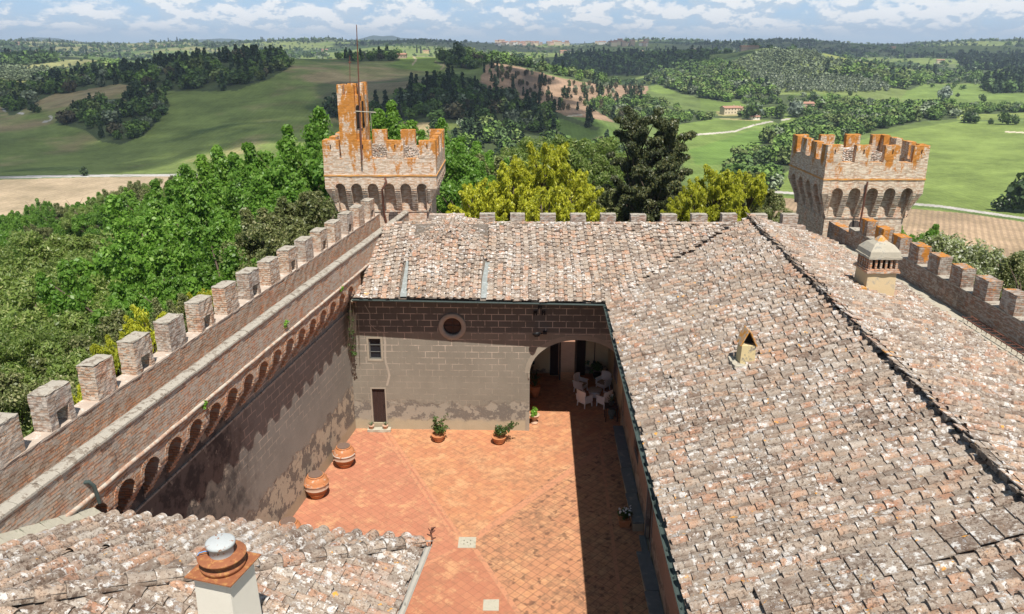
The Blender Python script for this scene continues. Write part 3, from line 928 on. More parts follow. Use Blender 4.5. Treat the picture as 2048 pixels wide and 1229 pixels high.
for x in (1.15, 4.45):
    mb = MB()
    mb.tube([(x, 38.7, .75), (x, 38.7, 3.9)], .02, 6)
    mb.box(x - .06, x + .06, 38.62, 38.80, .62, .78)
    bb(mb, 'lamp_rod', M['black'])
mb = MB()
mb.box(1.50, 1.58, 38.72, 38.80, 1.4, 2.3)
bb(mb, 'slot_window', M['black'])

# roof
E1, E2 = Vector((-6.82, 31.64, 6.66)), Vector((3.95, 31.05, 6.64))
R1, R2 = Vector((-5.75, 36.45, 8.86)), Vector((11.9, 36.35, 8.86))
wl0, wl1 = C1 + N * .60 - D * 3, C1 + N * .60 + D * 9
VA, VB = (3.95, 31.02), (11.75, 37.66)
PX0, PX1 = -4.72, -1.12     # pavilion footprint
def keep_back(p):
    return side(p, wl0, wl1) < -.05 and side(p, VA, VB) > -1.2 and not (PX0 - (.16 if p.y < 33.8 else 0) < p.x < PX1 + (.16 if p.y < 33.8 else 0)) and p.y < 36.6
mb = MB()
e_slope = (R1.z - E1.z) / (R1.y - E1.y)
EL = Vector((-7.6, 31.69, 6.66)); ER = Vector((11.9, 30.62, 6.64)); RL = Vector((-7.6, 36.45, 8.86))
roof_tiles(mb, EL, ER, R2, RL, keep_back, .38, .285, rng=random.Random(11), orange=.12)
deck(mb, [(-6.72, 31.7, 6.66), (3.95, 31.1, 6.64), (10.3, 36.4, 8.86), (-5.95, 36.45, 8.86)])
# low pavilion roof rising out of the main slope
ax = (PX0 + PX1) / 2
eL, eR = Vector((PX0 + .32, 31.50, 6.74)), Vector((PX1 - .32, 31.3, 6.74))
apex = Vector((ax + .05, 35.2, 8.80)); ridgeB = Vector((ax + .1, 37.3, 9.05))
hl, hr = Vector((PX0 + .06, 33.75, 7.82)), Vector((PX1 - .06, 33.7, 7.82))
bl, br_ = Vector((PX0 + .05, 37.1, 8.72)), Vector((PX1 - .05, 37.0, 8.72))
def keep_front(p):
    return (p.y < 33.75 or (side(p, hl, apex) < 0 and side(p, hr, apex) > 0)) and p.y < 35.15
top_l = eL + (hl - eL) * 1.0
fl, fr_ = Vector((PX0 + .12, 35.2, 8.80)), Vector((PX1 - .12, 35.2, 8.80))
roof_tiles(mb, eL, eR, fr_, fl, keep_front, .38, .29, rng=random.Random(12))
roof_tiles(mb, bl, hl, apex, ridgeB, lambda p: side(p, hl, apex) > 0.05, .37, .29, rng=random.Random(13), lift=.02)
roof_tiles(mb, hr, br_, ridgeB, apex, lambda p: side(p, hr, apex) < -0.05, .37, .29, rng=random.Random(14), lift=.02)
deck(mb, [eL, eR, hr, apex, hl])
deck(mb, [bl, hl, apex, ridgeB]); deck(mb, [hr, br_, ridgeB, apex])
ridge_tiles(mb, hl, apex, .085, .36, lift=.03); ridge_tiles(mb, hr, apex, .085, .36, lift=.03); ridge_tiles(mb, apex, ridgeB, .10, .4)
# verges of the pavilion
ridge_tiles(mb, R1 + Vector((.1, .1, 0)), (PX0, 36.5, 8.87), .09, .4, lift=.0)
ridge_tiles(mb, (PX1, 36.5, 8.87), (10.4, 36.4, 8.87), .095, .4, lift=-.01)
rf = bb(mb, 'roof', M['tiles'])
mb = MB()
def strip(x0, y0, z0, x1, y1, z1, w_):
    mb.add([(x0 - w_, y0, z0), (x0 + w_, y0, z0), (x1 + w_, y1, z1), (x1 - w_, y1, z1)], [(0, 1, 2, 3)])
sl = lambda y: 6.66 + (y - 31.55) * .445 + .085
strip(PX0 + .06, 31.6, sl(31.55), PX0 + .09, 33.75, sl(33.75), .14)
bb(mb, 'flashing', M['lead'], rf)
mb = MB(); strip(PX1 - .06, 31.5, sl(31.5), PX1 - .03, 33.75, sl(33.75), .15)
bb(mb, 'flashing', M['lead'], rf)
# gutter
def gutter(mb_, a, b, r=.075, seg=8):
    a = Vector(a); b = Vector(b); T = (b - a).normalized(); S = T.cross(Vector((0, 0, 1))).normalized()
    ring_ = lambda c, rr: [c + S * (rr * math.cos(math.pi + math.pi * k / seg)) + Vector((0, 0, rr * math.sin(math.pi + math.pi * k / seg))) for k in range(seg + 1)]
    A, B = ring_(a, r), ring_(b, r)
    A2, B2 = ring_(a, r - .012), ring_(b, r - .012)
    m = seg + 1
    mb_.add(A + B, [(k, m + k, m + k + 1, k + 1) for k in range(seg)], smooth=True)
    mb_.add(A2 + B2, [(k, k + 1, m + k + 1, m + k) for k in range(seg)], smooth=True)
    for q in (0, seg):
        mb_.add([A[q], B[q], B2[q], A2[q]], [(0, 1, 2, 3)])
        mb_.tube([(A[q] + A2[q]) / 2, (B[q] + B2[q]) / 2], .009, 6)
    n_ = int((b - a).length / .9)
    for i in range(n_ + 1):
        c = a + (b - a) * (i / n_)
        mb_.box(c.x - .012, c.x + .012, c.y - .012, c.y + .012, c.z - r - .02, c.z + .03)
mb = MB()
gutter(mb, E1 + Vector((-.05, -.09, -.03)), E2 + Vector((.0, -.09, -.05)))
gt = bb(mb, 'gutter', M['metal_dark'])
mb = MB()
mb.tube([(-6.85, 31.5, 6.6), (-6.95, 31.9, 6.35), (-7.02, 32.32, 6.1), (-7.02, 32.34, 5.5)], .045, 8)
bb(mb, 'downpipe', M['pale_stone'])
mb = MB()   # eave boards and rafters under the overhang
mb.add([E1 + Vector((0, 0, -.09)), E2 + Vector((0, 0, -.09)), Vector((5.1, 32.15, 6.95)), Vector((-7.3, 32.5, 6.95))], [(0, 3, 2, 1)])
for k in range(24):
    t = (k + .5) / 24
    p0 = E1.lerp(E2, t) + Vector((0, .05, -.14)); p1 = Vector((-7.1, 32.5, 6.62)).lerp(Vector((4.6, 32.15, 6.62)), t)
    mb.tube([p0, p1], .04, 4)
bb(mb, 'eave_rafters', M['wood_dark'])

# ------------------------------------------------------------------ back parapet with merlons
BP = empty('back_parapet', (4, 37.7, 8.0), label='grey brick parapet with a row of square merlons behind the far roof', cat='parapet')
def bpb(mb_, name, mats):
    mb_.v = [Vector(p) - Vector((4, 37.7, 8.0)) for p in mb_.v]
    return mb_.build(name, mats, BP)
mb = MB()
mb.rough_box(-4.2, 14.6, 37.72, 38.15, 5.3, 8.42, .4, .012)
mb.rough_box(-4.1, -2.36, 37.70, 38.15, 8.42, 9.0, .16, .012)
mb.box(-4.2, 2.45, 39.32, 39.7, -4.0, 7.8); mb.box(3.5, 14.6, 39.32, 39.7, -4.0, 7.8)
bpb(mb, 'parapet_wall', M['brick_grey'])
for k in range(11):
    x = -1.60 + 1.500 * k
    mb = MB()
    q = [rng.uniform(-.02, .02) for _ in range(3)]
    mb.rough_box(x + q[0], x + .75 + q[1], 37.70, 38.15, 8.42, 8.99 + q[2], .14, .014, rng=rng)
    mb.rough_box(x + q[0] - .01, x + .76 + q[1], 37.69, 38.16, 8.99 + q[2], 9.03 + q[2], .14, .010, mi=1, rng=rng, bev=.02)
    bpb(mb, 'merlon', [M['brick_grey'], M['stone_cap']])

# ------------------------------------------------------------------ right wing
RW = empty('right_wing', (5, 25, 0), label='wide right wing with a long lichen-spotted tiled roof and ridge running towards the viewer', cat='building')
def rb(mb_, name, mats, parent=None):
    mb_.v = [Vector(p) - Vector((5, 25, 0)) for p in mb_.v]
    return mb_.build(name, mats, parent or RW)
RN = Vector((-.9995, .033, 0))
Q0, Q1 = Vector((5.10, 32.15, 0)), Vector((4.25, 6.0, 0))
mb = MB()
dv = (Q1 - Q0).normalized(); dnr = Vector((dv.y, -dv.x, 0)) if Vector((dv.y, -dv.x, 0)).x < 0 else Vector((-dv.y, dv.x, 0))
Uy = lambda y: (Q0.y - y) / -dv.y
LR = (Q1 - Q0).length
rwin = [(Uy(28.1), 1.35), (Uy(26.7), 1.35), (Uy(26.7), 2.45), (Uy(28.1), 2.45)]
rdoor = [(Uy(23.9), .02), (Uy(22.8), .02), (Uy(22.8), 2.65), (Uy(23.9), 2.65)]
wall_panel(mb, [(0, 0), (LR, 0), (LR, 6.6), (0, 6.6)], [rwin, rdoor], Q0, dv, dnr, .35, 0)
rb(mb, 'wall', mat_plaster('brown_block_plaster', (.235, .18, .145), low=1.1, foot=.5))  # reddish-brown block plaster, worn towards the foot
def rbox(mb_, u0, u1, z0, z1, d0, d1, mi=0):
    q = [Q0 + dv * u_ + dnr * d + Vector((0, 0, z)) for z in (z0, z1) for d in (d0, d1) for u_ in (u0, u1)]
    mb_.add(q, [(0, 2, 3, 1), (4, 5, 7, 6), (0, 1, 5, 4), (2, 6, 7, 3), (0, 4, 6, 2), (1, 3, 7, 5)], mi)
mb = MB()
for k in range(8):
    a_ = rwin[0][0] + (rwin[1][0] - rwin[0][0]) * k / 8
    rbox(mb, a_ + .005, a_ + (rwin[1][0] - rwin[0][0]) / 8 - .005, 1.36, 2.44, -.12, -.08)
rbox(mb, rwin[0][0], rwin[1][0], 1.85, 1.92, -.08, -.06)
rb(mb, 'shutter', M['wood_dark'])
mb = MB()
for k in range(6):
    a_ = rdoor[0][0] + (rdoor[1][0] - rdoor[0][0]) * k / 6
    rbox(mb, a_ + .005, a_ + (rdoor[1][0] - rdoor[0][0]) / 6 - .005, .03, 2.64, -.16, -.12)
d2 = rb(mb, 'door', M['wood_dark'])
mb = MB()
rbox(mb, rdoor[0][0] - .14, rdoor[0][0] - .002, .0, 2.75, -.02, .03)
rbox(mb, rdoor[1][0] + .002, rdoor[1][0] + .14, .0, 2.75, -.02, .03)
rbox(mb, rdoor[0][0] - .002, rdoor[1][0] + .002, 2.652, 2.79, -.02, .03)
rbox(mb, rdoor[0][0] - .1, rdoor[1][0] + .1, .0, .10, .0, .22)
rb(mb, 'door_surround', M['stone'], d2)
mb = MB()
mb.box(5.5, 16.2, 6, 38.0, -3, 6.5)
rb(mb, 'core', M['plaster_cream'])
# roof planes
er = lambda y: 3.98 + (y - 31.1) * .0315
ea, eb = Vector((er(6.0), 6.0, 6.66)), Vector((er(38.5), 38.5, 6.66))
rg = lambda y: 11.75 + (y - 37.66) * .0798
ra, rb_ = Vector((rg(6.0), 6.0, 8.92)), Vector((rg(38.5), 38.5, 8.92))
fa, fb = Vector((16.45, 6.0, 7.45)), Vector((16.45, 38.5, 7.45))
mb = MB()
roof_tiles(mb, eb, ea, ra, rb_, lambda p: side(p, VA, VB) < 1.2 or p.x > 11.7, .40, .40, rng=random.Random(21), orange=.16, cover_r=.108, dim=.22)
eN, rN = Vector((er(30.9), 30.9, 6.66)), Vector((rg(30.9), 30.9, 8.92))
deck(mb, [eN, ea, ra, rN], .05)
deck(mb, [eN, rN, Vector((rg(37.6), 37.6, 8.92)), Vector((11.2, 37.3, 8.76))], .05)
roof_tiles(mb, fa, fb, rb_ + Vector((-.12, 0, .15)), ra + Vector((-.12, 0, .15)), lambda p: p.y < 38.3 and (p.y < 37.6 or p.x > 14.2), .39, .38, rng=random.Random(22), orange=.1, cover_r=.10, dim=.12)
deck(mb, [fa, fb, rb_ + Vector((-.1, 0, .14)), ra + Vector((-.1, 0, .14))], .06)
# mortar step along the ridge, its shadow line put in as dark tint
mb.add([ra + Vector((-.06, 0, -.05)), rb_ + Vector((-.06, -.9, -.05)), rb_ + Vector((-.06, -.9, .16)), ra + Vector((-.06, 0, .16))], [(0, 1, 2, 3)], 0, (.1, .4, 0, .75))
rg2 = random.Random(23)
yy = 6.2
while yy < 37.4:     # flat ridge tiles laid along the right edge of the ridge
    x = rg(yy)
    L_ = rg2.uniform(.30, .42)
    col = (rg2.random(), rg2.random(), rg2.random() * .5, 0)
    dz = rg2.uniform(-.015, .02); dx = rg2.uniform(-.05, .03)
    p = [(x - .17 + dx, yy, 9.10 + dz), (x + .20 + dx, yy, 9.03 + dz), (x + .20 + dx, yy + L_, 9.01 + dz), (x - .17 + dx, yy + L_, 9.08 + dz)]
    q = [(a, b, c - .03) for a, b, c in p]
    mb.add(p + q, [(0, 1, 2, 3), (0, 3, 7, 4), (0, 4, 5, 1), (1, 5, 6, 2)], 0, col)
    if rg2.random() < .75:   # ragged mortar lumps in the step
        h = rg2.uniform(.05, .13)
        mb.rough_box(x - .19 - rg2.random() * .05, x - .05, yy + .02, yy + L_ - rg2.uniform(.05, .2), 8.94, 8.96 + h, .1, .02, rng=rg2)
        mb.c[-6:] = mb.c[-6:]
    yy += L_ + .01
mb.c = [c if c != (0, 0, 0, 0) else (.15, .5, 0, .6) for c in mb.c]
# wide flat tile courses low on the near part of the roof
def on_left(x, y):
    t = (x - er(y)) / (rg(y) - er(y))
    return 6.66 + (8.92 - 6.66) * t
for row in range(2):
    for k in range(17):
        x0 = 4.6 + k * .415; yb = 11.9 - row * .42 + .055 * (x0 - 4.6) + rg2.uniform(-.02, .02)
        if x0 > 9.4: continue
        z0 = on_left(x0, yb) + .125 + .02 * row; z1 = on_left(x0 + .40, yb) + .10 + .02 * row
        p = [(x0, yb, z0), (x0 + .40, yb, z1), (x0 + .40, yb + .36, z1), (x0, yb + .36, z0)]
        q = [(a, b, c - .03) for a, b, c in p]
        mb.add(p + q, [(0, 1, 2, 3), (0, 4, 5, 1), (0, 3, 7, 4)], 0, (rg2.uniform(.0, .45), rg2.random(), rg2.random() * .3, .12))
rr = rb(mb, 'roof', M['tiles'])
mb = MB()
gutter(mb, Vector((er(30.9) - .07, 30.9, 6.60)), Vector((er(6) - .07, 6.0, 6.56)))
rb(mb, 'gutter', M['metal_dark'])
mb = MB()
mb.add([ea + Vector((.02, 0, -.10)), Vector((er(31), 31, 6.55)), Vector((5.1, 32.1, 6.9)), Vector((4.25, 6, 6.9))], [(0, 1, 2, 3)])
for k in range(50):
    y = 7 + k * .49
    mb.tube([(er(y) + .05, y, 6.50), (5.0, y, 6.68)], .04, 4)
rb(mb, 'eave_rafters', M['wood_dark'])
# paved strip beside the right parapet
mb = MB()
mb.box(15.75, 16.42, 6, 37.0, 7.3, 7.68, jit=.0)
rb(mb, 'parapet_gutter', M['cement'])

# big louvred chimney
CH = MB()
ch = empty('chimney', (13.4 - 5, 27.5 - 25, 0)); ch.parent = RW
def cb(mb_, name, mats, o=(13.4, 27.5)):
    mb_.v = [Vector(p) - Vector((o[0], o[1], 0)) for p in mb_.v]
    return mb_.build(name, mats, ch)
x0, x1, y0, y1 = 12.9, 13.95, 27.0, 28.0
cxm, cym = (x0 + x1) / 2, (y0 + y1) / 2
mb = MB()
sq = lambda h, z: [(cxm - h, cym - h, z), (cxm + h, cym - h, z), (cxm + h, cym + h, z), (cxm - h, cym + h, z)]
mb.loft(sq(.56, 7.6), sq(.51, 9.14))
cb(mb, 'stack', M['yellow_plaster'])
mb = MB()
mb.rough_box(cxm - .60, cxm + .60, cym - .60, cym + .60, 9.14, 9.22, .15, .012)
mb.rough_box(cxm - .56, cxm + .56, cym - .56, cym + .56, 9.22, 9.28, .15, .010)
for s in range(4):
    for k in range(6):
        t = -.46 + .92 * k / 5
        for q in [((t, -.49), (t, .49), (-.49, t), (.49, t))[s]]:
            mb.box(cxm + q[0] - .035, cxm + q[0] + .035, cym + q[1] - .035, cym + q[1] + .035, 9.28, 9.66)
cb(mb, 'louvre', M['brick_red'])
mb = MB(); mb.box(cxm - .36, cxm + .36, cym - .36, cym + .36, 9.2, 9.66)
cb(mb, 'flue', M['dark_in'])
mb = MB()
mb.rough_box(cxm - .60, cxm + .60, cym - .60, cym + .60, 9.66, 9.74, .15, .01)
mb.loft(sq(.57, 9.74), sq(.54, 9.92)); mb.loft(sq(.54, 9.92), sq(.36, 10.14)); mb.loft(sq(.36, 10.14), sq(.12, 10.27))
cb(mb, 'cap', M['cement'])
mb = MB(); mb.loft(sq(.19, 10.235), sq(.03, 10.42))
cb(mb, 'finial', M['cap_lichen'])
mb = MB()
for k in range(5):
    mb.box(12.62 + k * .30, 12.90 + k * .30, 26.62 + rng.uniform(-.03, .03), 26.98, 8.45 - .085 * k, 8.50 - .085 * k, 0, .012)
mb.box(12.5, 12.88, 26.8, 28.1, 8.4, 8.62, 0, .02)
cb(mb, 'flashing', M['cap_lichen'])
# small chimney
ch = empty('chimney', (7.1 - 5, 21.9 - 25, 0)); ch.parent = RW
mb = MB()
sx, sy = 7.14, 21.93
mb.loft([(sx - .23, sy - .2, 7.4), (sx + .23, sy - .2, 7.4), (sx + .23, sy + .28, 7.4), (sx - .23, sy + .28, 7.4)],
        [(sx - .20, sy - .18, 8.38), (sx + .22, sy - .18, 8.38), (sx + .22, sy + .26, 8.38), (sx - .20, sy + .26, 8.38)])
cb(mb, 'stack', simple('small_chimney_render', (.60, .48, .26), .9, .15, 3, .3, (.22, .20, .17), (.52, .60)), (7.1, 21.9))
mb = MB()
def slab(a, b, th=.035):
    a = [Vector(q) for q in a]; nn = (a[1] - a[0]).cross(a[2] - a[0]).normalized() * th
    mb.loft(a, [q + nn for q in a])
slab([(sx - .24, sy - .22, 8.38), (sx - .02, sy - .22, 8.86), (sx - .02, sy + .28, 8.86), (sx - .24, sy + .28, 8.38)], -.035)
slab([(sx + .26, sy - .22, 8.38), (sx + .03, sy - .22, 8.84), (sx + .03, sy + .28, 8.84), (sx + .26, sy + .28, 8.38)], .035)
cb(mb, 'cap', M['cap_lichen'], (7.1, 21.9))
mb = MB(); mb.add([(sx - .2, sy + .05, 8.39), (sx + .22, sy + .05, 8.39), (sx + .01, sy + .05, 8.8)], [(0, 1, 2)])
cb(mb, 'flue', M['dark_in'], (7.1, 21.9))
mb = MB()
mb.rough_box(sx - .42, sx + .40, sy - .38, sy + .42, 7.5, 7.80, .12, .02)
cb(mb, 'flashing', M['cement'], (7.1, 21.9))

# rusty ladder lying along the parapet
lad = empty('roof_ladder', (16.0, 23, 7.8), label='rusty iron ladder lying on the right roof beside the parapet', cat='ladder')
for x in (15.95, 16.28):
    mb = MB()
    mb.tube([(x - .0 - 16.0, 25.9 - 23, .06), (x - .12 - 16.0, 19.5 - 23, .06)], .022, 6)
    mb.build('rail', M['rust_dark'], lad)
for k in range(22):
    mb = MB()
    y = 25.8 - k * .29
    dx = -.12 * (25.9 - y) / 6.4
    mb.tube([(15.95 + dx - 16, y - 23, .06), (16.28 + dx - 16, y - 23, .06)], .010, 5)
    for x in (15.95, 16.28):
        mb.tube([(x + dx - 16, y - 23, .06), (x + dx - 16, y - 23, -.07)], .010, 5)
    mb.build('rung', M['rust_dark'], lad)

# ------------------------------------------------------------------ right parapet
RP = empty('right_parapet', (16.6, 25, 7.5), label='dark lichened brick parapet with merlons along the right edge of the roof', cat='parapet')
def rpb(mb_, name, mats):
    mb_.v = [Vector(p) - Vector((16.6, 25, 7.5)) for p in mb_.v]
    return mb_.build(name, mats, RP)
mb = MB()
mb.rough_box(16.42, 16.92, 6, 37.0, 7.2, 8.50, .35, .013)
mb.rough_box(16.44, 16.90, 37.0, 39.5, 7.0, 8.3, .35, .013)
mb.box(16.45, 16.9, 6, 39.5, -4, 7.2)
rpb(mb, 'parapet_wall', M['brick_right'])
mb = MB()
mb.rough_box(16.41, 16.93, 6, 37.0, 8.50, 8.55, .3, .010)
rpb(mb, 'parapet_sill', M['stone_cap'])
for k in range(-8, 14):
    y = 24.0 + 1.585 * k
    if y > 35.6 or y < 8: continue
    mb = MB()
    q = [rng.uniform(-.02, .02) for _ in range(3)]
    ztop = 9.26 + (.10 if y > 36.5 else 0)
    mb.rough_box(16.42, 16.92, y + q[0] - .02, y + .78 + q[1], 8.54, ztop + q[2], .14, .014, rng=rng, bev=.01)
    rpb(mb, 'merlon', M['brick_right'])

# ------------------------------------------------------------------ near left building (hip roof)
NB = empty('near_left_building', (-5, 11, 0), label='near left building whose lichened hipped roof fills the lower left corner', cat='building')
def nb(mb_, name, mats, parent=None):
    mb_.v = [Vector(p) - Vector((-5, 11, 0)) for p in mb_.v]
    return mb_.build(name, mats, parent or NB)
P0 = Vector((-1.84, 13.95, 7.0))
S_ = .40
TT = 9.0
A0, A1 = P0 - N * 12.0, P0
H1 = P0 + (-N - D) * TT + Vector((0, 0, S_ * TT))
B0 = P0 - D * 12
mb = MB()
w0n, w1n = C1 + N * .62 - D * 30, C1 + N * .62
# slope A falls towards the courtyard (+D)
tA = TT
dA = A0 - D * tA + Vector((0, 0, S_ * tA)); cA = A1 - D * tA + Vector((0, 0, S_ * tA))
keepA = lambda p: ((p - P0).dot(-N) > (p - P0).dot(-D) + .06) and side(p, w0n, w1n) < 0.12
roof_tiles(mb, A1, A0, dA, cA, keepA, .372, .42, rng=random.Random(31), orange=.10, cover_r=.128, seg=9)
deck(mb, [A1, A0, dA, H1], .05)
# slope B falls to the right (+N)
cB = B0 - N * tA + Vector((0, 0, S_ * tA)); dB = P0 - N * tA + Vector((0, 0, S_ * tA))
keepB = lambda p: ((p - P0).dot(-D) > (p - P0).dot(-N) + .06)
roof_tiles(mb, B0, P0, dB, cB, keepB, .40, .38, rng=random.Random(32), orange=.22, dim=.1, cover_r=.10, seg=9)
deck(mb, [B0, P0, H1, cB], .05)
ridge_tiles(mb, P0 + (-N - D) * .05 + Vector((0, 0, .03)), H1, .17, .50, rng=random.Random(33), lift=.02, orange=.14, seg=10)
# grey mortar bed beside the hip
g0 = P0 + Vector((0, 0, .06)); g1 = H1 + Vector((0, 0, .06))
mb.add([g0 + N * .22, g1 + N * .22, g1 - N * .0, g0 - N * .0], [(0, 1, 2, 3)], 0, (.42, .5, .2, 0.0))
nroof = nb(mb, 'roof', M['tiles'])
mb = MB()
a_ = P0 + N * .08 + Vector((0, 0, -.04)); b_ = B0 + N * .08 + Vector((0, 0, -.08))
gutter(mb, a_, b_, .07)
nb(mb, 'gutter', simple('pale_gutter_metal', (.36, .34, .30), .6, .2, 6))
mb = MB()
fx = P0 + N * .12
mb.tube([fx + Vector((-.0, 0, -.1)), fx + Vector((.03, .05, .05)), fx + Vector((.0, .08, .20)), fx + Vector((.06, .10, .30))], .02, 6)
for s, q in ((.05, (.10, .02, .02)), (.12, (-.10, .03, .03)), (.2, (.09, .02, .05)), (.22, (-.07, .05, .06)), (.30, (.10, .02, .03))):
    b2 = fx + Vector((.01, .06, s)); mb.loft([b2 + Vector((0, 0, -.02)), b2 + Vector((0, .03, .02)), b2 + Vector((0, -.03, .02))], [b2 + Vector(q) * k_ + Vector((0, 0, d_)) for k_, d_ in ((1, 0), (.9, .02), (.9, -.01))])
nb(mb, 'gutter_ornament', M['rust_dark'])
mb = MB()
ins = P0 - N * .8 - D * .8
mb.prism([tuple((P0 - N * .85 - D * .85)[:2]), tuple((P0 - N * 8.2 - D * .85)[:2]), tuple((P0 - N * 8.2 - D * 11)[:2]), tuple((P0 - N * .85 - D * 11)[:2])], 0, 6.9)
nb(mb, 'wall', M['plaster_back'])
mb = MB()   # mortar fillet where the roof meets the curtain wall
for k in range(14):
    p = C1 + D * (-17.7 - k * .5)
    h0 = 7.0 + S_ * max(0, (P0 - p).dot(D))
    h1 = h0 + S_ * .5
    a2 = p + N * .60
    mb.add([a2 + Vector((0, 0, h0 + .22)), a2 + N * .28 + Vector((0, 0, h0 + .03)), a2 + N * .26 - D * .5 + Vector((0, 0, h1 + .03)), a2 - D * .5 + Vector((0, 0, h1 + .24))], [(0, 1, 2, 3)])
nb(mb, 'mortar_fillet', M['pale_stone'])

# near chimney with rusty cowl
ch = empty('chimney', (-4.45 + 5, 10.3 - 11, 0)); ch.parent = NB
c0 = Vector((-4.53, 10.22, 0))
def ncb(mb_, name, mats):
    mb_.v = [Vector(p) + Vector((-4.53, 10.22, 0)) - Vector((-4.45, 10.3, 0)) for p in mb_.v]
    return mb_.build(name, mats, ch)
ang = math.atan2(9.81 - 10.03, -4.14 + 4.92)
Rz = Matrix.Rotation(ang, 4, 'Z')
mb = MB(); mb.xf = Rz
mb.loft([(-.355, -.355, 7.2), (.355, -.355, 7.2), (.355, .355, 7.2), (-.355, .355, 7.2)], [(-.315, -.315, 9.23), (.315, -.315, 9.23), (.315, .315, 9.23), (-.315, .315, 9.23)])
ncb(mb, 'stack', M['white_plaster'])
mb = MB(); mb.xf = Rz
mb.box(-.41, .41, -.41, .41, 9.23, 9.25)
ncb(mb, 'base_plate', M['rust'])
mb = MB()
mb.lathe([(.30, 9.255), (.335, 9.26), (.345, 9.30), (.345, 9.325), (.26, 9.335), (.26, 9.36), (.31, 9.40), (.365, 9.45), (.37, 9.465), (.36, 9.475), (.0, 9.49)], 40)
for k in range(6):
    a = k * math.pi / 3 + .3
    mb.lathe([(.0, 0.012), (.012, .012), (.012, -.01)], 6, (.30 * math.cos(a), .30 * math.sin(a), 9.485))
ncb(mb, 'cowl', M['rust'])
mb = MB()
mb.lathe([(.18, 9.47), (.18, 9.63), (.215, 9.635), (.226, 9.66), (.222, 9.69), (.19, 9.71), (.0, 9.718)], 36)
ncb(mb, 'vent_cap', M['white_metal'])
mb = MB()
mb.tube([(-.15, -.03, 9.53), (-.24, -.05, 9.545), (-.32, -.07, 9.53), (-.345, -.075, 9.49)], .008, 6)
ncb(mb, 'cable', M['blue'])

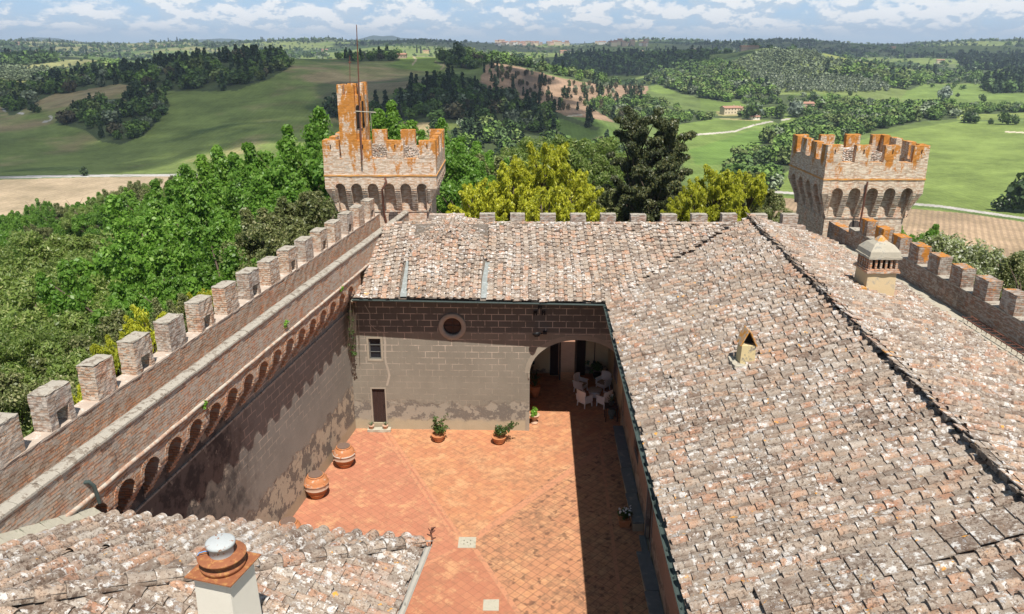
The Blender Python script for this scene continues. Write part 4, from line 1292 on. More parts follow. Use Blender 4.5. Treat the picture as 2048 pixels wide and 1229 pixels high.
# ------------------------------------------------------------------ corner towers
def tower(name, label, x0, x1, yf, dep, out, zs, brick, counts, merl, floor_z=-3.0, seed=1):
    """x0,x1 shaft; yf shaft front; dep shaft depth; out corbel projection; zs = ledge, spring, string, crenel, top"""
    z_l, z_sp, z_st, z_c, z_t = zs
    r_ = random.Random(seed)
    cx, cy = (x0 + x1) / 2, yf + dep / 2
    T = empty(name, (cx, cy, 0), label=label, cat='tower')
    hx, hy = (x1 - x0) / 2, dep / 2
    bx, by = hx + out, hy + out
    mb = MB()
    mb.box(-hx, hx, -hy, hy, floor_z, z_st - .02)
    shaft = mb.build('shaft', brick, T)
    for k in range(4):
        RX = Matrix.Rotation(math.pi * k + 0, 4, 'Z') if k < 2 else Matrix.Rotation(math.pi / 2 + math.pi * k, 4, 'Z')
        h, b, hn = (hx, bx, hy) if k < 2 else (hy, by, hx)
        n = counts[k]
        def new_():
            m_ = MB(); m_.xf = RX
            return m_, (lambda q: q.build('corbel_arch', brick, T))
        arcade(new_, -b + .34, b - .34, n, (2 * b - .68) / n * .66, z_l, z_sp, z_st, out, hn)
        b0 = b; b = b - (.006 if k >= 2 else 0)
        P = (2 * b - .68) / n
        # corner buttress
        rw = .34 + P * .19
        for s in (-1, 1):
            mb = MB(); mb.xf = RX
            lo = [(s * h, hn - .05, z_l), (s * (h - .12), hn - .05, z_l), (s * (h - .12), hn, z_l), (s * h, hn, z_l)]
            hi = [(s * b, hn - .05, z_sp), (s * (b - rw), hn - .05, z_sp), (s * (b - rw), hn + out, z_sp), (s * b, hn + out, z_sp)]
            mb.loft(lo, hi)
            mb.box(min(s * b, s * (b0 - .338)), max(s * b, s * (b0 - .338)), hn, hn + out - (.006 if k >= 2 else 0), z_sp, z_st)
            mb.build('corner_corbel', brick, T)
    mb = MB()
    e = .035
    for z, r2, hh in ((z_st, 0, .07), (z_l - .05, -out, .09)):
        mb = MB()
        X, Y = bx + r2 + e, by + r2 + e
        mb.rough_box(-X, X, -Y, Y, z, z + hh, .35, .008)
        mb.build('string_course', M['string'] if r2 else simple(name + '_moulding', (.56, .30, .12), .9, .3, 5, .6, (.60, .26, .03), (.50, .58)), T)
    mb = MB()
    th = .36
    zb = z_st + .07
    mb.rough_box(-bx, bx, -by, -by + th, zb, z_c, .25, .010, rng=r_)
    mb.rough_box(-bx, bx, by - th, by, zb, z_c, .25, .010, rng=r_)
    mb.rough_box(-bx, -bx + th, -by + th, by - th, zb, z_c, .25, .010, rng=r_)
    mb.rough_box(bx - th, bx, -by + th, by - th, zb, z_c, .25, .010, rng=r_)
    mb.build('parapet', brick, T)
    mw = merl
    def merlon(a, b, c, d, zt, slit=None):
        mb = MB()
        j = [r_.uniform(-.015, .015) for _ in range(3)]
        mb.rough_box(a, b, c, d, z_c + .002, zt + j[0], .15, .012, rng=r_, bev=.012)
        return mb.build('merlon', brick, T)
    nx_, ny_ = counts[4], counts[5]
    gx = (2 * bx - nx_ * mw) / (nx_ - 1)
    for i in range(nx_):
        a = -bx + i * (mw + gx)
        mo = merlon(a, a + mw, -by - .002, -by + th, z_t)
        sm = MB(); sm.box(a + mw * .5 - .022, a + mw * .5 + .022, -by - .018, -by + .02, z_t - .42, z_t - .22)
        sm.build('arrow_slit', M['dark_in'], mo)
        merlon(a, a + mw, by - th, by + .002, z_t)
    gy = (2 * by - ny_ * mw) / (ny_ - 1)
    for i in range(ny_):
        a = -by + i * (mw + gy)
        lo = a if i else a + th + .001
        hi = a + mw if i < ny_ - 1 else a + mw - th - .001
        merlon(-bx - .002, -bx + th, lo, hi, z_t)
        merlon(bx - th, bx + .002, lo, hi, z_t)
    # little tiled roof inside
    mb = MB()
    ix, iy = bx - th - .05, by - th - .05
    zr = z_c - .42
    ap0, ap1 = Vector((-ix * .35, 0, zr + .72)), Vector((ix * .35, 0, zr + .72))
    q = [Vector((-ix, -iy, zr)), Vector((ix, -iy, zr)), Vector((ix, iy, zr)), Vector((-ix, iy, zr))]
    roof_tiles(mb, q[0], q[1], ap1, ap0, lambda p: side(p, q[0], ap0) < -.03 and side(p, q[1], ap1) > .03, .36, .30, rng=r_, orange=.45)
    roof_tiles(mb, q[1], q[2], ap1, ap1, lambda p: True, .36, .30, rng=r_, orange=.45)
    roof_tiles(mb, q[3], q[0], ap0, ap0, lambda p: True, .36, .30, rng=r_, orange=.45)
    deck(mb, [q[0], q[1], ap1, ap0]); deck(mb, [q[1], q[2], ap1]); deck(mb, [q[3], q[0], ap0]); deck(mb, [q[2], q[3], ap0, ap1])
    ridge_tiles(mb, ap0, ap1, .1, .4, rng=r_)
    mb.build('roof', M['tiles'], T)
    return T, cx, cy, hx, hy, bx, by


LT = tower('corner_tower', 'left brick corner tower with orange lichen and a tall turret beside a mast', -9.24, -4.50, 41.05, 4.6, .55,
           (8.52, 9.80, 10.46, 11.38, 12.31), M['brick_tower'], (6, 6, 6, 6, 4, 4), .87, seed=4)
T, cx, cy, hx, hy, bx, by = LT
# turret on the front left
mb = MB()
tx0, tx1 = -8.84 - cx, -7.52 - cx
ty0, ty1 = -by + .0, -by + 1.35
mb.rough_box(tx0, tx0 + .86, ty0 - .006, ty1, 10.9, 14.55, .2, .010)
mb.rough_box(tx0 + .86, tx0 + 1.20, ty0 + .16, ty1, 10.9, 14.55, .2, .008)
mb.rough_box(tx0 + 1.20, tx1, ty0 + .04, ty1, 11.0, 14.55, .2, .010)
for a, b, c, d, zt in ((tx0, tx0 + .30, ty0, ty0 + .4, 15.07), (tx0 + .40, tx0 + .86, ty0, ty0 + .36, 15.05), (tx1 - .26, tx1, ty0 + .04, ty0 + .5, 15.15), (tx0, tx0 + .3, ty1 - .35, ty1, 15.05), (tx1 - .3, tx1, ty1 - .35, ty1, 15.15), (tx0 + .86, tx1 - .3, ty1 - .3, ty1, 15.1), (tx0, tx0 + .24, ty0 + .55, ty0 + .9, 15.05), (tx0 + .34, tx0 + .8, ty1 - .3, ty1, 15.08)):
    mb.rough_box(a, b, c, d, 14.5, zt, .16, .012, bev=.01)
mb.rough_box(tx0 - .02, tx0 + .18, ty0 + .0, ty0 + .3, 12.31, 12.6, .1, .01)
tu = mb.build('turret', M['brick_tower'], T)
for xx, w_, yq, z0, z1 in ((tx0 + .98, .10, ty0 + .145, 12.9, 13.9), (tx0 + 1.26, .05, ty0 + .025, 12.95, 14.2)):
    mb = MB()
    arc = [(xx + w_ * math.cos(math.pi * k / 8), yq, z1 + w_ * 1.6 * math.sin(math.pi * k / 8)) for k in range(9)]
    mb.add([(xx + w_, yq, z0)] + arc + [(xx - w_, yq, z0)], [tuple(range(11))])
    mb.build('niche', M['dark_in'], tu)
# upright mast with antenna
m0, m1 = unproj_y(722, 282, 40.25), unproj_y(713, 50, 40.25)
off = Vector((cx, cy, 0))
mb = MB()
mid = m0.lerp(m1, .52)
mb.tube([m0 + Vector((0, -.02, -1.0)) - off, m0 - off, m0.lerp(m1, .3) - off], .045, 8)
mb.tube([m0.lerp(m1, .3) - off, mid - off, m0.lerp(m1, .75) - off, m1 - off], [.036, .033, .028, .02], 8)
mb.build('mast', M['rust_dark'], T)
mb = MB()
aa, ab = unproj_y(711, 223, 40.2), unproj_y(752, 225.5, 40.2)
mb.tube([aa - off, ab - off], .028, 6)
mb.tube([unproj_y(741, 224, 40.2) - off, unproj_y(743, 262, 40.2) - off], .013, 6)
for k in range(5):
    p = aa.lerp(ab, .1 + .17 * k) - off
    mb.tube([p + Vector((0, -.09, 0)), p + Vector((0, .09, 0))], .008, 5)
mb.build('antenna', M['cement'], T)
mb = MB()
ca, cb_ = unproj_y(700, 165, 41.2) - off, unproj_y(699.5, 112, 41.2) - off
mb.tube([ca, cb_], .018, 6)
c1 = unproj_y(699.6, 125, 41.2) - off
mb.tube([c1 + Vector((-.09, 0, 0)), c1 + Vector((.09, 0, 0))], .018, 6)
mb.box(c1.x - .03, c1.x + .03, c1.y - .03, c1.y + .03, c1.z - .06, c1.z + .05)
mb.build('iron_cross', M['rust_dark'], T)
# pipe on the front, door
def arched_door(T, off, x, y, z0, z1, w, m, seg=10):
    mb = MB()
    zs_ = z1 - w / 2
    def slab_(x0_, x1_, d0, d1, mi=0):
        pts = []
        for k in range(9):
            xx = x0_ + (x1_ - x0_) * k / 8
            t = max(-1, min(1, (xx - x) / (w / 2)))
            pts.append((xx, zs_ + w / 2 * math.sqrt(max(0, 1 - t * t))))
        f = [(a - off.x, y - d1 - off.y, b) for a, b in pts] + [(x1_ - off.x, y - d1 - off.y, z0), (x0_ - off.x, y - d1 - off.y, z0)]
        g = [(a, b + (d1 - d0), c) for a, b, c in f]
        mb.loft(f, g, mi)
    slab_(x - w / 2, x + w / 2, -.01, .012, 1)
    for k in range(4):
        slab_(x - w / 2 + .03 + k * (w - .06) / 4 + .006, x - w / 2 + .03 + (k + 1) * (w - .06) / 4 - .006, .012, .03)
    for z in (z0 + .25, z0 + .62, z0 + .95):
        mb.box(x - w / 2 + .02 - off.x, x + w / 2 - .02 - off.x, y - .045 - off.y, y - .03 - off.y, z, z + .06, 0)
    return mb.build('door', [m, M['dark_in']], T)
arched_door(T, off, -6.36, 41.05, 7.35, 8.50, .56, M['wood_grey'])
mb = MB()
pp = [unproj_y(770, 356, 40.35), unproj_y(773, 366, 40.25), unproj_y(764, 380, 40.35), unproj_y(768, 425, 40.95), unproj_y(774, 450, 41.0)]
mb.tube([p - off for p in pp], .055, 8)
mb.build('downpipe', M['rust_dark'], T)

RT = tower('corner_tower', 'right brick corner tower with orange merlons and a rusty pole up its front', 16.42, 20.55, 40.05, 4.1, .52,
           (8.38, 9.72, 10.42, 11.32, 12.18), M['brick_tower_far'], (5, 5, 4, 4, 4, 4), .80, seed=9)
T, cx, cy, hx, hy, bx, by = RT
off = Vector((cx, cy, 0))
arched_door(T, off, 18.05, 40.05, 6.9, 8.22, .62, M['wood_grey'])
mb = MB()
mb.tube([unproj_y(1735, 364, 39.4) - off, unproj_y(1713, 488, 39.7) - off], .05, 8)
mb.build('pole', M['rust_dark'], T)

# masonry between towers and parapets
mb = MB()
mb.rough_box(14.62 - 15.5, 16.38 - 15.5, 38.35 - 39, 38.75 - 39, 5, 7.5, .35, .012)
tag(mb.build('low_wall', M['brick_grey']), 'low grey brick wall joining the back parapet to the right tower', 'wall').location = (15.5, 39, 0)
mb = MB()
mb.rough_box(-2, 9, 46 - 46, 46.4 - 46, -.6, 3.6, .4, .012)
o = tag(mb.build('gate_wall', M['brick_red']), 'sunlit brick wall seen through the gateway under the arch', 'wall'); o.location = (0, 46, 0)
mb = MB()
mb.add([(-12, 38.9, -.01), (12, 38.9, -.01), (12, 47, -.01), (-12, 47, -.01)], [(0, 1, 2, 3)])
tag(mb.build('outer_path', M['path']), kind='structure')

# ------------------------------------------------------------------ things in the courtyard
def jar(x, y, s, label, z=0.0, lid_tilt=.05, seed=1):
    t = empty('terracotta_jar', (x, y, z), label=label, cat='jar', group='big terracotta jars along the left wall')
    r_ = random.Random(seed)
    mb = MB()
    prof = [(.0, 0), (.20, 0), (.23, .02), (.25, .06), (.285, .14), (.315, .18), (.33, .185), (.335, .20), (.32, .215), (.365, .30), (.41, .38), (.425, .385), (.43, .41), (.415, .42), (.425, .50), (.43, .56), (.445, .565), (.448, .585), (.425, .60), (.405, .67), (.36, .76), (.30, .82), (.275, .835), (.285, .85), (.29, .875), (.27, .885), (.24, .88)]
    mb.lathe([(r * s, zz * s) for r, zz in prof], 40)
    mb.build('body', M['jar'], t)
    mb = MB()
    a = r_.uniform(0, 3)
    mb.lathe([(.0, .885 * s), (.25 * s, .885 * s), (.252 * s, .905 * s), (.0, .91 * s)], 28, smooth=False)
    o = mb.build('lid', M['lid'], t); o.rotation_euler = (0, 0, a)
    for k in range(4):
        mb = MB()
        b = k * math.pi / 2 + .5 + seed
        c, d = math.cos(b), math.sin(b)
        mb.tube([(c * .40 * s, d * .40 * s, .66 * s), (c * .46 * s, d * .46 * s, .66 * s), (c * .45 * s, d * .45 * s, .58 * s)], .022 * s, 6)
        mb.build('lug', M['terra'], t)
    return t
jar(-7.10, 29.05, 1.08, 'terracotta jar with wooden lid farther along the left wall, nearest the small door', seed=1)
jar(-7.72, 26.72, 1.12, 'terracotta jar with wooden lid nearer along the left wall, pale blotch on its shoulder', seed=2)
jar(-7.95, 23.6, 1.08, 'terracotta jar almost hidden behind the near roof edge, only its lid showing', seed=3)


def leaf_cloud(centers, radii, n_per, size, rng_, aspect=1.6, up=.3, spread=1.0, droop=0.0, shell=.55, flat=1.0, outward=None, aniso=0.0):
    """numpy leaf quads around clump centres -> (verts, faces, tint)"""
    C_ = np.asarray(centers, dtype=float); R_ = np.asarray(radii, dtype=float)
    n = len(C_) * n_per
    ci = np.repeat(np.arange(len(C_)), n_per)
    d = rng_.normal(size=(n, 3)); d /= np.linalg.norm(d, axis=1)[:, None]
    rad = R_[ci] * (shell + (1 - shell) * rng_.random(n)) * np.where(rng_.random(n) < .2, rng_.random(n), 1.0)
    off_ = d * rad[:, None]; off_[:, 2] *= flat
    if aniso: off_ *= rng_.uniform(1 - aniso, 1 + aniso, (len(C_), 3))[ci]
    p = C_[ci] + off_
    nr = d * spread + rng_.normal(size=(n, 3)) * .85 + np.array([0, 0, up])
    nr /= np.linalg.norm(nr, axis=1)[:, None]
    t0 = rng_.normal(size=(n, 3))
    if droop:
        t0 = t0 * (1 - droop) + np.array([0, 0, -1.0]) * droop + d * .25
    if outward:
        t0 = t0 * (1 - outward) + (d + np.array([0, 0, .35])) * outward * 1.5
    t = t0 - nr * np.sum(t0 * nr, axis=1)[:, None]
    t /= np.linalg.norm(t, axis=1)[:, None] + 1e-9
    b = np.cross(nr, t)
    s = size * (.45 + 1.15 * rng_.random(n))
    hl = (t * (s * aspect / 2)[:, None]); hw = (b * (s / 2)[:, None])
    mid = nr * (s * .12)[:, None]
    v = np.stack([p - hl, p - hw * 1.0 + mid, p + hl, p + hw * 1.0 + mid], axis=1).reshape(-1, 3)
    f = np.arange(n * 4).reshape(-1, 4)
    clump = rng_.random(len(C_))
    tint = np.stack([rng_.random(n), clump[ci], rng_.random(n), np.ones(n)], axis=1)
    return v, f, tint


def np_mesh(name, v, f, tint, material, smooth=False):
    me = bpy.data.meshes.new(name)
    v = np.asarray(v, dtype=np.float32); f = np.asarray(f, dtype=np.int32)
    me.vertices.add(len(v)); me.vertices.foreach_set('co', v.ravel())
    k = f.shape[1]
    me.loops.add(f.size); me.loops.foreach_set('vertex_index', f.ravel())
    me.polygons.add(len(f)); me.polygons.foreach_set('loop_start', np.arange(0, f.size, k, dtype=np.int32))
    me.update(calc_edges=True)
    if smooth: me.polygons.foreach_set('use_smooth', np.ones(len(f), dtype=bool))
    if tint is not None:
        at = me.color_attributes.new('tint', 'FLOAT_COLOR', 'CORNER')
        at.data.foreach_set('color', np.repeat(np.asarray(tint, dtype=np.float32), k, axis=0).ravel())
    me.materials.append(material)
    return me


def mat_leaf(name, c1, c2, c3=None, trans=.35, obj_var=.5):
    m, t = mat(name)
    at = t.n('ShaderNodeAttribute', None, dict(attribute_name='tint'))
    sp = t.n('ShaderNodeSeparateColor', None, None, Color=at.outputs[0])
    c = t.mix(sp.outputs[0], c1, c2)
    c = t.mix(t.math('MULTIPLY', sp.outputs[1], .55), c, c2)
    if c3: c = t.mix(t.sstep(sp.outputs[2], .78, .86, 0, .85), c, c3)
    oi = t.n('ShaderNodeObjectInfo', 'Random')
    c = t.mix(t.math('MULTIPLY', oi, obj_var), c, tuple(x * .55 for x in c1))
    d = t.n('ShaderNodeBsdfPrincipled', 0, None, Base_Color=c, Roughness=.45, Specular_IOR_Level=.4)
    tr = t.n('ShaderNodeBsdfTranslucent', 0, None, Color=t.mix(.5, c, tuple(min(1, x * 1.6) for x in c2)))
    mx = t.n('ShaderNodeMixShader', 0, None, i0=trans, i1=d, i2=tr)
    t.n('ShaderNodeOutputMaterial', None, None, Surface=mx)
    return m


M['leaf_pot'] = mat_leaf('pot_plant_leaves', (.05, .10, .025), (.10, .17, .04))
M['leaf_bright'] = mat_leaf('bright_leaves', (.13, .30, .03), (.22, .42, .05))
M['agave'] = simple('agave_leaf', (.09, .13, .07), .6, .3, 8, .1)
nrg = np.random.default_rng(5)


def pot_prof(s, h):
    return [(0, 0), (.17 * s, 0), (.20 * s, .03), (.27 * s, h * .55), (.295 * s, h * .62), (.29 * s, h * .68), (.31 * s, h * .85), (.335 * s, h * .88), (.335 * s, h), (.30 * s, h), (.28 * s, h * .9), (0, h * .88)]


def planter(x, y, s, label, wide, seed):
    t = empty('potted_shrub', (x, y, 0), label=label, cat='potted plant', group='large terracotta pots by the back wall')
    mb = MB(); mb.lathe(pot_prof(s, .36 * s), 32)
    for z in (.12, .2, .27):
        mb.lathe([((.20 + z * .35) * s + .012, z * s - .012), ((.20 + z * .35) * s + .03, z * s), ((.20 + z * .35) * s + .012, z * s + .012)], 32)
    mb.build('pot', M['terra'], t)
    r_ = np.random.default_rng(seed)
    cs = [(r_.normal() * .10, r_.normal() * .10, .52 + r_.random() * .22) for _ in range(9)]
    rs = [.17] * 9
    v, f, ti = leaf_cloud(cs, rs, 60, .05, r_)
    stems = MB()
    sv, sf, st = [v], [f], [ti]
    for k in range(9 if wide else 7):
        a = r_.uniform(-1.2, .9) if wide else r_.uniform(0, 6.28)
        ln = r_.uniform(.5, .85)
        e = Vector((math.cos(a) * ln * (.9 if wide else .5), math.sin(a) * ln * .35, .55 + ln * (.45 if wide else .9)))
        stems.tube([(0, 0, .35), (e.x * .4, e.y * .4, .35 + (e.z - .35) * .6), tuple(e)], [.014, .009, .004], 5)
        cc = [tuple(Vector((0, 0, .35)).lerp(e, q) + Vector(r_.normal(size=3) * .04)) for q in (.6, .8, .95, 1.05)]
        v, f, ti = leaf_cloud(cc, [.07] * 4, 9, .05, r_)
        sv.append(v); sf.append(f + sum(len(q) for q in sv[:-1])); st.append(ti)
    stems.build('stems', M['bark'], t)
    me = np_mesh('leaves', np.concatenate(sv), np.concatenate(sf), np.concatenate(st), M['leaf_pot'])
    o = bpy.data.objects.new('leaves', me); COL.objects.link(o); o.parent = t
planter(-3.32, 31.25, .95, 'terracotta pot with an upright bushy shrub below the round window', False, 3)
planter(-.58, 31.05, 1.0, 'terracotta pot with a sprawling ivy shrub left of the archway', True, 4)

# pedestal urn
t = empty('garden_urn', (1.06, 33.0, 0), label='pale terracotta pedestal urn with a bright green plant at the foot of the arch', cat='urn')
mb = MB(); mb.lathe([(0, 0), (.17, 0), (.17, .05), (.12, .07), (.10, .16), (.09, .22), (.13, .26), (.20, .30), (.23, .40), (.26, .42), (.26, .45), (.20, .45), (0, .42)], 28)
mb.build('urn', M['terra_pale'], t)
r_ = np.random.default_rng(9)
v, f, ti = leaf_cloud([(r_.normal() * .11, r_.normal() * .11, .50 + r_.random() * .12) for _ in range(12)], [.10] * 12, 55, .035, r_)
o = bpy.data.objects.new('foliage', np_mesh('foliage', v, f, ti, M['leaf_bright'])); COL.objects.link(o); o.parent = t

# door step with two small pots
mb = MB()
mb.rough_box(-.55, .55, -.32, .0, 0, .14, .12, .008, bev=.02)
o = tag(mb.build('door_step', M['pale_stone']), 'pale stone step in front of the small brown door', 'step'); o.location = (-6.15, 32.36, 0)


def agave(t, n, ln, z, seed, w_=.03, m=None):
    mb = MB(); r2_ = random.Random(seed)
    for k in range(n):
        a = 6.283 * k / n + r2_.uniform(-.3, .3); up = r2_.uniform(.5, 1.3)
        e = Vector((math.cos(a) * math.cos(up), math.sin(a) * math.cos(up), math.sin(up))) * ln * r2_.uniform(.7, 1)
        s = Vector((-math.sin(a), math.cos(a), 0)) * w_
        b = Vector((0, 0, z))
        p = [b, b + e * .5 + Vector((0, 0, .03)), b + e]
        mb.add([p[0] - s, p[0] + s, p[1] + s * .9, p[1] - s * .9, p[2], p[0] - Vector((0, 0, .02)), p[1] - Vector((0, 0, .02))], [(0, 1, 2, 3), (3, 2, 4), (0, 5, 6, 3), (1, 5, 6, 2), (3, 6, 4), (2, 6, 4)])
    return mb.build('leaves', m or M['agave'], t)
for x, lab in ((-6.50, 'small pot with a spiky succulent on the step, left of the small door'), (-5.86, 'small pot with a spiky succulent on the step, right of the small door')):
    t = empty('succulent_pot', (x, 32.18, .14), label=lab, cat='potted plant', group='small succulents on the door step')
    mb = MB(); mb.lathe([(0, 0), (.085, 0), (.12, .13), (.135, .14), (.135, .18), (.115, .18), (.0, .165)], 20)
    mb.build('pot', M['terra_pale'], t)
    agave(t, 9, .24, .16, int(x * 100), .02)

# benches along the right wall
def bench(y0_, y1_, label):
    ym = (y0_ + y1_) / 2
    t = empty('stone_bench', (4.66, ym, 0), label=label, cat='bench', group='stone benches in the shade of the right wing')
    xw = lambda y: 5.1 - (32 - y) * .0332
    mb = MB(); r2_ = random.Random(int(y0_))
    y = y0_
    while y < y1_ - .05:
        e = min(y1_, y + r2_.uniform(1.4, 2.2))
        if y1_ - e < .6: e = y1_
        xa = xw((y + e) / 2)
        mb.rough_box(xa - .47 - 4.66, xa - .01 - 4.66, y - ym + .004, e - ym - .004, .36, .45, .3, .006, bev=.012, rng=r2_)
        y = e
    mb.build('seat', M['stone'], t)
    mb = MB()
    xa = xw(ym)
    a, b = xw(y0_ + .1), xw(y1_ - .1)
    mb.loft([(a - .40 - 4.66, y0_ + .08 - ym, 0), (a - .03 - 4.66, y0_ + .08 - ym, 0), (b - .03 - 4.66, y1_ - .08 - ym, 0), (b - .40 - 4.66, y1_ - .08 - ym, 0)],
            [(a - .40 - 4.66, y0_ + .08 - ym, .36), (a - .03 - 4.66, y0_ + .08 - ym, .36), (b - .03 - 4.66, y1_ - .08 - ym, .36), (b - .40 - 4.66, y1_ - .08 - ym, .36)])
    mb.build('base', M['plaster_back'], t)
bench(24.3, 31.9, 'long grey stone bench against the right wall, running up to the archway')
bench(12.0, 22.6, 'grey stone bench against the right wall, nearer than the doorway')

# flower box
t = empty('flower_box', (4.18, 24.75, 0), label='terracotta flower box with small white flowers at the end of the bench', cat='flower box')
mb = MB(); mb.loft([(-.17, -.14, 0), (.17, -.14, 0), (.17, .14, 0), (-.17, .14, 0)], [(-.21, -.17, .26), (.21, -.17, .26), (.21, .17, .26), (-.21, .17, .26)])
mb.box(-.225, .225, -.185, .185, .26, .30)
mb.build('box', M['terra'], t)
r_ = np.random.default_rng(19)
v, f, ti = leaf_cloud([(r_.uniform(-.18, .18), r_.uniform(-.12, .12), .40 + r_.random() * .22) for _ in range(14)], [.11] * 14, 40, .055, r_)
o = bpy.data.objects.new('leaves', np_mesh('leaves', v, f, ti, M['leaf_pot'])); COL.objects.link(o); o.parent = t
v, f, ti = leaf_cloud([(r_.uniform(-.28, .28), r_.uniform(-.2, .2), .55 + r_.random() * .22) for _ in range(20)], [.02] * 20, 5, .05, r_)
o = bpy.data.objects.new('flowers', np_mesh('flowers', v, f, ti, M['white_flower'])); COL.objects.link(o); o.parent = t


# wicker chairs and table in the passage
def chair(x, y, rot, label):
    t = empty('wicker_armchair', (x, y, 0), rot, label=label, cat='armchair', group='white wicker armchairs round the table')
    W = M['wicker']
    mb = MB()
    mb.rough_box(-.27, .27, -.25, .26, .30, .40, .2, .0, bev=.01)
    mb.loft([(-.27, -.25, .22), (.27, -.25, .22), (.27, .26, .22), (-.27, .26, .22)], [(-.27, -.25, .30), (.27, -.25, .30), (.27, .26, .30), (-.27, .26, .30)])
    mb.build('seat', W, t)
    mb = MB()
    mb.box(-.23, .23, -.19, .23, .40, .45)
    mb.build('cushion', M['cushion'], t)
    mb = MB()   # curved, slightly flared back; back is at -y
    n = 8
    lo, hi = [], []
    for k in range(n + 1):
        a = -1 + 2 * k / n
        lo.append((a * .27, -.25 + .03 * a * a, .30)); hi.append((a * .31, -.36 + .07 * a * a, .93 - .04 * a * a))
    th = Vector((0, .045, 0))
    vs = [Vector(p) for p in lo] + [Vector(p) for p in hi] + [Vector(p) + th for p in lo] + [Vector(p) + th for p in hi]
    m = n + 1
    fs = []
    for k in range(n):
        fs += [(k, k + 1, m + k + 1, m + k), (2 * m + k, 3 * m + k, 3 * m + k + 1, 2 * m + k + 1), (m + k, m + k + 1, 3 * m + k + 1, 3 * m + k)]
    fs += [(0, m, 3 * m, 2 * m), (n, 2 * m + n, 3 * m + n, m + n)]
    mb.add(vs, fs)
    mb.build('backrest', W, t)
    for s in (-1, 1):
        mb = MB()
        xi, xo = s * .27, s * .315
        a, b = min(xi, xo), max(xi, xo)
        mb.loft([(a, -.26, .30), (b, -.26, .30), (b, .24, .30), (a, .24, .30)], [(a, -.32, .66), (b, -.32, .66), (b, .22, .60), (a, .22, .60)])
        mb.box(a - .015, b + .015, -.33, .27, .60, .635)
        mb.build('armrest', W, t)
    for sx_ in (-1, 1):
        for sy_ in (-1, 1):
            mb = MB()
            mb.loft([(sx_ * .26 - .02, sy_ * .25 - .02, 0), (sx_ * .26 + .02, sy_ * .25 - .02, 0), (sx_ * .26 + .02, sy_ * .25 + .02, 0), (sx_ * .26 - .02, sy_ * .25 + .02, 0)],
                    [(sx_ * .245 - .028, sy_ * .23 - .028, .24), (sx_ * .245 + .028, sy_ * .23 - .028, .24), (sx_ * .245 + .028, sy_ * .23 + .028, .24), (sx_ * .245 - .028, sy_ * .23 + .028, .24)])
            mb.build('leg', W, t)
def face(x, y, tx, ty):
    return math.atan2(ty - y, tx - x) - math.pi / 2
tc = (4.18, 35.72)
for x, y, lab in ((3.55, 36.55, 'white wicker armchair with beige cushion at the far left of the table, facing the courtyard'), (4.72, 36.75, 'white wicker armchair at the far right of the table, by the inner wall'),
                  (3.60, 34.85, 'white wicker armchair at the near left of the table, its back to the courtyard'), (4.55, 34.80, 'white wicker armchair at the near right of the table, beside the side table')):
    chair(x, y, face(x, y, *tc) + (.35 if (x < 4) == (y > 35.7) else -.3), lab)
t = empty('wicker_table', (tc[0], tc[1], 0), label='low round white wicker table between the four armchairs', cat='table')
mb = MB(); mb.lathe([(0, .44), (.34, .44), (.36, .455), (.36, .475), (.34, .485), (0, .485)], 32)
mb.build('table_top', simple('glass_table_top', (.46, .42, .38), .25, .1, 5, .05), t)
mb = MB(); mb.lathe([(.31, .30), (.32, .44)], 32); mb.lathe([(.22, .10), (.31, .30)], 32)
mb.build('skirt', M['wicker'], t)
for k in range(4):
    a = k * math.pi / 2 + .4
    mb = MB(); mb.tube([(.27 * math.cos(a), .27 * math.sin(a), 0), (.24 * math.cos(a), .24 * math.sin(a), .2)], .022, 6)
    mb.build('leg', M['wicker'], t)

# dark side table with aloe in a metal pot
t = empty('side_table', (4.72, 33.35, 0), label='tall dark side table just inside the archway at the right', cat='side table')
mb = MB(); mb.box(-.30, .30, -.28, .28, .72, .76)
mb.build('table_top', M['wood_dark'], t)
for sx_ in (-1, 1):
    for sy_ in (-1, 1):
        mb = MB(); mb.box(sx_ * .27 - .018, sx_ * .27 + .018, sy_ * .25 - .018, sy_ * .25 + .018, 0, .72)
        mb.build('leg', M['wood_dark'], t)
t = empty('aloe_pot', (4.72, 33.4, .76), label='spiky aloe in a dark pot standing on the dark side table', cat='potted plant')
mb = MB(); mb.lathe([(0, 0), (.10, 0), (.15, .16), (.155, .20), (.13, .2), (0, .19)], 22)
mb.build('pot', simple('dark_pot', (.06, .07, .07), .6), t)
agave(t, 13, .42, .18, 5, .03)
t = empty('metal_vase', (4.78, 33.5, 0), label='dull metal urn on the floor beneath the dark side table', cat='vase')
mb = MB(); mb.lathe([(0, 0), (.11, 0), (.08, .05), (.16, .22), (.19, .34), (.15, .46), (.17, .50), (.13, .5)], 24)
mb.build('body', simple('verdigris_metal', (.13, .16, .15), .5, .3), t)
for x, y, s, lab, sd in ((1.15, 35.9, 1.0, 'tall terracotta pot with a dark plant at the left inside the archway', 3), (1.22, 37.0, .75, 'smaller terracotta pot farther back at the left inside the archway', 4)):
    t = empty('passage_pot', (x, y, 0), label=lab, cat='potted plant', group='pots inside the passage')
    mb = MB(); mb.lathe([(0, 0), (.18 * s, 0), (.27 * s, .35 * s), (.30 * s, .5 * s), (.26 * s, .58 * s), (.29 * s, .62 * s), (.25 * s, .62 * s), (0, .58 * s)], 24)
    mb.build('pot', M['terra'], t)
    agave(t, 14, .75 * s, .6 * s, sd, .025, M['leaf_pot'])
t = empty('fern_pot', (4.55, 38.2, 0), label='dark leafy fern in a pot against the far wall of the passage', cat='potted plant')
mb = MB(); mb.lathe([(0, 0), (.16, 0), (.22, .28), (.19, .28), (0, .26)], 20)
mb.build('pot', M['black'], t)
r_ = np.random.default_rng(2)
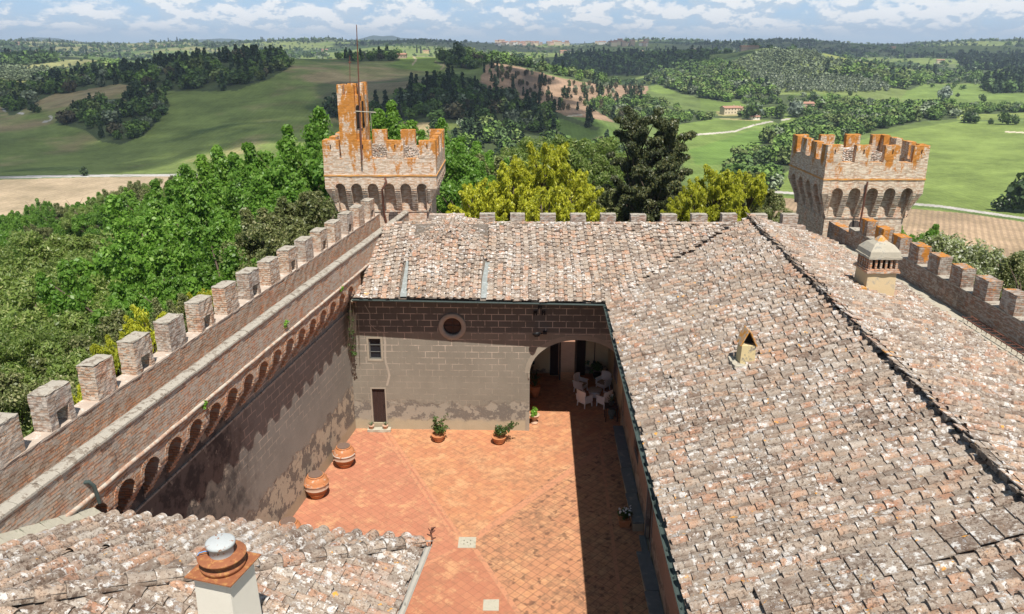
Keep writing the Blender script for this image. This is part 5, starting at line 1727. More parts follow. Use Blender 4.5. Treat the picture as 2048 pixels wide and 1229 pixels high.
v, f, ti = leaf_cloud([(r_.normal() * .2, r_.normal() * .2, .5 + r_.random() * .35) for _ in range(16)], [.14] * 16, 30, .08, r_, droop=.5)
o = bpy.data.objects.new('fronds', np_mesh('fronds', v, f, ti, M['leaf_pot'])); COL.objects.link(o); o.parent = t
# window on the right passage wall
mb = MB()
mb.box(5.14 - 5.17, 5.20 - 5.17, -.55, .55, 1.1, 3.0)
o = tag(mb.build('wall_panel', simple('grey_window_panel', (.16, .17, .19), .5, .3, 3)), 'grey panel window on the right wall inside the passage', 'window'); o.location = (5.17, 35.6, 0)

# lights on the back wall
t = empty('floodlight', (1.22, 31.95, 4.95), label='black floodlight bracketed to the wall above the archway', cat='floodlight')
mb = MB(); mb.xf = Matrix.Rotation(.4, 4, 'Z') @ Matrix.Rotation(-.5, 4, 'X')
mb.lathe([(0, -.12), (.10, -.12), (.17, -.02), (.19, .05), (.17, .06), (0, .05)], 20)
o = mb.build('lamp_head', M['black'], t); o.location = (-.14, -.14, .0)
mb = MB(); mb.tube([(-.1, -.1, 0), (.1, -.02, -.02), (.22, .10, -.02)], .03, 6); mb.box(.15, .32, .03, .18, -.08, .04)
mb.build('bracket', M['black'], t)
for x, z, lab in ((1.22, 6.12, 'small black wall spotlight, topmost of the three under the gutter'), (1.02, 5.84, 'small black wall spotlight, lower left of the three'), (1.38, 5.84, 'small black wall spotlight, lower right of the three')):
    t = empty('wall_spotlight', (x, 32.2, z), label=lab, cat='spotlight', group='three small spotlights under the gutter')
    for s in (-1, 1):
        mb = MB(); mb.tube([(s * .05, -.10, -.1), (s * .05, -.10, .1)], .035, 8)
        mb.build('lamp_head', M['black'], t)
    mb = MB(); mb.box(-.03, .03, -.08, .08, -.03, .03)
    mb.build('bracket', M['black'], t)
# ivy hanging in the corner and dry creeper
r_ = np.random.default_rng(12)
cs = [(-7.05 + r_.normal() * .08, 31.9 + r_.normal() * .12, z_) for z_ in np.linspace(3.9, 6.6, 34)]
v, f, ti = leaf_cloud(cs, [.10] * len(cs), 14, .055, r_, droop=.4)
o = bpy.data.objects.new('ivy', np_mesh('ivy', v - np.array([-7.05, 31.9, 0]), f, ti, M['leaf_pot'])); COL.objects.link(o); o.location = (-7.05, 31.9, 0)
tag(o, 'thin ivy and dry creeper hanging in the far left corner of the courtyard', 'ivy')
mb = MB()
for k in range(26):
    x = r_.normal() * .10; y = r_.normal() * .1
    mb.tube([(x * .6 + .12, y, 2.6), (x + .08, y, 1.6 + r_.normal() * .2), (x * 1.3, y - .05, .4 + r_.normal() * .3)], .008, 4)
mb.build('stems', M['bark'], o).location = (0, -.1, 4.2)
for q, (u_, z_) in enumerate(((-13.0, 8.0), (-7.5, 8.4), (-2.2, 8.0))):
    p = C1 + D * u_ + N * .62
    v, f, ti = leaf_cloud([(0, 0, 0), (.05, .05, .08)], [.10, .07], 60, .04, r_)
    o = bpy.data.objects.new('wall_weed', np_mesh('wall_weed', v, f, ti, M['leaf_bright'])); COL.objects.link(o); o.location = (p.x, p.y, z_ - .5)
    tag(o, ['green weed rooted in the near end of the left wall', 'green weed rooted halfway along the left wall', 'small green weed near the far end of the left wall'][q], 'weed', 'weeds growing from the left wall')

# ------------------------------------------------------------------ terrain
CP, SP = math.cos(PITCH), math.sin(PITCH)
def proj_np(x, y, z):
    d = y * CP - (z - CAM_H) * SP
    v = y * SP + (z - CAM_H) * CP
    d = np.where(d > .1, d, np.nan)
    return 1024 + F_PX * x / d, 614.5 - F_PX * v / d


ctrl = []
def K(px, py, Y): ctrl.append(tuple(unproj_y(px, py, Y)))
def KZ(px, Y, z): ctrl.append(((px - 1024) / F_PX * (Y * CP + 5 + abs(z - 17) * SP) , Y, z))
for q in [(0, 357, 380), (0, 300, 480), (0, 240, 600), (0, 192, 770), (0, 152, 1050), (0, 130, 1300), (0, 116, 1700), (0, 100, 2500),
          (110, 350, 388), (110, 290, 500), (110, 238, 590), (110, 205, 660), (110, 172, 860), (110, 150, 1080), (110, 122, 1500),
          (210, 350, 390), (200, 290, 500), (200, 240, 565), (200, 192, 640), (200, 165, 760), (200, 132, 1150), (200, 112, 1800),
          (400, 350, 390), (400, 290, 480), (400, 230, 560), (400, 188, 640), (400, 130, 800),
          (575, 350, 385), (575, 260, 500), (575, 180, 620), (575, 125, 790),
          (750, 350, 390), (750, 250, 520), (750, 160, 680), (750, 130, 790), (750, 114, 880),
          (870, 285, 440), (870, 250, 480), (880, 200, 560), (900, 152, 680), (860, 138, 800), (850, 112, 930),
          (1000, 290, 440), (1000, 220, 560), (1000, 175, 680), (1000, 140, 790), (985, 124, 880),
          (1100, 270, 500), (1100, 205, 650), (1100, 148, 840),
          (1180, 290, 500), (1180, 232, 560), (1180, 205, 690), (1180, 155, 860),
          (1280, 250, 580), (1280, 215, 720), (1280, 178, 890),
          (1400, 330, 423), (1400, 262, 600), (1400, 235, 700), (1370, 192, 880), (1400, 168, 1000), (1400, 135, 1250), (1420, 112, 1500),
          (1530, 300, 486), (1530, 245, 664), (1530, 215, 790), (1530, 190, 890), (1530, 150, 1050), (1530, 118, 1200), (1530, 99, 1320),
          (1700, 330, 430), (1700, 260, 604), (1700, 215, 760), (1700, 190, 890), (1700, 150, 1080), (1700, 118, 1260),
          (1880, 420, 302), (1880, 300, 480), (1880, 245, 620), (1880, 215, 800), (1880, 198, 930), (1880, 165, 1250), (1880, 140, 1600), (1880, 110, 2500),
          (2040, 440, 285), (2040, 300, 470), (2040, 250, 600), (2040, 222, 760), (2040, 190, 950), (2040, 165, 1200), (2040, 140, 1600), (2040, 112, 2300), (2040, 95, 2700)]:
    K(*q)
for q in [(400, 1150, -32), (575, 1150, -26), (750, 1250, -22), (870, 1250, -28), (985, 1250, -38), (1100, 1250, -44), (1180, 1200, -46), (1280, 1200, -46), (1530, 1800, -22), (1700, 1700, -30)]:
    KZ(*q)
for px in range(-100, 2200, 160):
    KZ(px, 260, -45); KZ(px, 330, -45)
    KZ(px, 1900, -28 + 9 * math.sin(px * .011)) if not 1000 < px < 1500 else K(px, 112, 2000)
    K(px, 103 + 4 * math.sin(px * .013), 2600)
    K(px, 88 + 2.6 * math.sin(px * .0105 + 1) + 1.5 * math.sin(px * .031), 3600)
    KZ(px, 5500, -30); KZ(px, 9500, -20)
ctrl = np.array(ctrl)
def feat(x, y):
    y = np.maximum(y, 200.0)
    return np.stack([np.clip(x / y, -1.2, 1.2) * 4.2, np.log(y) * 3.0], -1)
CF = feat(ctrl[:, 0], ctrl[:, 1])
def phi(a, b):
    r2 = ((a[:, None, :] - b[None]) ** 2).sum(-1)
    return np.where(r2 > 1e-12, r2 * np.log(r2 + 1e-12) * .5, 0.0)
nC_ = len(ctrl)
A_ = np.zeros((nC_ + 3, nC_ + 3))
A_[:nC_, :nC_] = phi(CF, CF) + np.eye(nC_) * .02
A_[:nC_, nC_:] = np.concatenate([np.ones((nC_, 1)), CF], 1); A_[nC_:, :nC_] = A_[:nC_, nC_:].T
scl = ctrl[:, 1]
sol = np.linalg.solve(A_, np.concatenate([ctrl[:, 2], [0, 0, 0]]))
def height(x, y):
    x = np.atleast_1d(np.asarray(x, float)); y = np.atleast_1d(np.asarray(y, float))
    f = feat(x, y)
    out = np.empty(len(x))
    for s in range(0, len(x), 20000):
        g = f[s:s + 20000]
        out[s:s + 20000] = phi(g, CF) @ sol[:nC_] + sol[nC_] + g @ sol[nC_ + 1:]
    far = np.clip((y - 1400) / 1500, 0, 1)
    out += far * (9 * np.sin(x * .0041 + y * .0013) + 6 * np.sin(x * .0093 - y * .0031 + 1) + 4 * np.sin(y * .0085 + x * .002))
    mid = np.clip((y - 380) / 300, 0, 1)
    out += mid * (1.6 * np.sin(x * .021 + y * .009) + 1.0 * np.sin(x * .047 - y * .033 + 2))
    out = np.maximum(out, -58)
    r = np.hypot(x - 3, y - 22)
    t = np.clip((r - 30) / 215, 0, 1); t = t * t * (3 - 2 * t)
    hill = -1.5 - 43.5 * t
    k = np.clip((r - 235) / 60, 0, 1)
    k = np.where(y < 100, 0, k)
    return hill * (1 - k) + out * k


def hit(px, py, Ymin=300, Ymax=8000):
    Y = np.geomspace(Ymin, Ymax, 1500)
    u = (px - 1024) / F_PX; v = (614.5 - py) / F_PX
    t = Y / (CP + v * SP)
    x = u * t; z = CAM_H + (-SP + v * CP) * t
    h = height(x, Y)
    i = np.argmax(h >= z) if (h >= z).any() else len(Y) - 1
    return Vector((x[i], Y[i], h[i]))


def inpoly(px, py, poly):
    ins = np.zeros(px.shape, bool)
    n = len(poly)
    for i in range(n):
        x0, y0 = poly[i]; x1, y1 = poly[(i + 1) % n]
        if y0 == y1: continue
        c = ((y0 > py) != (y1 > py)) & (px < (x1 - x0) * (py - y0) / (y1 - y0) + x0)
        ins ^= c
    return ins


NT_, rowsY = 1000, np.concatenate([-np.array([9000, 3000, 900, 300, 100, 20])[:0], np.linspace(-60, 38, 12), np.linspace(40, 250, 46), 1 / np.linspace(1 / 254, 1 / 1500, 330), np.geomspace(1510, 9000, 150)])
tt = np.linspace(-.78, .78, NT_)
Yg = np.repeat(rowsY[:, None], NT_, 1)
Xg = tt[None] * (np.abs(Yg - 0) * .97 + 60)
Xg = tt[None] * np.maximum(np.abs(Yg), 0) * 1.0 + tt[None] * 90
NR = len(rowsY)
Xf, Yf = Xg.ravel(), Yg.ravel()
Zf = height(Xf, Yf)
PXf, PYf = proj_np(Xf, Yf, Zf)
PXf = np.nan_to_num(PXf, nan=-9999); PYf = np.nan_to_num(PYf, nan=9999)
prg = np.random.default_rng(3)
def vnoise(x, y, s, seed=0):
    """smooth value noise"""
    g = np.random.default_rng(seed).random((64, 64))
    u = x / s; v = y / s
    i = np.floor(u).astype(int); j = np.floor(v).astype(int)
    fu = u - i; fv = v - j
    fu = fu * fu * (3 - 2 * fu); fv = fv * fv * (3 - 2 * fv)
    G = lambda a, b: g[a % 64, b % 64]
    return (G(i, j) * (1 - fu) + G(i + 1, j) * fu) * (1 - fv) + (G(i, j + 1) * (1 - fu) + G(i + 1, j + 1) * fu) * fv
def fbm(x, y, s, seed=0):
    return .5 * vnoise(x, y, s, seed) + .27 * vnoise(x, y, s / 2.3, seed + 1) + .15 * vnoise(x, y, s / 5.1, seed + 2) + .08 * vnoise(x, y, s / 11, seed + 3)
wx = PXf + (fbm(Xf, Yf, 30, 5) - .5) * 9; wy = PYf + (fbm(Xf, Yf, 30, 9) - .5) * 3
base = np.zeros((len(Xf), 4)); base[:, 3] = 0
G_dark, G_mid, G_bright, G_light = (.155, .205, .055), (.115, .16, .045), (.150, .215, .050), (.24, .27, .09)
base[:, :3] = G_mid
# patchwork of far fields
sd = np.stack([prg.uniform(-4500, 4500, 520), prg.uniform(1000, 7000, 520)], 1)
pal = np.array([G_dark, G_dark, (.05, .085, .025), (.09, .14, .035), (.17, .21, .06), (.22, .22, .09), (.04, .07, .02), (.12, .15, .06)])
sc_ = pal[prg.integers(0, len(pal), 520)]
far = Yf > 1150
idx = np.where(far)[0]
jx = Xf[idx] + (fbm(Xf[idx], Yf[idx], 160, 21) - .5) * 160; jy = Yf[idx] + (fbm(Xf[idx], Yf[idx], 160, 22) - .5) * 200
best = np.full(len(idx), 1e18); bi = np.zeros(len(idx), int)
for k in range(520):
    d2 = (jx - sd[k, 0]) ** 2 + ((jy - sd[k, 1]) * .6) ** 2
    m_ = d2 < best; best[m_] = d2[m_]; bi[m_] = k
base[idx, :3] = sc_[bi]
def paint(poly, y0, y1, col, alpha=None, soft=None):
    m = inpoly(wx, wy, poly) & (Yf > y0) & (Yf < y1)
    base[m, :3] = col
    if alpha is not None: base[m, 3] = alpha
    return m
near = Yf < 250
base[near, :3] = (.07, .11, .03)
wf = (.065, .09, .034)
L = {}
paint([(-200, 358), (460, 352), (640, 350), (640, 480), (-200, 480)], 240, 420, (.40, .32, .21), 1.0)      # ploughed field left
paint([(-200, 352), (440, 345), (900, 345), (900, 100), (-200, 100)], 370, 1000, G_dark)   # left hill pasture
nb_ = fbm(Xf, Yf, 130, 41); nc_ = fbm(Xf, Yf, 40, 47)
mL = inpoly(wx, wy, [(-200, 352), (440, 345), (900, 345), (900, 100), (-200, 100)]) & (Yf > 370) & (Yf < 1000)
kk = np.clip((nb_ * .65 + nc_ * .35 - .47) / .12, 0, 1)[:, None] * .75
base[mL, :3] = base[mL, :3] * (1 - kk[mL]) + np.array((.34, .25, .15)) * kk[mL]
paint([(0, 150), (60, 162), (75, 182), (30, 178), (0, 175)], 700, 1300, (.24, .25, .08))
paint([(20, 126), (70, 121), (150, 120), (135, 142), (60, 142), (20, 134)], 900, 1700, (.27, .28, .11), .5)  # vineyard
paint([(808, 112), (830, 106), (885, 108), (890, 120), (880, 142), (830, 148), (780, 132)], 780, 1150, (.16, .23, .05), .15)
paint([(860, 248), (940, 246), (1000, 262), (960, 285), (860, 285)], 400, 560, (.10, .13, .035))
paint([(1096, 300), (1100, 225), (1125, 222), (1170, 230), (1245, 262), (1250, 300)], 420, 620, (.105, .165, .04))
paint([(970, 130), (1000, 122), (1060, 140), (1160, 165), (1295, 172), (1290, 215), (1270, 248), (1205, 262), (1150, 240), (1080, 222), (1005, 202), (960, 165)], 560, 1000, (.30, .205, .135), .3)   # felled slope
paint([(1300, 172), (1370, 165), (1385, 180), (1330, 190), (1300, 182)], 800, 1150, G_bright)
paint([(1340, 255), (1440, 232), (1700, 215), (1540, 390), (1380, 400), (1360, 300)], 380, 760, G_bright)
paint([(1500, 262), (1560, 262), (1540, 300), (1440, 330), (1390, 330), (1380, 300)], 420, 650, (.12, .20, .04))
paint([(1430, 222), (1530, 230), (1520, 243), (1440, 240)], 640, 850, (.30, .28, .12))
paint([(1400, 180), (1480, 172), (1900, 200), (1900, 216), (1700, 225), (1400, 222)], 760, 960, (.13, .19, .045))
paint([(1390, 150), (1530, 99), (1660, 108), (1880, 203), (1700, 215), (1500, 195), (1400, 175)], 880, 1400, (.155, .20, .06))
paint([(1640, 104), (1700, 115), (1800, 135), (1790, 150), (1690, 128)], 1000, 1500, (.21, .24, .07))
paint([(1560, 420), (1540, 385), (1640, 300), (1800, 262), (1915, 243), (2300, 252), (2300, 520), (1560, 520)], 270, 700, (.165, .225, .055))
paint([(1800, 200), (1830, 166), (2300, 162), (2300, 215), (1900, 215)], 780, 1200, (.145, .21, .05))
paint([(1900, 216), (2300, 215), (2300, 245), (1915, 240)], 640, 860, (.19, .24, .06))
paint([(1540, 394), (1800, 415), (2300, 462), (2300, 620), (1500, 620)], 200, 330, (.37, .27, .17), 1.0)      # ploughed right
def line(pts, wpx, col, y0=250, y1=1500):
    for (x0, y0_), (x1, y1_) in zip(pts, pts[1:]):
        dx, dy = x1 - x0, y1_ - y0_
        n_ = math.hypot(dx, dy); nx, ny = -dy / n_ * wpx / 2, dx / n_ * wpx / 2
        m = inpoly(PXf, PYf, [(x0 + nx, y0_ + ny), (x1 + nx, y1_ + ny), (x1 - nx, y1_ - ny), (x0 - nx, y0_ - ny)]) & (Yf > y0) & (Yf < y1)
        base[m, :3] = col; base[m, 3] = 0
line([(-200, 364), (0, 358), (180, 353), (440, 350), (700, 349)], 4.0, (.09, .13, .04), 300, 430)
line([(-200, 361), (0, 355), (180, 352), (440, 350), (700, 348)], 4.6, (.40, .39, .37), 300, 430)
line([(1500, 383), (1600, 391), (1700, 400), (1880, 416), (2048, 441), (2200, 465)], 7, (.10, .15, .04), 240, 360)
line([(1500, 380), (1600, 388), (1700, 397), (1880, 413), (2048, 437), (2200, 460)], 4.6, (.42, .40, .37), 240, 360)
line([(1390, 270), (1440, 266), (1470, 263), (1510, 250), (1545, 243), (1580, 238)], 3.2, (.46, .43, .37), 500, 800)
line([(4, 205), (8, 222), (48, 228)], 3.5, (.5, .48, .44)); line([(96, 231), (105, 237), (98, 242), (85, 245)], 3.0, (.5, .48, .44))
line([(1112, 236), (1140, 232), (1165, 230)], 3, (.42, .38, .30)); line([(1108, 245), (1112, 262), (1125, 272)], 2.5, (.36, .33, .25))
line([(824, 130), (833, 120), (827, 114)], 3, (.44, .36, .24)); line([(880, 140), (890, 133), (870, 124)], 3, (.36, .31, .19))
line([(2010, 264), (2060, 266)], 2.5, (.5, .44, .34))

# woods: (polygon, Ymin, Ymax, density per 100 m2, tree height, kinds mix, hue)
WOODS = [
    ('mixed', [(60, 190), (80, 160), (230, 128), (420, 100), (545, 100), (580, 135), (540, 158), (470, 182), (330, 184), (240, 168), (130, 188)], 560, 960, .80, 12, .35),
    ('mixed', [(110, 246), (150, 222), (200, 200), (330, 186), (340, 215), (310, 250), (285, 272), (240, 290), (200, 285), (170, 262)], 430, 760, 1.0, 10, .15),
    ('mixed', [(740, 245), (750, 215), (800, 188), (880, 162), (935, 166), (1009, 200), (1106, 222), (1200, 256), (1190, 262), (1110, 234), (1105, 268), (1050, 270), (1000, 252), (850, 245)], 400, 800, 1.0, 10.5, .45),
    ('mixed', [(870, 262), (1000, 258), (1105, 240), (1110, 300), (1270, 300), (1260, 420), (880, 420)], 330, 520, .9, 10, .25),
    ('mixed', [(660, 225), (740, 205), (740, 250), (700, 262)], 430, 700, .5, 8, .1),
    ('broad', [(1455, 400), (1460, 345), (1520, 290), (1620, 242), (1700, 222), (1790, 216), (1900, 218), (1912, 238), (1830, 246), (1740, 264), (1640, 302), (1560, 352), (1545, 385)], 330, 840, 1.1, 11, .0),
    ('broad', [(1900, 220), (2200, 214), (2200, 222), (1910, 230)], 600, 860, 1.2, 8, .0),
    ('broad', [(1290, 160), (1400, 125), (1440, 128), (1500, 160), (1560, 192), (1450, 205), (1370, 190), (1330, 175)], 800, 1350, .9, 12, .05),
    ('broad', [(1165, 205), (1250, 200), (1300, 200), (1430, 238), (1340, 252), (1240, 250)], 540, 900, .8, 8, .0),
    ('broad', [(1420, 232), (1500, 232), (1570, 225), (1560, 250), (1540, 240), (1430, 236)], 620, 800, .25, 8, .1),
    ('broad', [(1560, 222), (1680, 205), (1800, 215), (1700, 228), (1600, 240)], 640, 900, .9, 9, .0),
    ('broad', [(1460, 195), (1560, 190), (1700, 196), (1680, 212), (1500, 215)], 760, 930, .28, 7, .0),
    ('dark', [(1130, 118), (1330, 110), (1420, 118), (1370, 150), (1180, 152), (1100, 135)], 1150, 2300, .45, 16, .2),
    ('broad', [(1640, 150), (1700, 135), (1800, 150), (2200, 158), (2200, 166), (1850, 168), (1810, 185), (1740, 160)], 1000, 1700, .7, 13, .1),
    ('dark', [(1910, 118), (2200, 118), (2200, 150), (1930, 140)], 1300, 2300, .6, 17, .85),
    ('dark', [(1965, 175), (2048, 158), (2200, 158), (2200, 182), (1985, 188)], 880, 1250, .9, 16, .95),
    ('mixed', [(890, 122), (920, 115), (1000, 118), (1080, 130), (1060, 138), (990, 126), (940, 140), (900, 136)], 780, 1200, .7, 12, .1),
    ('broad', [(1050, 132), (1180, 150), (1300, 160), (1300, 172), (1200, 170), (1080, 148)], 800, 1250, .35, 10, .1),
    ('sparse', [(980, 134), (1060, 148), (1160, 170), (1290, 178), (1275, 245), (1200, 255), (1140, 236), (1070, 215), (1000, 192), (965, 150)], 570, 960, .6, 7, .35),
    ('dark', [(-200, 118), (100, 112), (120, 124), (20, 135), (-200, 145)], 1200, 2400, .5, 15, .15),
    ('broad', [(0, 200), (0, 178), (60, 184), (130, 150), (200, 135), (330, 118), (420, 104), (300, 118), (220, 150), (80, 200), (20, 235)], 620, 1300, .6, 13, .1),
    ('mixed', [(640, 112), (700, 104), (800, 112), (800, 122), (700, 124)], 760, 1200, .8, 9, .2),
]
OLIVES = [([(1400, 160), (1440, 135), (1530, 103), (1620, 106), (1690, 132), (1770, 165), (1782, 182), (1680, 188), (1560, 184), (1480, 170)], 880, 1400, .42),
          ([(-200, 140), (0, 138), (200, 136), (260, 158), (100, 178), (0, 160)], 950, 1500, .30),
          ([(1000, 128), (1060, 122), (1120, 132), (1110, 142)], 950, 1500, .3)]
dx_ = np.abs(np.gradient(Xg, axis=1)).ravel(); dy_ = np.abs(np.gradient(Yg, axis=0)).ravel()
area = dx_ * dy_
for w_ in WOODS:
    if w_[0] == 'sparse': continue
    m = inpoly(wx, wy, w_[1]) & (Yf > w_[2]) & (Yf < w_[3])
    base[m, :3] = wf; base[m, 3] = 0
bn = fbm(Xf, Yf, 22, 77)
base[:, :3] *= (.82 + .36 * bn)[:, None]
f_ = []
ii = np.arange(NR * NT_).reshape(NR, NT_)
F_ = np.stack([ii[:-1, :-1], ii[:-1, 1:], ii[1:, 1:], ii[1:, :-1]], -1).reshape(-1, 4)


def mat_ground():
    m, t = mat('countryside_ground')
    P = pos(t)
    at = t.n('ShaderNodeAttribute', None, dict(attribute_name='cover'))
    sp = t.n('ShaderNodeSeparateXYZ', None, None, Vector=P)
    n1 = t.noise(P, .035, 5, .65); n2 = t.noise(P, .22, 5, .7); n3 = t.noise(P, 1.3, 4, .7)
    k = t.math('ADD', t.math('MULTIPLY', n1, .5), t.math('MULTIPLY', t.math('ADD', n2, n3), .25))
    c = t.mix(1.0, at.outputs[0], t.mix(t.sstep(k, .36, .64), (.66, .66, .62), (1.38, 1.32, 1.35)), 'MULTIPLY')
    rot = t.n('ShaderNodeVectorRotate', 0, None, Vector=P, Angle=math.radians(28))
    rx = t.n('ShaderNodeSeparateXYZ', 0, None, Vector=rot)
    wv = t.n('ShaderNodeTexWave', 0, dict(wave_type='BANDS'), Vector=rot, Scale=.16, Distortion=2.2, Detail=2.0)
    wv.node.inputs['Detail Scale'].default_value = .4
    stripe = t.math('MULTIPLY', t.sstep(wv, .35, .75), at.outputs[3])
    wv2 = t.n('ShaderNodeTexWave', 0, dict(wave_type='BANDS'), Vector=P, Scale=.11, Distortion=9.0, Detail=2.0)
    wv2.node.inputs['Detail Scale'].default_value = .08
    c = t.mix(t.math('MULTIPLY', t.sstep(wv2, .2, .8), .16), c, t.mix(1.0, c, (.55, .6, .5), 'MULTIPLY'))
    c = t.mix(t.math('MULTIPLY', stripe, .38), c, (.17, .12, .08))
    c = t.mix(t.math('MULTIPLY', t.sstep(n2, .58, .66), t.math('MULTIPLY', at.outputs[3], .55)), c, (.16, .12, .085))
    return finish(m, t, c, .95, n3, .4, .3)


me = np_mesh('terrain', np.stack([Xf, Yf, Zf], 1), F_, None, mat_ground(), True)
ca_ = me.color_attributes.new('cover', 'FLOAT_COLOR', 'POINT')
ca_.data.foreach_set('color', base.astype(np.float32).ravel())
o = bpy.data.objects.new('terrain', me); COL.objects.link(o); tag(o, kind='structure')
mb = MB(); mb.box(-9500, 9500, -3000, 9400, -66, -62)
tag(mb.build('valley_plain', simple('plain_grass', (.08, .13, .03), .95, .3, .01)), kind='structure')

# far mountains
prof = [(-300, 84), (0, 86), (30, 80), (60, 75), (110, 77), (160, 84), (250, 87), (340, 84), (390, 80), (440, 77), (480, 80), (560, 86), (690, 85), (728, 76), (745, 71), (765, 73), (785, 71), (800, 76), (850, 80), (890, 80), (915, 84), (935, 82), (955, 85), (1100, 87), (1500, 88), (1850, 88), (1940, 84), (1990, 79), (2040, 77), (2200, 80), (2400, 86)]
pxs = np.linspace(-300, 2400, 300)
pys = np.interp(pxs, [a for a, b in prof], [b for a, b in prof]) + (fbm(pxs * 1.0, pxs * 0, 60, 4) - .5) * 2.5
vs = []; fs = []
for i, (a, b) in enumerate(zip(pxs, pys)):
    top = unproj_y(a, b, 8300)
    vs += [(top.x * .93, 7600, -30), (top.x * .97, 7950, top.z * .45 - 10 + 8 * math.sin(i * .7)), tuple(top), (top.x * 1.04, 8900, -30)]
for i in range(len(pxs) - 1):
    for j in range(3):
        fs.append((i * 4 + j, i * 4 + 4 + j, i * 4 + 5 + j, i * 4 + 1 + j))
mb = MB(); mb.add(vs, fs, smooth=True)
tag(mb.build('mountains', simple('mountain_forest', (.05, .08, .05), .95, .3, .01)), kind='structure')


# ------------------------------------------------------------------ woods made of leafy crowns
def tmpl_broad(seed, n_l=7, per=26, size=.135):
    r_ = np.random.default_rng(seed)
    c = []
    for k in range(n_l):
        a = 2 * math.pi * k / n_l + r_.uniform(-.3, .3)
        c.append((math.cos(a) * .28 * r_.uniform(.5, 1), math.sin(a) * .28 * r_.uniform(.5, 1), .52 + r_.uniform(-.16, .2)))
    c.append((0, 0, .74))
    return leaf_cloud(c, [.25] * len(c), per, size, r_, 1.3, shell=.85)
def tmpl_cone(seed, per=18):
    r_ = np.random.default_rng(seed)
    zs_ = np.linspace(.12, .95, 9)
    return leaf_cloud([(r_.normal() * .01, r_.normal() * .01, z) for z in zs_], [max(.03, .17 * (1.05 - z) ** .55) for z in zs_], per, .09, r_, 1.7, shell=.8)
TB = [tmpl_broad(s) for s in range(5)]
TC = [tmpl_cone(s + 50) for s in range(4)]
TS = [tmpl_broad(s + 90, 5, 8, .22) for s in range(4)]
WOODM, t = mat('woodland_leaves')
at = t.n('ShaderNodeAttribute', None, dict(attribute_name='tint'))
finish(WOODM, t, at.outputs[0], .8)
HUES = np.array([(.058, .10, .025), (.078, .13, .030), (.11, .175, .038), (.07, .11, .038), (.12, .155, .05), (.045, .078, .025), (.16, .19, .12), (.09, .08, .045)]) * 1.3
def scatter(n_mask, dens, r_, cap):
    id_ = np.where(n_mask)[0]
    if len(id_) == 0: return np.zeros((0, 2))
    a = area[id_]; tot = a.sum()
    n = int(min(cap, tot / 100 * dens))
    pick = id_[np.searchsorted(np.cumsum(a) / tot, r_.random(n)).clip(0, len(id_) - 1)]
    return np.stack([Xf[pick] + (r_.random(n) - .5) * dx_[pick], Yf[pick] + (r_.random(n) - .5) * dy_[pick]], 1)
def forest(name, pts, hgt, conif, r_, hues=None, label=None, small=False, wide=1.0):
    if len(pts) == 0: return
    z = height(pts[:, 0], pts[:, 1])
    V, Fc, Ti = [], [], []; offv = 0
    n = len(pts)
    isc = r_.random(n) < conif * (.3 + 1.4 * vnoise(pts[:, 0], pts[:, 1], 60, 31))
    h = hgt * r_.uniform(.65, 1.2, n)
    rot = r_.uniform(0, 6.28, n)
    hp = hues if hues is not None else [0, 1, 1, 1, 2, 3, 3, 4, 5, 6, 7, 2]
    hid = np.array(hp)[r_.integers(0, len(hp), n)]
    colr = HUES[hid] * r_.uniform(.75, 1.25, n)[:, None]
    colr[isc] = np.array((.036, .062, .028)) * r_.uniform(.8, 1.3, isc.sum())[:, None]
    tm = r_.integers(0, 4, n)
    for conf in (0, 1):
        for k in range(4):
            s = np.where((isc == bool(conf)) & (tm == k))[0]
            if len(s) == 0: continue
            v, f, ti = (TC if conf else (TS if small else TB))[k]
            hh = h[s] * (1.35 if conf else 1.0)
            wd = hh * (1.0 if conf else r_.uniform(.85, 1.25, len(s)) * wide)
            c, sn = np.cos(rot[s]), np.sin(rot[s])
            x = (v[None, :, 0] * c[:, None] - v[None, :, 1] * sn[:, None]) * wd[:, None] + pts[s, 0][:, None]
            y = (v[None, :, 0] * sn[:, None] + v[None, :, 1] * c[:, None]) * wd[:, None] + pts[s, 1][:, None]
            zz = (v[None, :, 2] - .12) * hh[:, None] + z[s][:, None]
            nv = v.shape[0]
            V.append(np.stack([x, y, zz], -1).reshape(-1, 3))
            Fc.append((f[None] + (np.arange(len(s)) * nv)[:, None, None] + offv).reshape(-1, 4))
            cl = colr[s][:, None, :] * (.75 + .5 * ti[None, :, 0:1])
            Ti.append(np.concatenate([cl, np.ones((*cl.shape[:2], 1))], -1).reshape(-1, 4))
            offv += nv * len(s)
    me = np_mesh(name, np.concatenate(V), np.concatenate(Fc), np.concatenate(Ti), WOODM)
    o = bpy.data.objects.new(name, me); COL.objects.link(o)
    tag(o, label or 'woodland', 'woodland', kind='stuff')
    return o
WL = ['dark wood of conifers and oaks on the crest of the left hill', 'rounded wood in the hollow of the left pasture', 'dense dark wood on the middle hill', 'lower edge of the middle wood behind the garden trees', 'bushes at the left edge of the middle wood',
      'long leafy tree belt curving across the valley right of centre', 'tree line along the far right field', 'wood at the left foot of the olive hill', 'green scrub slope right of the felled hillside', 'bushes beside the valley farmhouse', 'trees at the foot of the olive hill',
      'thorn scrub below the olive grove', 'dark distant wood in the middle valley', 'wood across the right valley side', 'tall dark conifers at the far right', 'cypress wood at the right edge above the field', 'trees behind the vineyard on the middle hill', 'trees above the felled slope',
      'thin surviving trees on the felled slope', 'dark distant wood at the far left', 'light green wood left of the conifers', 'trees round the hilltop farmhouses']
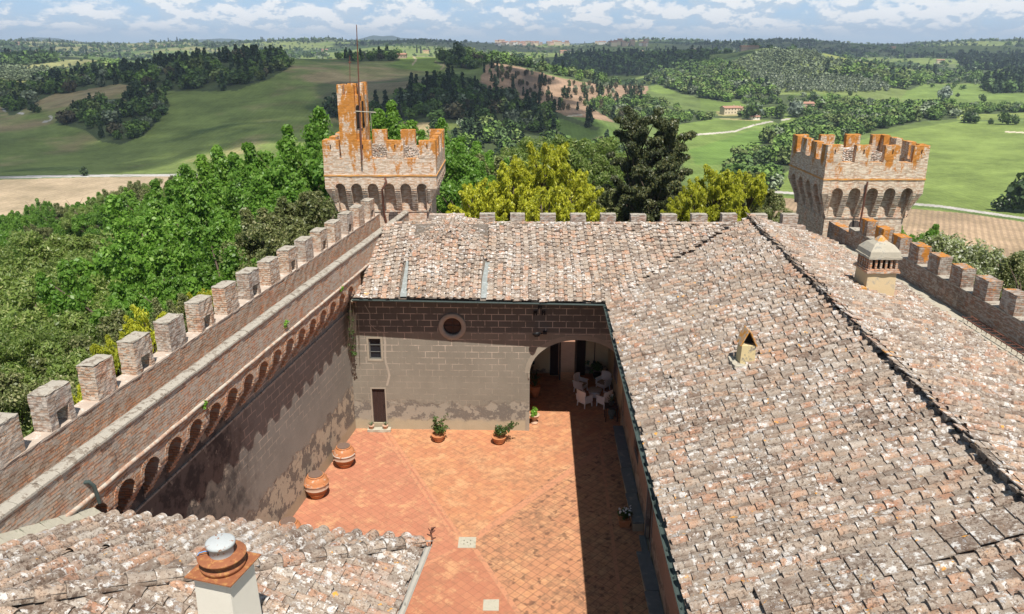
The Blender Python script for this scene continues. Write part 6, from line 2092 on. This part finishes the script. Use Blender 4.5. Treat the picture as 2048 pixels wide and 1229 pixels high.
for i, w_ in enumerate(WOODS):
    r_ = np.random.default_rng(100 + i)
    m = inpoly(PXf, PYf, w_[1]) & (Yf > w_[2]) & (Yf < w_[3])
    pts = scatter(m, w_[4], r_, 1400)
    far_ = w_[2] > 1000
    forest('woodland', pts, w_[5], w_[6], r_, [5, 5, 0, 0, 3, 1] if w_[0] == 'dark' else [1, 2, 2, 3, 4, 4, 6, 1, 2, 0] if w_[0] == 'broad' else [7, 7, 7, 3, 4, 6, 7] if w_[0] == 'sparse' else None, WL[i], small=far_, wide=.6 if w_[0] == 'sparse' else 1.05)
# distant hedgerows and woods
r_ = np.random.default_rng(55)
dens_n = fbm(Xf, Yf, 420, 88)
m = (Yf > 1350) & (Yf < 4200) & (dens_n > .53) & (np.abs(PXf - 1024) < 1150)
pts = scatter(m, .10, r_, 9000)
forest('woodland', pts, 13, .15, r_, [5, 0, 0, 1, 3, 3, 6], 'dark woods scattered over the distant ridges', small=True, wide=1.3)
m = (Yf > 1000) & (Yf < 3800) & (dens_n <= .53) & (np.abs(PXf - 1024) < 1150)
pts = scatter(m, .03, r_, 4500)
forest('woodland', pts, 8, .1, r_, [3, 1, 6, 6, 2], 'olive trees and hedges dotted over the distant fields', small=True, wide=1.3)
# olive groves in rows; the nearest trees stand as separate objects
ov, of, oti = tmpl_broad(300, 5, 16, .22)
MO = mat_leaf('olive_leaves', (.12, .155, .085), (.20, .235, .145), None, .1, .4)
ome = np_mesh('olive_tree', ov, of, oti, MO)
cnt = 0; rest = []
for gi, (poly, y0, y1, dn) in enumerate(OLIVES):
    r_ = np.random.default_rng(400 + gi)
    xs_, ys_ = [], []
    for a in np.arange(-900, 1200, 9.0):
        for b in np.arange(800, 1500, 9.0):
            ca, sa = math.cos(.35), math.sin(.35)
            xs_.append(a * ca - b * sa + 350 + r_.normal() * .9); ys_.append(a * sa + b * ca + r_.normal() * .9)
    xs_, ys_ = np.array(xs_), np.array(ys_)
    ok = (ys_ > y0) & (ys_ < y1)
    xs_, ys_ = xs_[ok], ys_[ok]
    zs_ = height(xs_, ys_)
    a, b = proj_np(xs_, ys_, zs_)
    ok = inpoly(a, b, poly) & (r_.random(len(a)) < .9)
    q = np.stack([xs_[ok], ys_[ok], zs_[ok]], 1)
    q = q[np.argsort(q[:, 1])]
    for j in range(len(q)):
        if gi == 0 and cnt < 290:
            o = bpy.data.objects.new('olive_tree', ome); COL.objects.link(o)
            s = r_.uniform(6.0, 8.2)
            o.location = (q[j, 0], q[j, 1], q[j, 2] - .8); o.scale = (s, s, s * .85); o.rotation_euler = (0, 0, r_.uniform(0, 6.28))
            tag(o, 'small grey green olive tree in the rows of the grove on the hill', 'olive tree', 'olive trees in rows on the hill')
            cnt += 1
        else: rest.append(q[j])
rest = np.array(rest)
r_ = np.random.default_rng(9)
HUES = np.concatenate([HUES, [(.15, .185, .105)]])
forest('olive_grove', rest[:, :2], 7.2, 0, r_, [8], 'olive grove covering the upper hillsides in rows', small=True, wide=1.1)

# bushes standing alone in the fields
bme = [np_mesh('field_tree', *tmpl_broad(700 + k, 7, 34, .13), mat_leaf('field_tree_leaves_%d' % k, c1, c2, None, .15, .3)) for k, (c1, c2) in enumerate((((.035, .065, .018), (.06, .10, .03)), ((.07, .11, .03), (.10, .16, .04)), ((.16, .20, .15), (.24, .29, .22))))]
cme = np_mesh('cypress', *leaf_cloud([(0, 0, z) for z in np.linspace(.1, .95, 12)], [max(.02, .12 * (1.03 - z) ** .5) for z in np.linspace(.1, .95, 12)], 40, .07, np.random.default_rng(4), 1.8, shell=.8), mat_leaf('cypress_leaves', (.015, .032, .014), (.028, .05, .02), None, .05, .3))
def lone(px, py, h, kind, label, name='field_tree', group=None, cat='tree', ymin=300, w_=1.0):
    p = hit(px, py, ymin)
    o = bpy.data.objects.new(name, cme if kind == 'c' else bme[kind]); COL.objects.link(o)
    o.location = p - Vector((0, 0, .4)); o.scale = (h * w_, h * w_, h); o.rotation_euler = (0, 0, px * 1.7)
    tag(o, label, cat, group)
for q in [(68, 226, 9, 0, 'dark round bush alone beside the white farm track at far left'), (78, 226, 5, 1, 'small bush right of the dark round one by the white track'), (170, 352, 5, 0, 'small dark bush at the edge of the valley road on the left'),
          (668, 235, 16, 0, 'dark bush on the pasture just left of the turret'), (1888, 204, 18, 2, 'silvery poplar clump in the right valley field'), (1964, 205, 9, 1, 'thin tree in the right valley field before the hedge'),
          (1915, 194, 5, 0, 'tiny dark bush in the right valley field'), (1932, 246, 9, 1, 'round bush at the corner of the big right field'), (1940, 247, 11, 0, 'taller dark bush beside the corner of the big right field'), (1950, 248, 7, 1, 'low bush at the edge of the big right field'),
          (1981, 249, 5, 0, 'lone dark dot of a bush in the upper right field'), (2008, 250, 10, 1, 'round bush near the sandy bank at far right'), (2027, 250, 8, 1, 'second round bush near the sandy bank at far right'), (2040, 432, 16, 0, 'dark green bushy tree by the road at the right edge'),
          (2000, 424, 7, 0, 'low dark bush on the verge of the road at far right'), (2020, 430, 8, 1, 'green bush on the verge left of the bushy tree at the right edge'),
          (1500, 240, 16, 1, 'tall green tree right of the valley farmhouse'), (1512, 238, 14, 2, 'silvery tree right of the valley farmhouse'), (1560, 238, 13, 1, 'pale poplar by the farm track in the valley'), (1590, 235, 15, 2, 'pale willow clump by the farm track in the valley'),
          (1540, 208, 8, 0, 'dark bush above the valley farmhouse'), (1625, 207, 10, 0, 'dark bush on the green bank below the olive grove'), (1700, 192, 6, 0, 'row bush on the lit slope right of the olive grove'), (1712, 200, 6, 0, 'lower row bush on the lit slope right of the olive grove'),
          (885, 128, 16, 1, 'round tree beside the vineyard track'), (917, 124, 20, 0, 'large round tree right of the vineyard'), (1263, 172, 12, 1, 'tree on the skyline of the felled slope'), (1230, 168, 10, 1, 'slim tree on the skyline of the felled slope')]:
    lone(*q)
for k, (px, py, h) in enumerate([(834, 106, 20), (842, 107, 19), (858, 107, 15), (748, 112, 18), (752, 112, 15), (772, 113, 15), (778, 114, 16), (811, 112, 11),
                                 (1253, 106, 16), (1257, 106, 15), (1268, 106, 18), (1276, 105, 16), (1284, 105, 14), (1293, 105, 18), (1310, 105, 17), (1318, 105, 17), (1331, 104, 18), (1351, 104, 16), (1380, 103, 14), (1396, 103, 16), (1402, 103, 15), (1448, 104, 12)]):
    lone(px, py, h, 'c', 'slim dark cypress standing among the villas on the skyline ridge', 'cypress', 'cypresses by the hilltop villas', 'cypress', 700)

# ------------------------------------------------------------------ houses far off
MR = simple('far_roof_tiles', (.36, .20, .14), .9, .25, .5)
MWS = {'cream': simple('far_wall_cream', (.62, .53, .38), .9, .1, .5), 'stone': simple('far_wall_stone', (.40, .31, .24), .9, .2, .5), 'yellow': simple('far_wall_yellow', (.66, .50, .26), .9, .1, .5), 'pink': simple('far_wall_pink', (.60, .40, .31), .9, .1, .5), 'white': simple('far_wall_white', (.70, .67, .62), .9, .1, .5)}
MWIN = simple('far_window', (.06, .055, .05), .4)
def house_meshes(w_, d_, h_, wall, wing=0):
    mb = MB(); mb.box(-w_ / 2, w_ / 2, -d_ / 2, d_ / 2, -3, h_)
    rh = d_ * .16
    mb.add([(-w_ / 2, -d_ / 2, h_), (-w_ / 2, d_ / 2, h_), (-w_ / 2, 0, h_ + rh)], [(0, 1, 2)]); mb.add([(w_ / 2, -d_ / 2, h_), (w_ / 2, d_ / 2, h_), (w_ / 2, 0, h_ + rh)], [(0, 2, 1)])
    rb2 = MB()
    for s in (-1, 1):
        e = .5
        a = [(-w_ / 2 - e, s * (d_ / 2 + e), h_ - rh * e / d_ * 2 + .02), (w_ / 2 + e, s * (d_ / 2 + e), h_ - rh * e / d_ * 2 + .02), (w_ / 2 + e, 0, h_ + rh + .02), (-w_ / 2 - e, 0, h_ + rh + .02)]
        rb2.loft(a, [(x, y, z + .25) for x, y, z in a])
    cb2 = MB(); cb2.box(w_ * .2, w_ * .2 + .8, -.4, .4, h_, h_ + rh + 1.1)
    nx = max(2, int(w_ / 3.2))
    wb = [(-w_ / 2 + w_ * (i + .5) / nx, -d_ / 2, z) for i in range(nx) for z in ([1.2, 4.1] if h_ > 5 else [1.2])]
    return mb, rb2, cb2, wb
_w = MB(); _w.box(-.45, .45, -.05, .02, 0, 1.3); _wo = _w.build('window', MWIN); WME = _wo.data; bpy.data.objects.remove(_wo)
def house(px, py, w_, d_, h_, rz, wall, label, ymin=600, group='houses scattered over the hills'):
    p = hit(px, py, ymin)
    t = empty('farmhouse', p, rz, label=label, cat='house', group=group)
    a, b, c, d = house_meshes(w_, d_, h_, wall)
    a.build('wall', MWS[wall], t); ro = b.build('roof', MR, t); c.build('chimney', MWS[wall], ro); 
    for (x, y, z) in d:
        o = bpy.data.objects.new('window', WME); COL.objects.link(o); o.parent = t; o.location = (x, y, z)
    return p
for q in [(735, 112, 15, 9, 7, .2, 'stone', 'brown stone farmhouse on the left of the hilltop group behind the turret'), (792, 111, 17, 9, 7.5, .15, 'cream', 'cream two storey villa on the crest among trees right of the mast'), (804, 117, 10, 7, 4, -.1, 'stone', 'low stone barn just below the cream villa'),
          (852, 107, 17, 9, 7, .1, 'yellow', 'yellow villa with cypresses on the crest above the vineyard'), (1459, 229, 16, 9, 6, .25, 'cream', 'cream farmhouse with long roof in the middle valley'), (1474, 227, 10, 8, 5, -.5, 'pink', 'pink wing standing right of the cream valley farmhouse'),
          (1508, 240, 8, 5, 2.6, .2, 'white', 'small white shed beside the track in the valley'), (1612, 218, 12, 8, 5, .1, 'pink', 'small pink house behind trees at the foot of the olive hill'), (1126, 108, 16, 10, 7, .2, 'pink', 'orange pink house on the far ridge left of the dark wood'),
          (1138, 105, 12, 9, 7, -.2, 'cream', 'cream house behind the orange pink one on the far ridge'), (1338, 104, 18, 9, 4.5, .0, 'pink', 'low red roofed house among cypresses on the ridge'), (1387, 103, 14, 9, 6, .1, 'white', 'pale pink house between two cypresses on the ridge'),
          (1283, 105, 12, 8, 4, .1, 'white', 'small white house among cypresses on the ridge'), (1880, 127, 16, 10, 7, -.3, 'cream', 'cream house in the woods of the right hillside'), (2022, 158, 16, 10, 6, -.2, 'pink', 'pink house behind the cypress wood at far right'),
          (1738, 88, 16, 10, 8, .2, 'yellow', 'yellow villa on the skyline at the right'), (1806, 84, 14, 9, 6, .2, 'cream', 'cream house on the bare skyline at the right'), (1786, 98, 14, 9, 6, .1, 'pink', 'pink house below the skyline at the right'), (1498, 100, 30, 9, 5, .1, 'stone', 'long red roofed building on top of the olive hill'),
          (1655, 100, 12, 8, 5, .2, 'stone', 'brown house on the right shoulder of the olive hill'), (34, 90, 18, 10, 7, .2, 'pink', 'pink house on the far left ridge'), (78, 106, 18, 10, 7, .2, 'cream', 'cream house in the far left valley'), (92, 108, 16, 9, 6, -.2, 'yellow', 'yellow house beside the cream one in the far left valley'),
          (28, 107, 20, 9, 6, .1, 'white', 'white house at the left edge of the far valley'), (165, 105, 14, 9, 6, .1, 'white', 'white house standing alone in the far left valley'), (204, 99, 15, 9, 6, .2, 'pink', 'red roofed house on the far slope above the left wood'), (216, 101, 13, 9, 6, -.2, 'white', 'white house next to the red roofed one above the left wood'),
          (150, 88, 24, 10, 7, .2, 'pink', 'terracotta coloured hamlet house on the far left skyline'), (330, 94, 14, 9, 6, .1, 'cream', 'cream house on the distant slope above the left wood'), (348, 94, 18, 9, 5, .1, 'pink', 'long pink house on the distant slope above the left wood'), (650, 104, 18, 10, 6, .1, 'pink', 'pink house between the left wood and the mast')]:
    house(*q)
# hilltop town: many small houses sharing four designs
protos = []
for k, (w_, d_, h_, wl_) in enumerate([(14, 10, 9, 'pink'), (18, 11, 11, 'cream'), (12, 9, 13, 'stone'), (22, 11, 8, 'white')]):
    a, b, c, d = house_meshes(w_, d_, h_, wl_)
    b.v += a.v; nb2 = len(b.v) - len(a.v)
    b.f += [[i + nb2 for i in f] for f in a.f]; b.m += [1] * len(a.f); b.c += a.c; b.sm += a.sm
    o = b.build('town_house', [MR, MWS[wl_]]); protos.append(o.data); bpy.data.objects.remove(o)
r2_ = random.Random(8)
for k in range(64):
    px = r2_.uniform(985, 1148) if k < 46 else r2_.uniform(1185, 1300)
    p = hit(px, r2_.uniform(88.5, 92) if k < 46 else r2_.uniform(89, 94), 2300)
    o = bpy.data.objects.new('town_house', protos[r2_.randrange(4)]); COL.objects.link(o)
    o.location = p; o.rotation_euler = (0, 0, r2_.uniform(-.5, .5)); s = r2_.uniform(.9, 1.5); o.scale = (s, s, s)
    tag(o, 'small distant house of the hilltop town on the skyline' if k < 46 else 'small distant house on the ridge right of the hilltop town', 'house', 'houses of the hilltop town' if k < 46 else 'houses on the ridge right of the town')
p = hit(1097, 88.5, 2300)
mb = MB(); mb.box(-3, 3, -3, 3, -3, 26); mb.loft([(-3.4, -3.4, 26), (3.4, -3.4, 26), (3.4, 3.4, 26), (-3.4, 3.4, 26)], [(-.3, -.3, 31), (.3, -.3, 31), (.3, .3, 31), (-.3, .3, 31)])
o = mb.build('bell_tower', MWS['stone']); o.location = p
tag(o, 'slim bell tower rising over the distant hilltop town', 'tower')

# ------------------------------------------------------------------ garden trees round the castle
def proto(kind, seed):
    r_ = np.random.default_rng(seed)
    cs, rs = [], []
    n = 84
    if kind in ('oak', 'holm', 'shrub', 'poplar'):
        lobes = [(r_.uniform(0, 6.28), r_.uniform(-.5, .9), r_.uniform(.35, .75)) for _ in range(9)]
        for k in range(n):
            d = r_.normal(size=3); d[2] += .25; d /= np.linalg.norm(d)
            l = max(.55, max(((math.cos(a) * d[0] + math.sin(a) * d[1]) * math.cos(e) + d[2] * math.sin(e)) * (1 if s > .5 else .9) for a, e, s in lobes))
            rad = .86 * l * (1 if r_.random() < .75 else r_.uniform(.3, .8)) * r_.uniform(.88, 1.14)
            p = d * rad
            if kind == 'poplar': p[0] *= .62; p[1] *= .62; p[2] *= 1.35
            cs.append(p); rs.append(r_.uniform(.11, .215))
            if p[2] > .25 and r_.random() < .45 and kind != 'shrub':      # upright leading shoots
                e_ = p / np.linalg.norm(p) * .3 + np.array([0, 0, .8]) + r_.normal(size=3) * .12
                for q_, rr_ in ((.11, .12), (.19, .095), (.26, .07)):
                    cs.append(p + e_ * q_); rs.append(rr_)
    elif kind == 'pine':
        for k in range(n):
            d = r_.normal(size=3); d[2] = abs(d[2]) * .8 + .02; d /= np.linalg.norm(d)
            cs.append(d * np.array([1, 1, .75]) * r_.uniform(.72, 1.05)); rs.append(r_.uniform(.09, .18))
        for k in range(50):
            a = r_.uniform(0, 6.28); q = r_.uniform(.5, 1.0)
            cs.append(np.array([math.cos(a) * q, math.sin(a) * q, r_.uniform(-.6, .1)])); rs.append(r_.uniform(.12, .18))
    elif kind == 'golden':
        for k in range(130):
            z = r_.uniform(-1.1, 1.0); a = r_.uniform(0, 6.28)
            q = (1.05 - max(z, -.2)) ** .5 * .78 * r_.uniform(.45, 1.0)
            c_ = np.array([math.cos(a) * q, math.sin(a) * q, z + r_.normal() * .05])
            cs.append(c_); rs.append(r_.uniform(.08, .14))
            e_ = np.array([math.cos(a) * .6, math.sin(a) * .6, .75]) + r_.normal(size=3) * .15
            for q_, rr_ in ((.11, .06), (.19, .04)):
                cs.append(c_ + e_ * q_); rs.append(rr_)
    elif kind == 'cedar':
        for b in range(46):
            z = -1.6 + 2.6 * b / 45; a = b * 2.4 + r_.uniform(-.4, .4)
            ln = (.35 + .55 * (1.05 - max(-1, z)) / 2) * r_.uniform(.7, 1.15)
            for q in np.linspace(.25, 1.0, 5):
                cs.append(np.array([math.cos(a) * ln * q, math.sin(a) * ln * q, z + .22 * q + r_.normal() * .03])); rs.append(.10 + .06 * (1 - q))
    per = {'oak': 430, 'poplar': 430, 'holm': 460, 'pine': 430, 'golden': 190, 'cedar': 340, 'shrub': 420}[kind]
    sz = {'oak': .025, 'poplar': .025, 'holm': .020, 'pine': .0165, 'golden': .020, 'cedar': .0185, 'shrub': .025}[kind]
    kw = dict(oak=dict(flat=.85, shell=.3, aniso=.4), poplar=dict(shell=.3, aniso=.4), holm=dict(flat=.85, shell=.35, aniso=.4), pine=dict(aspect=2.8, outward=.55, up=.2), golden=dict(aspect=2.9, droop=.7), cedar=dict(aspect=1.9, flat=.45, up=.8), shrub=dict(outward=.3, shell=.3, aniso=.4))[kind]
    v, f, ti = leaf_cloud(cs, rs, per, sz, r_, **kw)
    tr = MB()
    tr.tube([(0, 0, -3.4), (.02, 0, -1.6), (0, .02, -.5), (.02, 0, .4)], [.085, .06, .045, .015], 8)
    for c_, q in list(zip(cs, rs))[::4]:
        z0 = max(-1.3, c_[2] - .55 - .3 * abs(c_[0]))
        tr.tube([(0, 0, z0), (c_[0] * .5, c_[1] * .5, (z0 + c_[2]) / 2 + .05), tuple(c_)], [.022, .014, .005], 4, caps=False)
    return v, f, ti, tr
LM = {
    'oak': mat_leaf('fresh_oak_leaves', (0.090, 0.211, 0.023), (0.198, 0.365, 0.049), (0.307, 0.461, 0.102), .42),
    'poplar': mat_leaf('bright_poplar_leaves', (0.109, 0.230, 0.023), (0.218, 0.384, 0.051), (0.320, 0.486, 0.090), .42),
    'holm': mat_leaf('holm_oak_leaves', (0.109, 0.141, 0.038), (0.230, 0.256, 0.090), (0.435, 0.410, 0.205), .32),
    'pine': mat_leaf('pine_needles', (0.109, 0.179, 0.036), (0.243, 0.326, 0.070), (0.461, 0.486, 0.192), .38),
    'golden': mat_leaf('golden_conifer_sprays', (0.30, 0.345, 0.024), (0.64, 0.63, 0.06), (0.154, 0.205, 0.026), .42),
    'cedar': mat_leaf('dark_cedar_needles', (0.038, 0.058, 0.023), (0.096, 0.109, 0.038), (0.192, 0.179, 0.058), .2),
    'shrub': mat_leaf('blossoming_shrub_leaves', (0.192, 0.237, 0.090), (0.320, 0.358, 0.154), (0.750, 0.750, 0.640), .35),
}
PROT = {}
for kind, sds in dict(oak=(1, 2, 3), poplar=(4,), holm=(5, 6), pine=(7, 8), golden=(9, 10), cedar=(11, 12), shrub=(13,)).items():
    PROT[kind] = []
    for s in sds:
        v, f, ti, tr = proto(kind, s)
        tro = tr.build('trunk', M['bark']); tme = tro.data; bpy.data.objects.remove(tro)
        PROT[kind].append((np_mesh('crown', v, f, ti, LM[kind]), tme))
tcount = 0
def tree(px, py, Y, R, kind, label, group=None, vz=None):
    global tcount
    tcount += 1
    vz = vz or {'oak': 1.15, 'poplar': 1.1, 'holm': 1.05, 'pine': .95, 'golden': 1.15, 'cedar': 1.5, 'shrub': 1.0}[kind]
    top = unproj_y(px, py, Y)
    ext = {'poplar': 1.3, 'golden': 1.05, 'cedar': 1.15, 'pine': .85}.get(kind, .95)
    name = {'oak': 'oak_tree', 'poplar': 'poplar_tree', 'holm': 'holm_oak', 'pine': 'pine_tree', 'golden': 'golden_conifer', 'cedar': 'cedar_tree', 'shrub': 'flowering_shrub'}[kind]
    cz = top.z - R * vz * ext
    gz = float(height([top.x], [Y])[0])
    t = empty(name, (top.x, Y, cz), (px * 7 + py) % 6.28, label=label, cat='tree' if kind != 'shrub' else 'shrub', group=group)
    t.scale = (R, R, R * vz)
    cm, tm_ = PROT[kind][tcount % len(PROT[kind])]
    for nm, me_ in (('crown', cm), ('trunk', tm_)):
        o = bpy.data.objects.new(nm, me_); COL.objects.link(o); o.parent = t
    tr_ = t.children[-1] if t.children and t.children[-1].name.startswith('trunk') else o
    need = (cz - gz) / (R * vz)
    o.scale = (1, 1, max(1.0, need / 3.3))
NEAR = [
    (600, 262, 66, 7.2, 'oak', 'tall bright green oak immediately left of the left tower, its top beside the parapet'),
    (655, 285, 72, 5.8, 'oak', 'green oak crown half hidden behind the left tower'),
    (510, 298, 66, 6.4, 'oak', 'bright green oak second to the left of the left tower'),
    (445, 316, 68, 6.2, 'poplar', 'upright light green tree with feathery top above the valley road'),
    (555, 310, 60, 6.0, 'oak', 'lower bright oak in front of the tallest one left of the tower'),
    (390, 352, 64, 6.2, 'oak', 'rounded green oak below the ploughed field'),
    (325, 372, 64, 6.0, 'oak', 'green oak at the left end of the bright oak group'),
    (475, 385, 54, 6.2, 'oak', 'broad green oak in the middle of the mass left of the tower'),
    (385, 425, 52, 6.4, 'oak', 'large oak with deep shadows behind the middle merlons'),
    (285, 440, 50, 6.0, 'oak', 'large oak bordering the yellow green pines'),
    (345, 520, 43, 5.5, 'oak', 'dark green oak directly behind the middle merlons'),
    (240, 540, 42, 5.0, 'oak', 'dark green oak right of the pines, halfway down'),
    (440, 510, 43, 4.8, 'oak', 'green oak close behind the far merlons'),
    (270, 600, 37, 4.4, 'oak', 'low green oak above the yellow bushes by the wall'),
    (390, 570, 38, 3.8, 'oak', 'small green oak touching the wall behind the middle merlons'),
    (600, 388, 50, 5.2, 'holm', 'olive brown holm oak in front of the left tower'),
    (645, 410, 52, 4.0, 'holm', 'smaller olive brown holm oak touching the left tower'),
    (545, 425, 46, 4.4, 'holm', 'olive brown holm oak behind the farthest merlons'),
    (575, 470, 44, 3.4, 'holm', 'low holm oak between the far merlons and the larger one'),
    (60, 462, 58, 6.6, 'pine', 'broad yellow green pine at the far left, highest of the pines'),
    (150, 458, 60, 6.2, 'pine', 'yellow green pine beside the grassy gap'),
    (215, 480, 54, 5.2, 'pine', 'yellow green pine next to the oaks'),
    (20, 540, 46, 6.0, 'pine', 'pale tipped pine cut by the left picture edge'),
    (110, 535, 46, 5.6, 'pine', 'pale tipped pine in the middle of the pine mass'),
    (180, 560, 44, 4.8, 'pine', 'pale tipped pine touching the oaks halfway down'),
    (50, 620, 37, 5.0, 'pine', 'dusky pine low at the left edge'),
    (140, 625, 37, 4.8, 'pine', 'dusky pine with bare twigs behind the near merlons'),
    (205, 650, 33, 3.8, 'holm', 'grey green tree with bare twigs behind the near merlons'),
    (90, 700, 30, 4.0, 'pine', 'dark pine directly behind the nearest merlons'),
    (20, 735, 27, 3.6, 'holm', 'dark bushy tree at the left edge beside the nearest merlon'),
    (5, 660, 32, 3.6, 'pine', 'pine cut by the left edge above the nearest merlon'),
    (802, 228, 72, 6.2, 'poplar', 'bright green tree behind the left tower, right of the turret'),
    (752, 240, 74, 4.5, 'poplar', 'bright green tree directly behind the turret'),
    (862, 268, 70, 5.0, 'oak', 'green oak behind the right merlons of the left tower'),
    (935, 262, 78, 5.6, 'oak', 'dark green oak right of the left tower'),
    (925, 330, 64, 5.0, 'oak', 'low dark green oak at the right foot of the left tower'),
    (985, 340, 74, 5.4, 'holm', 'dull green tree between the tower and the golden conifer'),
    (1085, 300, 57, 4.4, 'golden', 'largest golden yellow conifer behind the back parapet'),
    (1025, 345, 56, 3.4, 'golden', 'golden conifer overlapping the left of the largest one'),
    (1150, 355, 58, 3.2, 'golden', 'golden conifer overlapping the right of the largest one'),
    (955, 378, 54, 3.4, 'golden', 'low golden conifer nearest the left tower'),
    (1090, 385, 52, 3.6, 'golden', 'low golden conifer just over the back merlons'),
    (1145, 262, 82, 7.6, 'pine', 'wide dull green pine behind the golden conifers'),
    (1060, 275, 84, 6.0, 'pine', 'dull green pine crown above the golden conifer, left part'),
    (1225, 300, 78, 5.4, 'pine', 'dull green pine between the wide pine and the dark cedar'),
    (1180, 380, 66, 5.0, 'holm', 'dark undergrowth tree between golden conifer and cedar'),
    (1275, 232, 66, 4.3, 'cedar', 'left dark cedar with ragged top behind the back parapet'),
    (1340, 243, 66, 4.4, 'cedar', 'right dark cedar with spreading side branches'),
    (1310, 330, 62, 4.2, 'cedar', 'lower dark cedar filling between the two tall ones'),
    (1438, 346, 57, 3.6, 'golden', 'golden conifer right of the dark cedars'),
    (1385, 385, 56, 3.0, 'golden', 'low golden conifer at the foot of the right cedar'),
    (1500, 352, 60, 3.0, 'golden', 'golden green conifer nearest the right tower'),
    (1545, 400, 58, 2.6, 'holm', 'small dark green tree at the left foot of the right tower'),
    (1490, 345, 70, 2.6, 'holm', 'dark round tree behind the golden conifer near the right tower'),
    (1955, 462, 36, 3.6, 'shrub', 'large shrub with cream blossom behind the right parapet'),
    (1895, 478, 38, 2.8, 'shrub', 'blossoming shrub left of the largest one behind the right parapet'),
    (2030, 500, 33, 3.0, 'shrub', 'blossoming shrub at the right picture edge'),
    (1990, 530, 30, 2.6, 'shrub', 'low blossoming shrub close behind the right parapet'),
    (2060, 545, 28, 2.4, 'holm', 'dark green bush at the right edge behind the parapet'),
    (1845, 452, 52, 2.6, 'oak', 'small bright green tree between the right tower and the shrubs'),
    (1815, 470, 50, 2.0, 'poplar', 'little yellow green tree touching the right tower'),
    (1880, 500, 42, 2.6, 'oak', 'green bush over the right parapet next to the chimney'),
    (300, 640, 31, 2.4, 'golden', 'yellow green bush close to the wall behind the near merlons'),
    (235, 690, 28, 2.1, 'golden', 'yellow green bush seen between the second and third near merlons'),
    (165, 780, 22.5, 1.7, 'golden', 'yellow green bush low behind the nearest merlons'),
    (395, 590, 36, 1.9, 'golden', 'yellow bush between middle merlons'),
    (345, 610, 34, 1.8, 'holm', 'small dull bush between middle merlons'),
]
for q in NEAR:
    tree(*q)
r2_ = random.Random(44)
sky_l = [(-60, 430), (0, 424), (60, 402), (110, 412), (160, 396), (210, 388), (245, 368), (285, 378), (330, 356), (380, 362), (430, 372), (480, 380)]
kinds = ['oak', 'holm', 'oak', 'poplar', 'pine', 'holm', 'oak']
for row, (dy, Y, R0) in enumerate(((0, 160, 4.6), (20, 135, 4.4), (38, 112, 4.2))):
    px = -60 + row * 9
    while px < 480:
        py = np.interp(px, [a for a, b in sky_l], [b for a, b in sky_l]) + dy + r2_.uniform(-6, 10)
        if not (100 < px < 215 and row == 2):
            tree(px, py, Y + r2_.uniform(-10, 10), R0 * r2_.uniform(.6, 1.25), kinds[r2_.randrange(7)], 'small tree in the belt on the slope between the ploughed field and the castle wood', 'trees of the slope belt on the left')
        px += r2_.uniform(24, 40)
for px, py, h in ((597, 0, 0),):
    pass
p = unproj_y(205, 428, 125)
o = bpy.data.objects.new('cypress', cme); COL.objects.link(o); o.location = (p.x, 125, p.z - 5.5); o.scale = (9, 9, 6)
tag(o, 'small cypress standing in the grassy gap at the left', 'cypress')

# ------------------------------------------------------------------ clouds whose shadows lie on the hills
from mathutils import noise as mnoise
import bmesh
def cloud(gx, gy, rx, ry, alt, seed):
    bm = bmesh.new()
    bmesh.ops.create_icosphere(bm, subdivisions=5, radius=1)
    for v in bm.verts:
        n_ = mnoise.noise(v.co * 1.6 + Vector((seed, 0, 0))) * .35 + mnoise.noise(v.co * 4 + Vector((seed, 5, 0))) * .16 + mnoise.noise(v.co * 9 + Vector((seed, 5, 3))) * .07
        v.co *= 1 + n_
        v.co.x *= rx; v.co.y *= ry; v.co.z *= 70 if v.co.z > 0 else 25
    me = bpy.data.meshes.new('cloud'); bm.to_mesh(me); bm.free()
    for p_ in me.polygons: p_.use_smooth = True
    me.materials.append(M['cloud'])
    o = bpy.data.objects.new('cloud', me); COL.objects.link(o)
    o.location = (gx + SUN.x / SUN.z * alt, gy + SUN.y / SUN.z * alt, alt)
    tag(o, kind='structure')
m, t = mat('cloud_vapour')
lw = t.n('ShaderNodeLayerWeight', 1, None, Blend=.45)
df = t.n('ShaderNodeBsdfDiffuse', 0, None, Color=(.9, .9, .9))
tp = t.n('ShaderNodeBsdfTransparent', 0, None, Color=(1, 1, 1))
mx = t.n('ShaderNodeMixShader', 0, None, i0=t.sstep(lw, .25, .95, .48, 1.0), i1=df, i2=tp)
t.n('ShaderNodeOutputMaterial', None, None, Surface=mx)
M['cloud'] = m
cloud(-290, 640, 320, 240, 620, 1)
cloud(-70, 600, 75, 90, 600, 8)
cloud(260, 1600, 230, 330, 640, 2)
cloud(1500, 2450, 700, 420, 700, 3)
cloud(300, 3100, 900, 420, 760, 4)
cloud(-1100, 1500, 260, 160, 640, 5)

# ------------------------------------------------------------------ haze
mb = MB(); mb.box(-6200, 6200, -400, 9450, -68, 170)
m, t = mat('haze_air')
pv = t.n('ShaderNodeVolumePrincipled', 0, None, Color=(.66, .80, 1.0), Density=1.1e-4, Anisotropy=0.2)
t.n('ShaderNodeOutputMaterial', None, None, Volume=pv)
tag(mb.build('haze', m), 'thin blue summer haze over the valley', 'haze', kind='stuff')
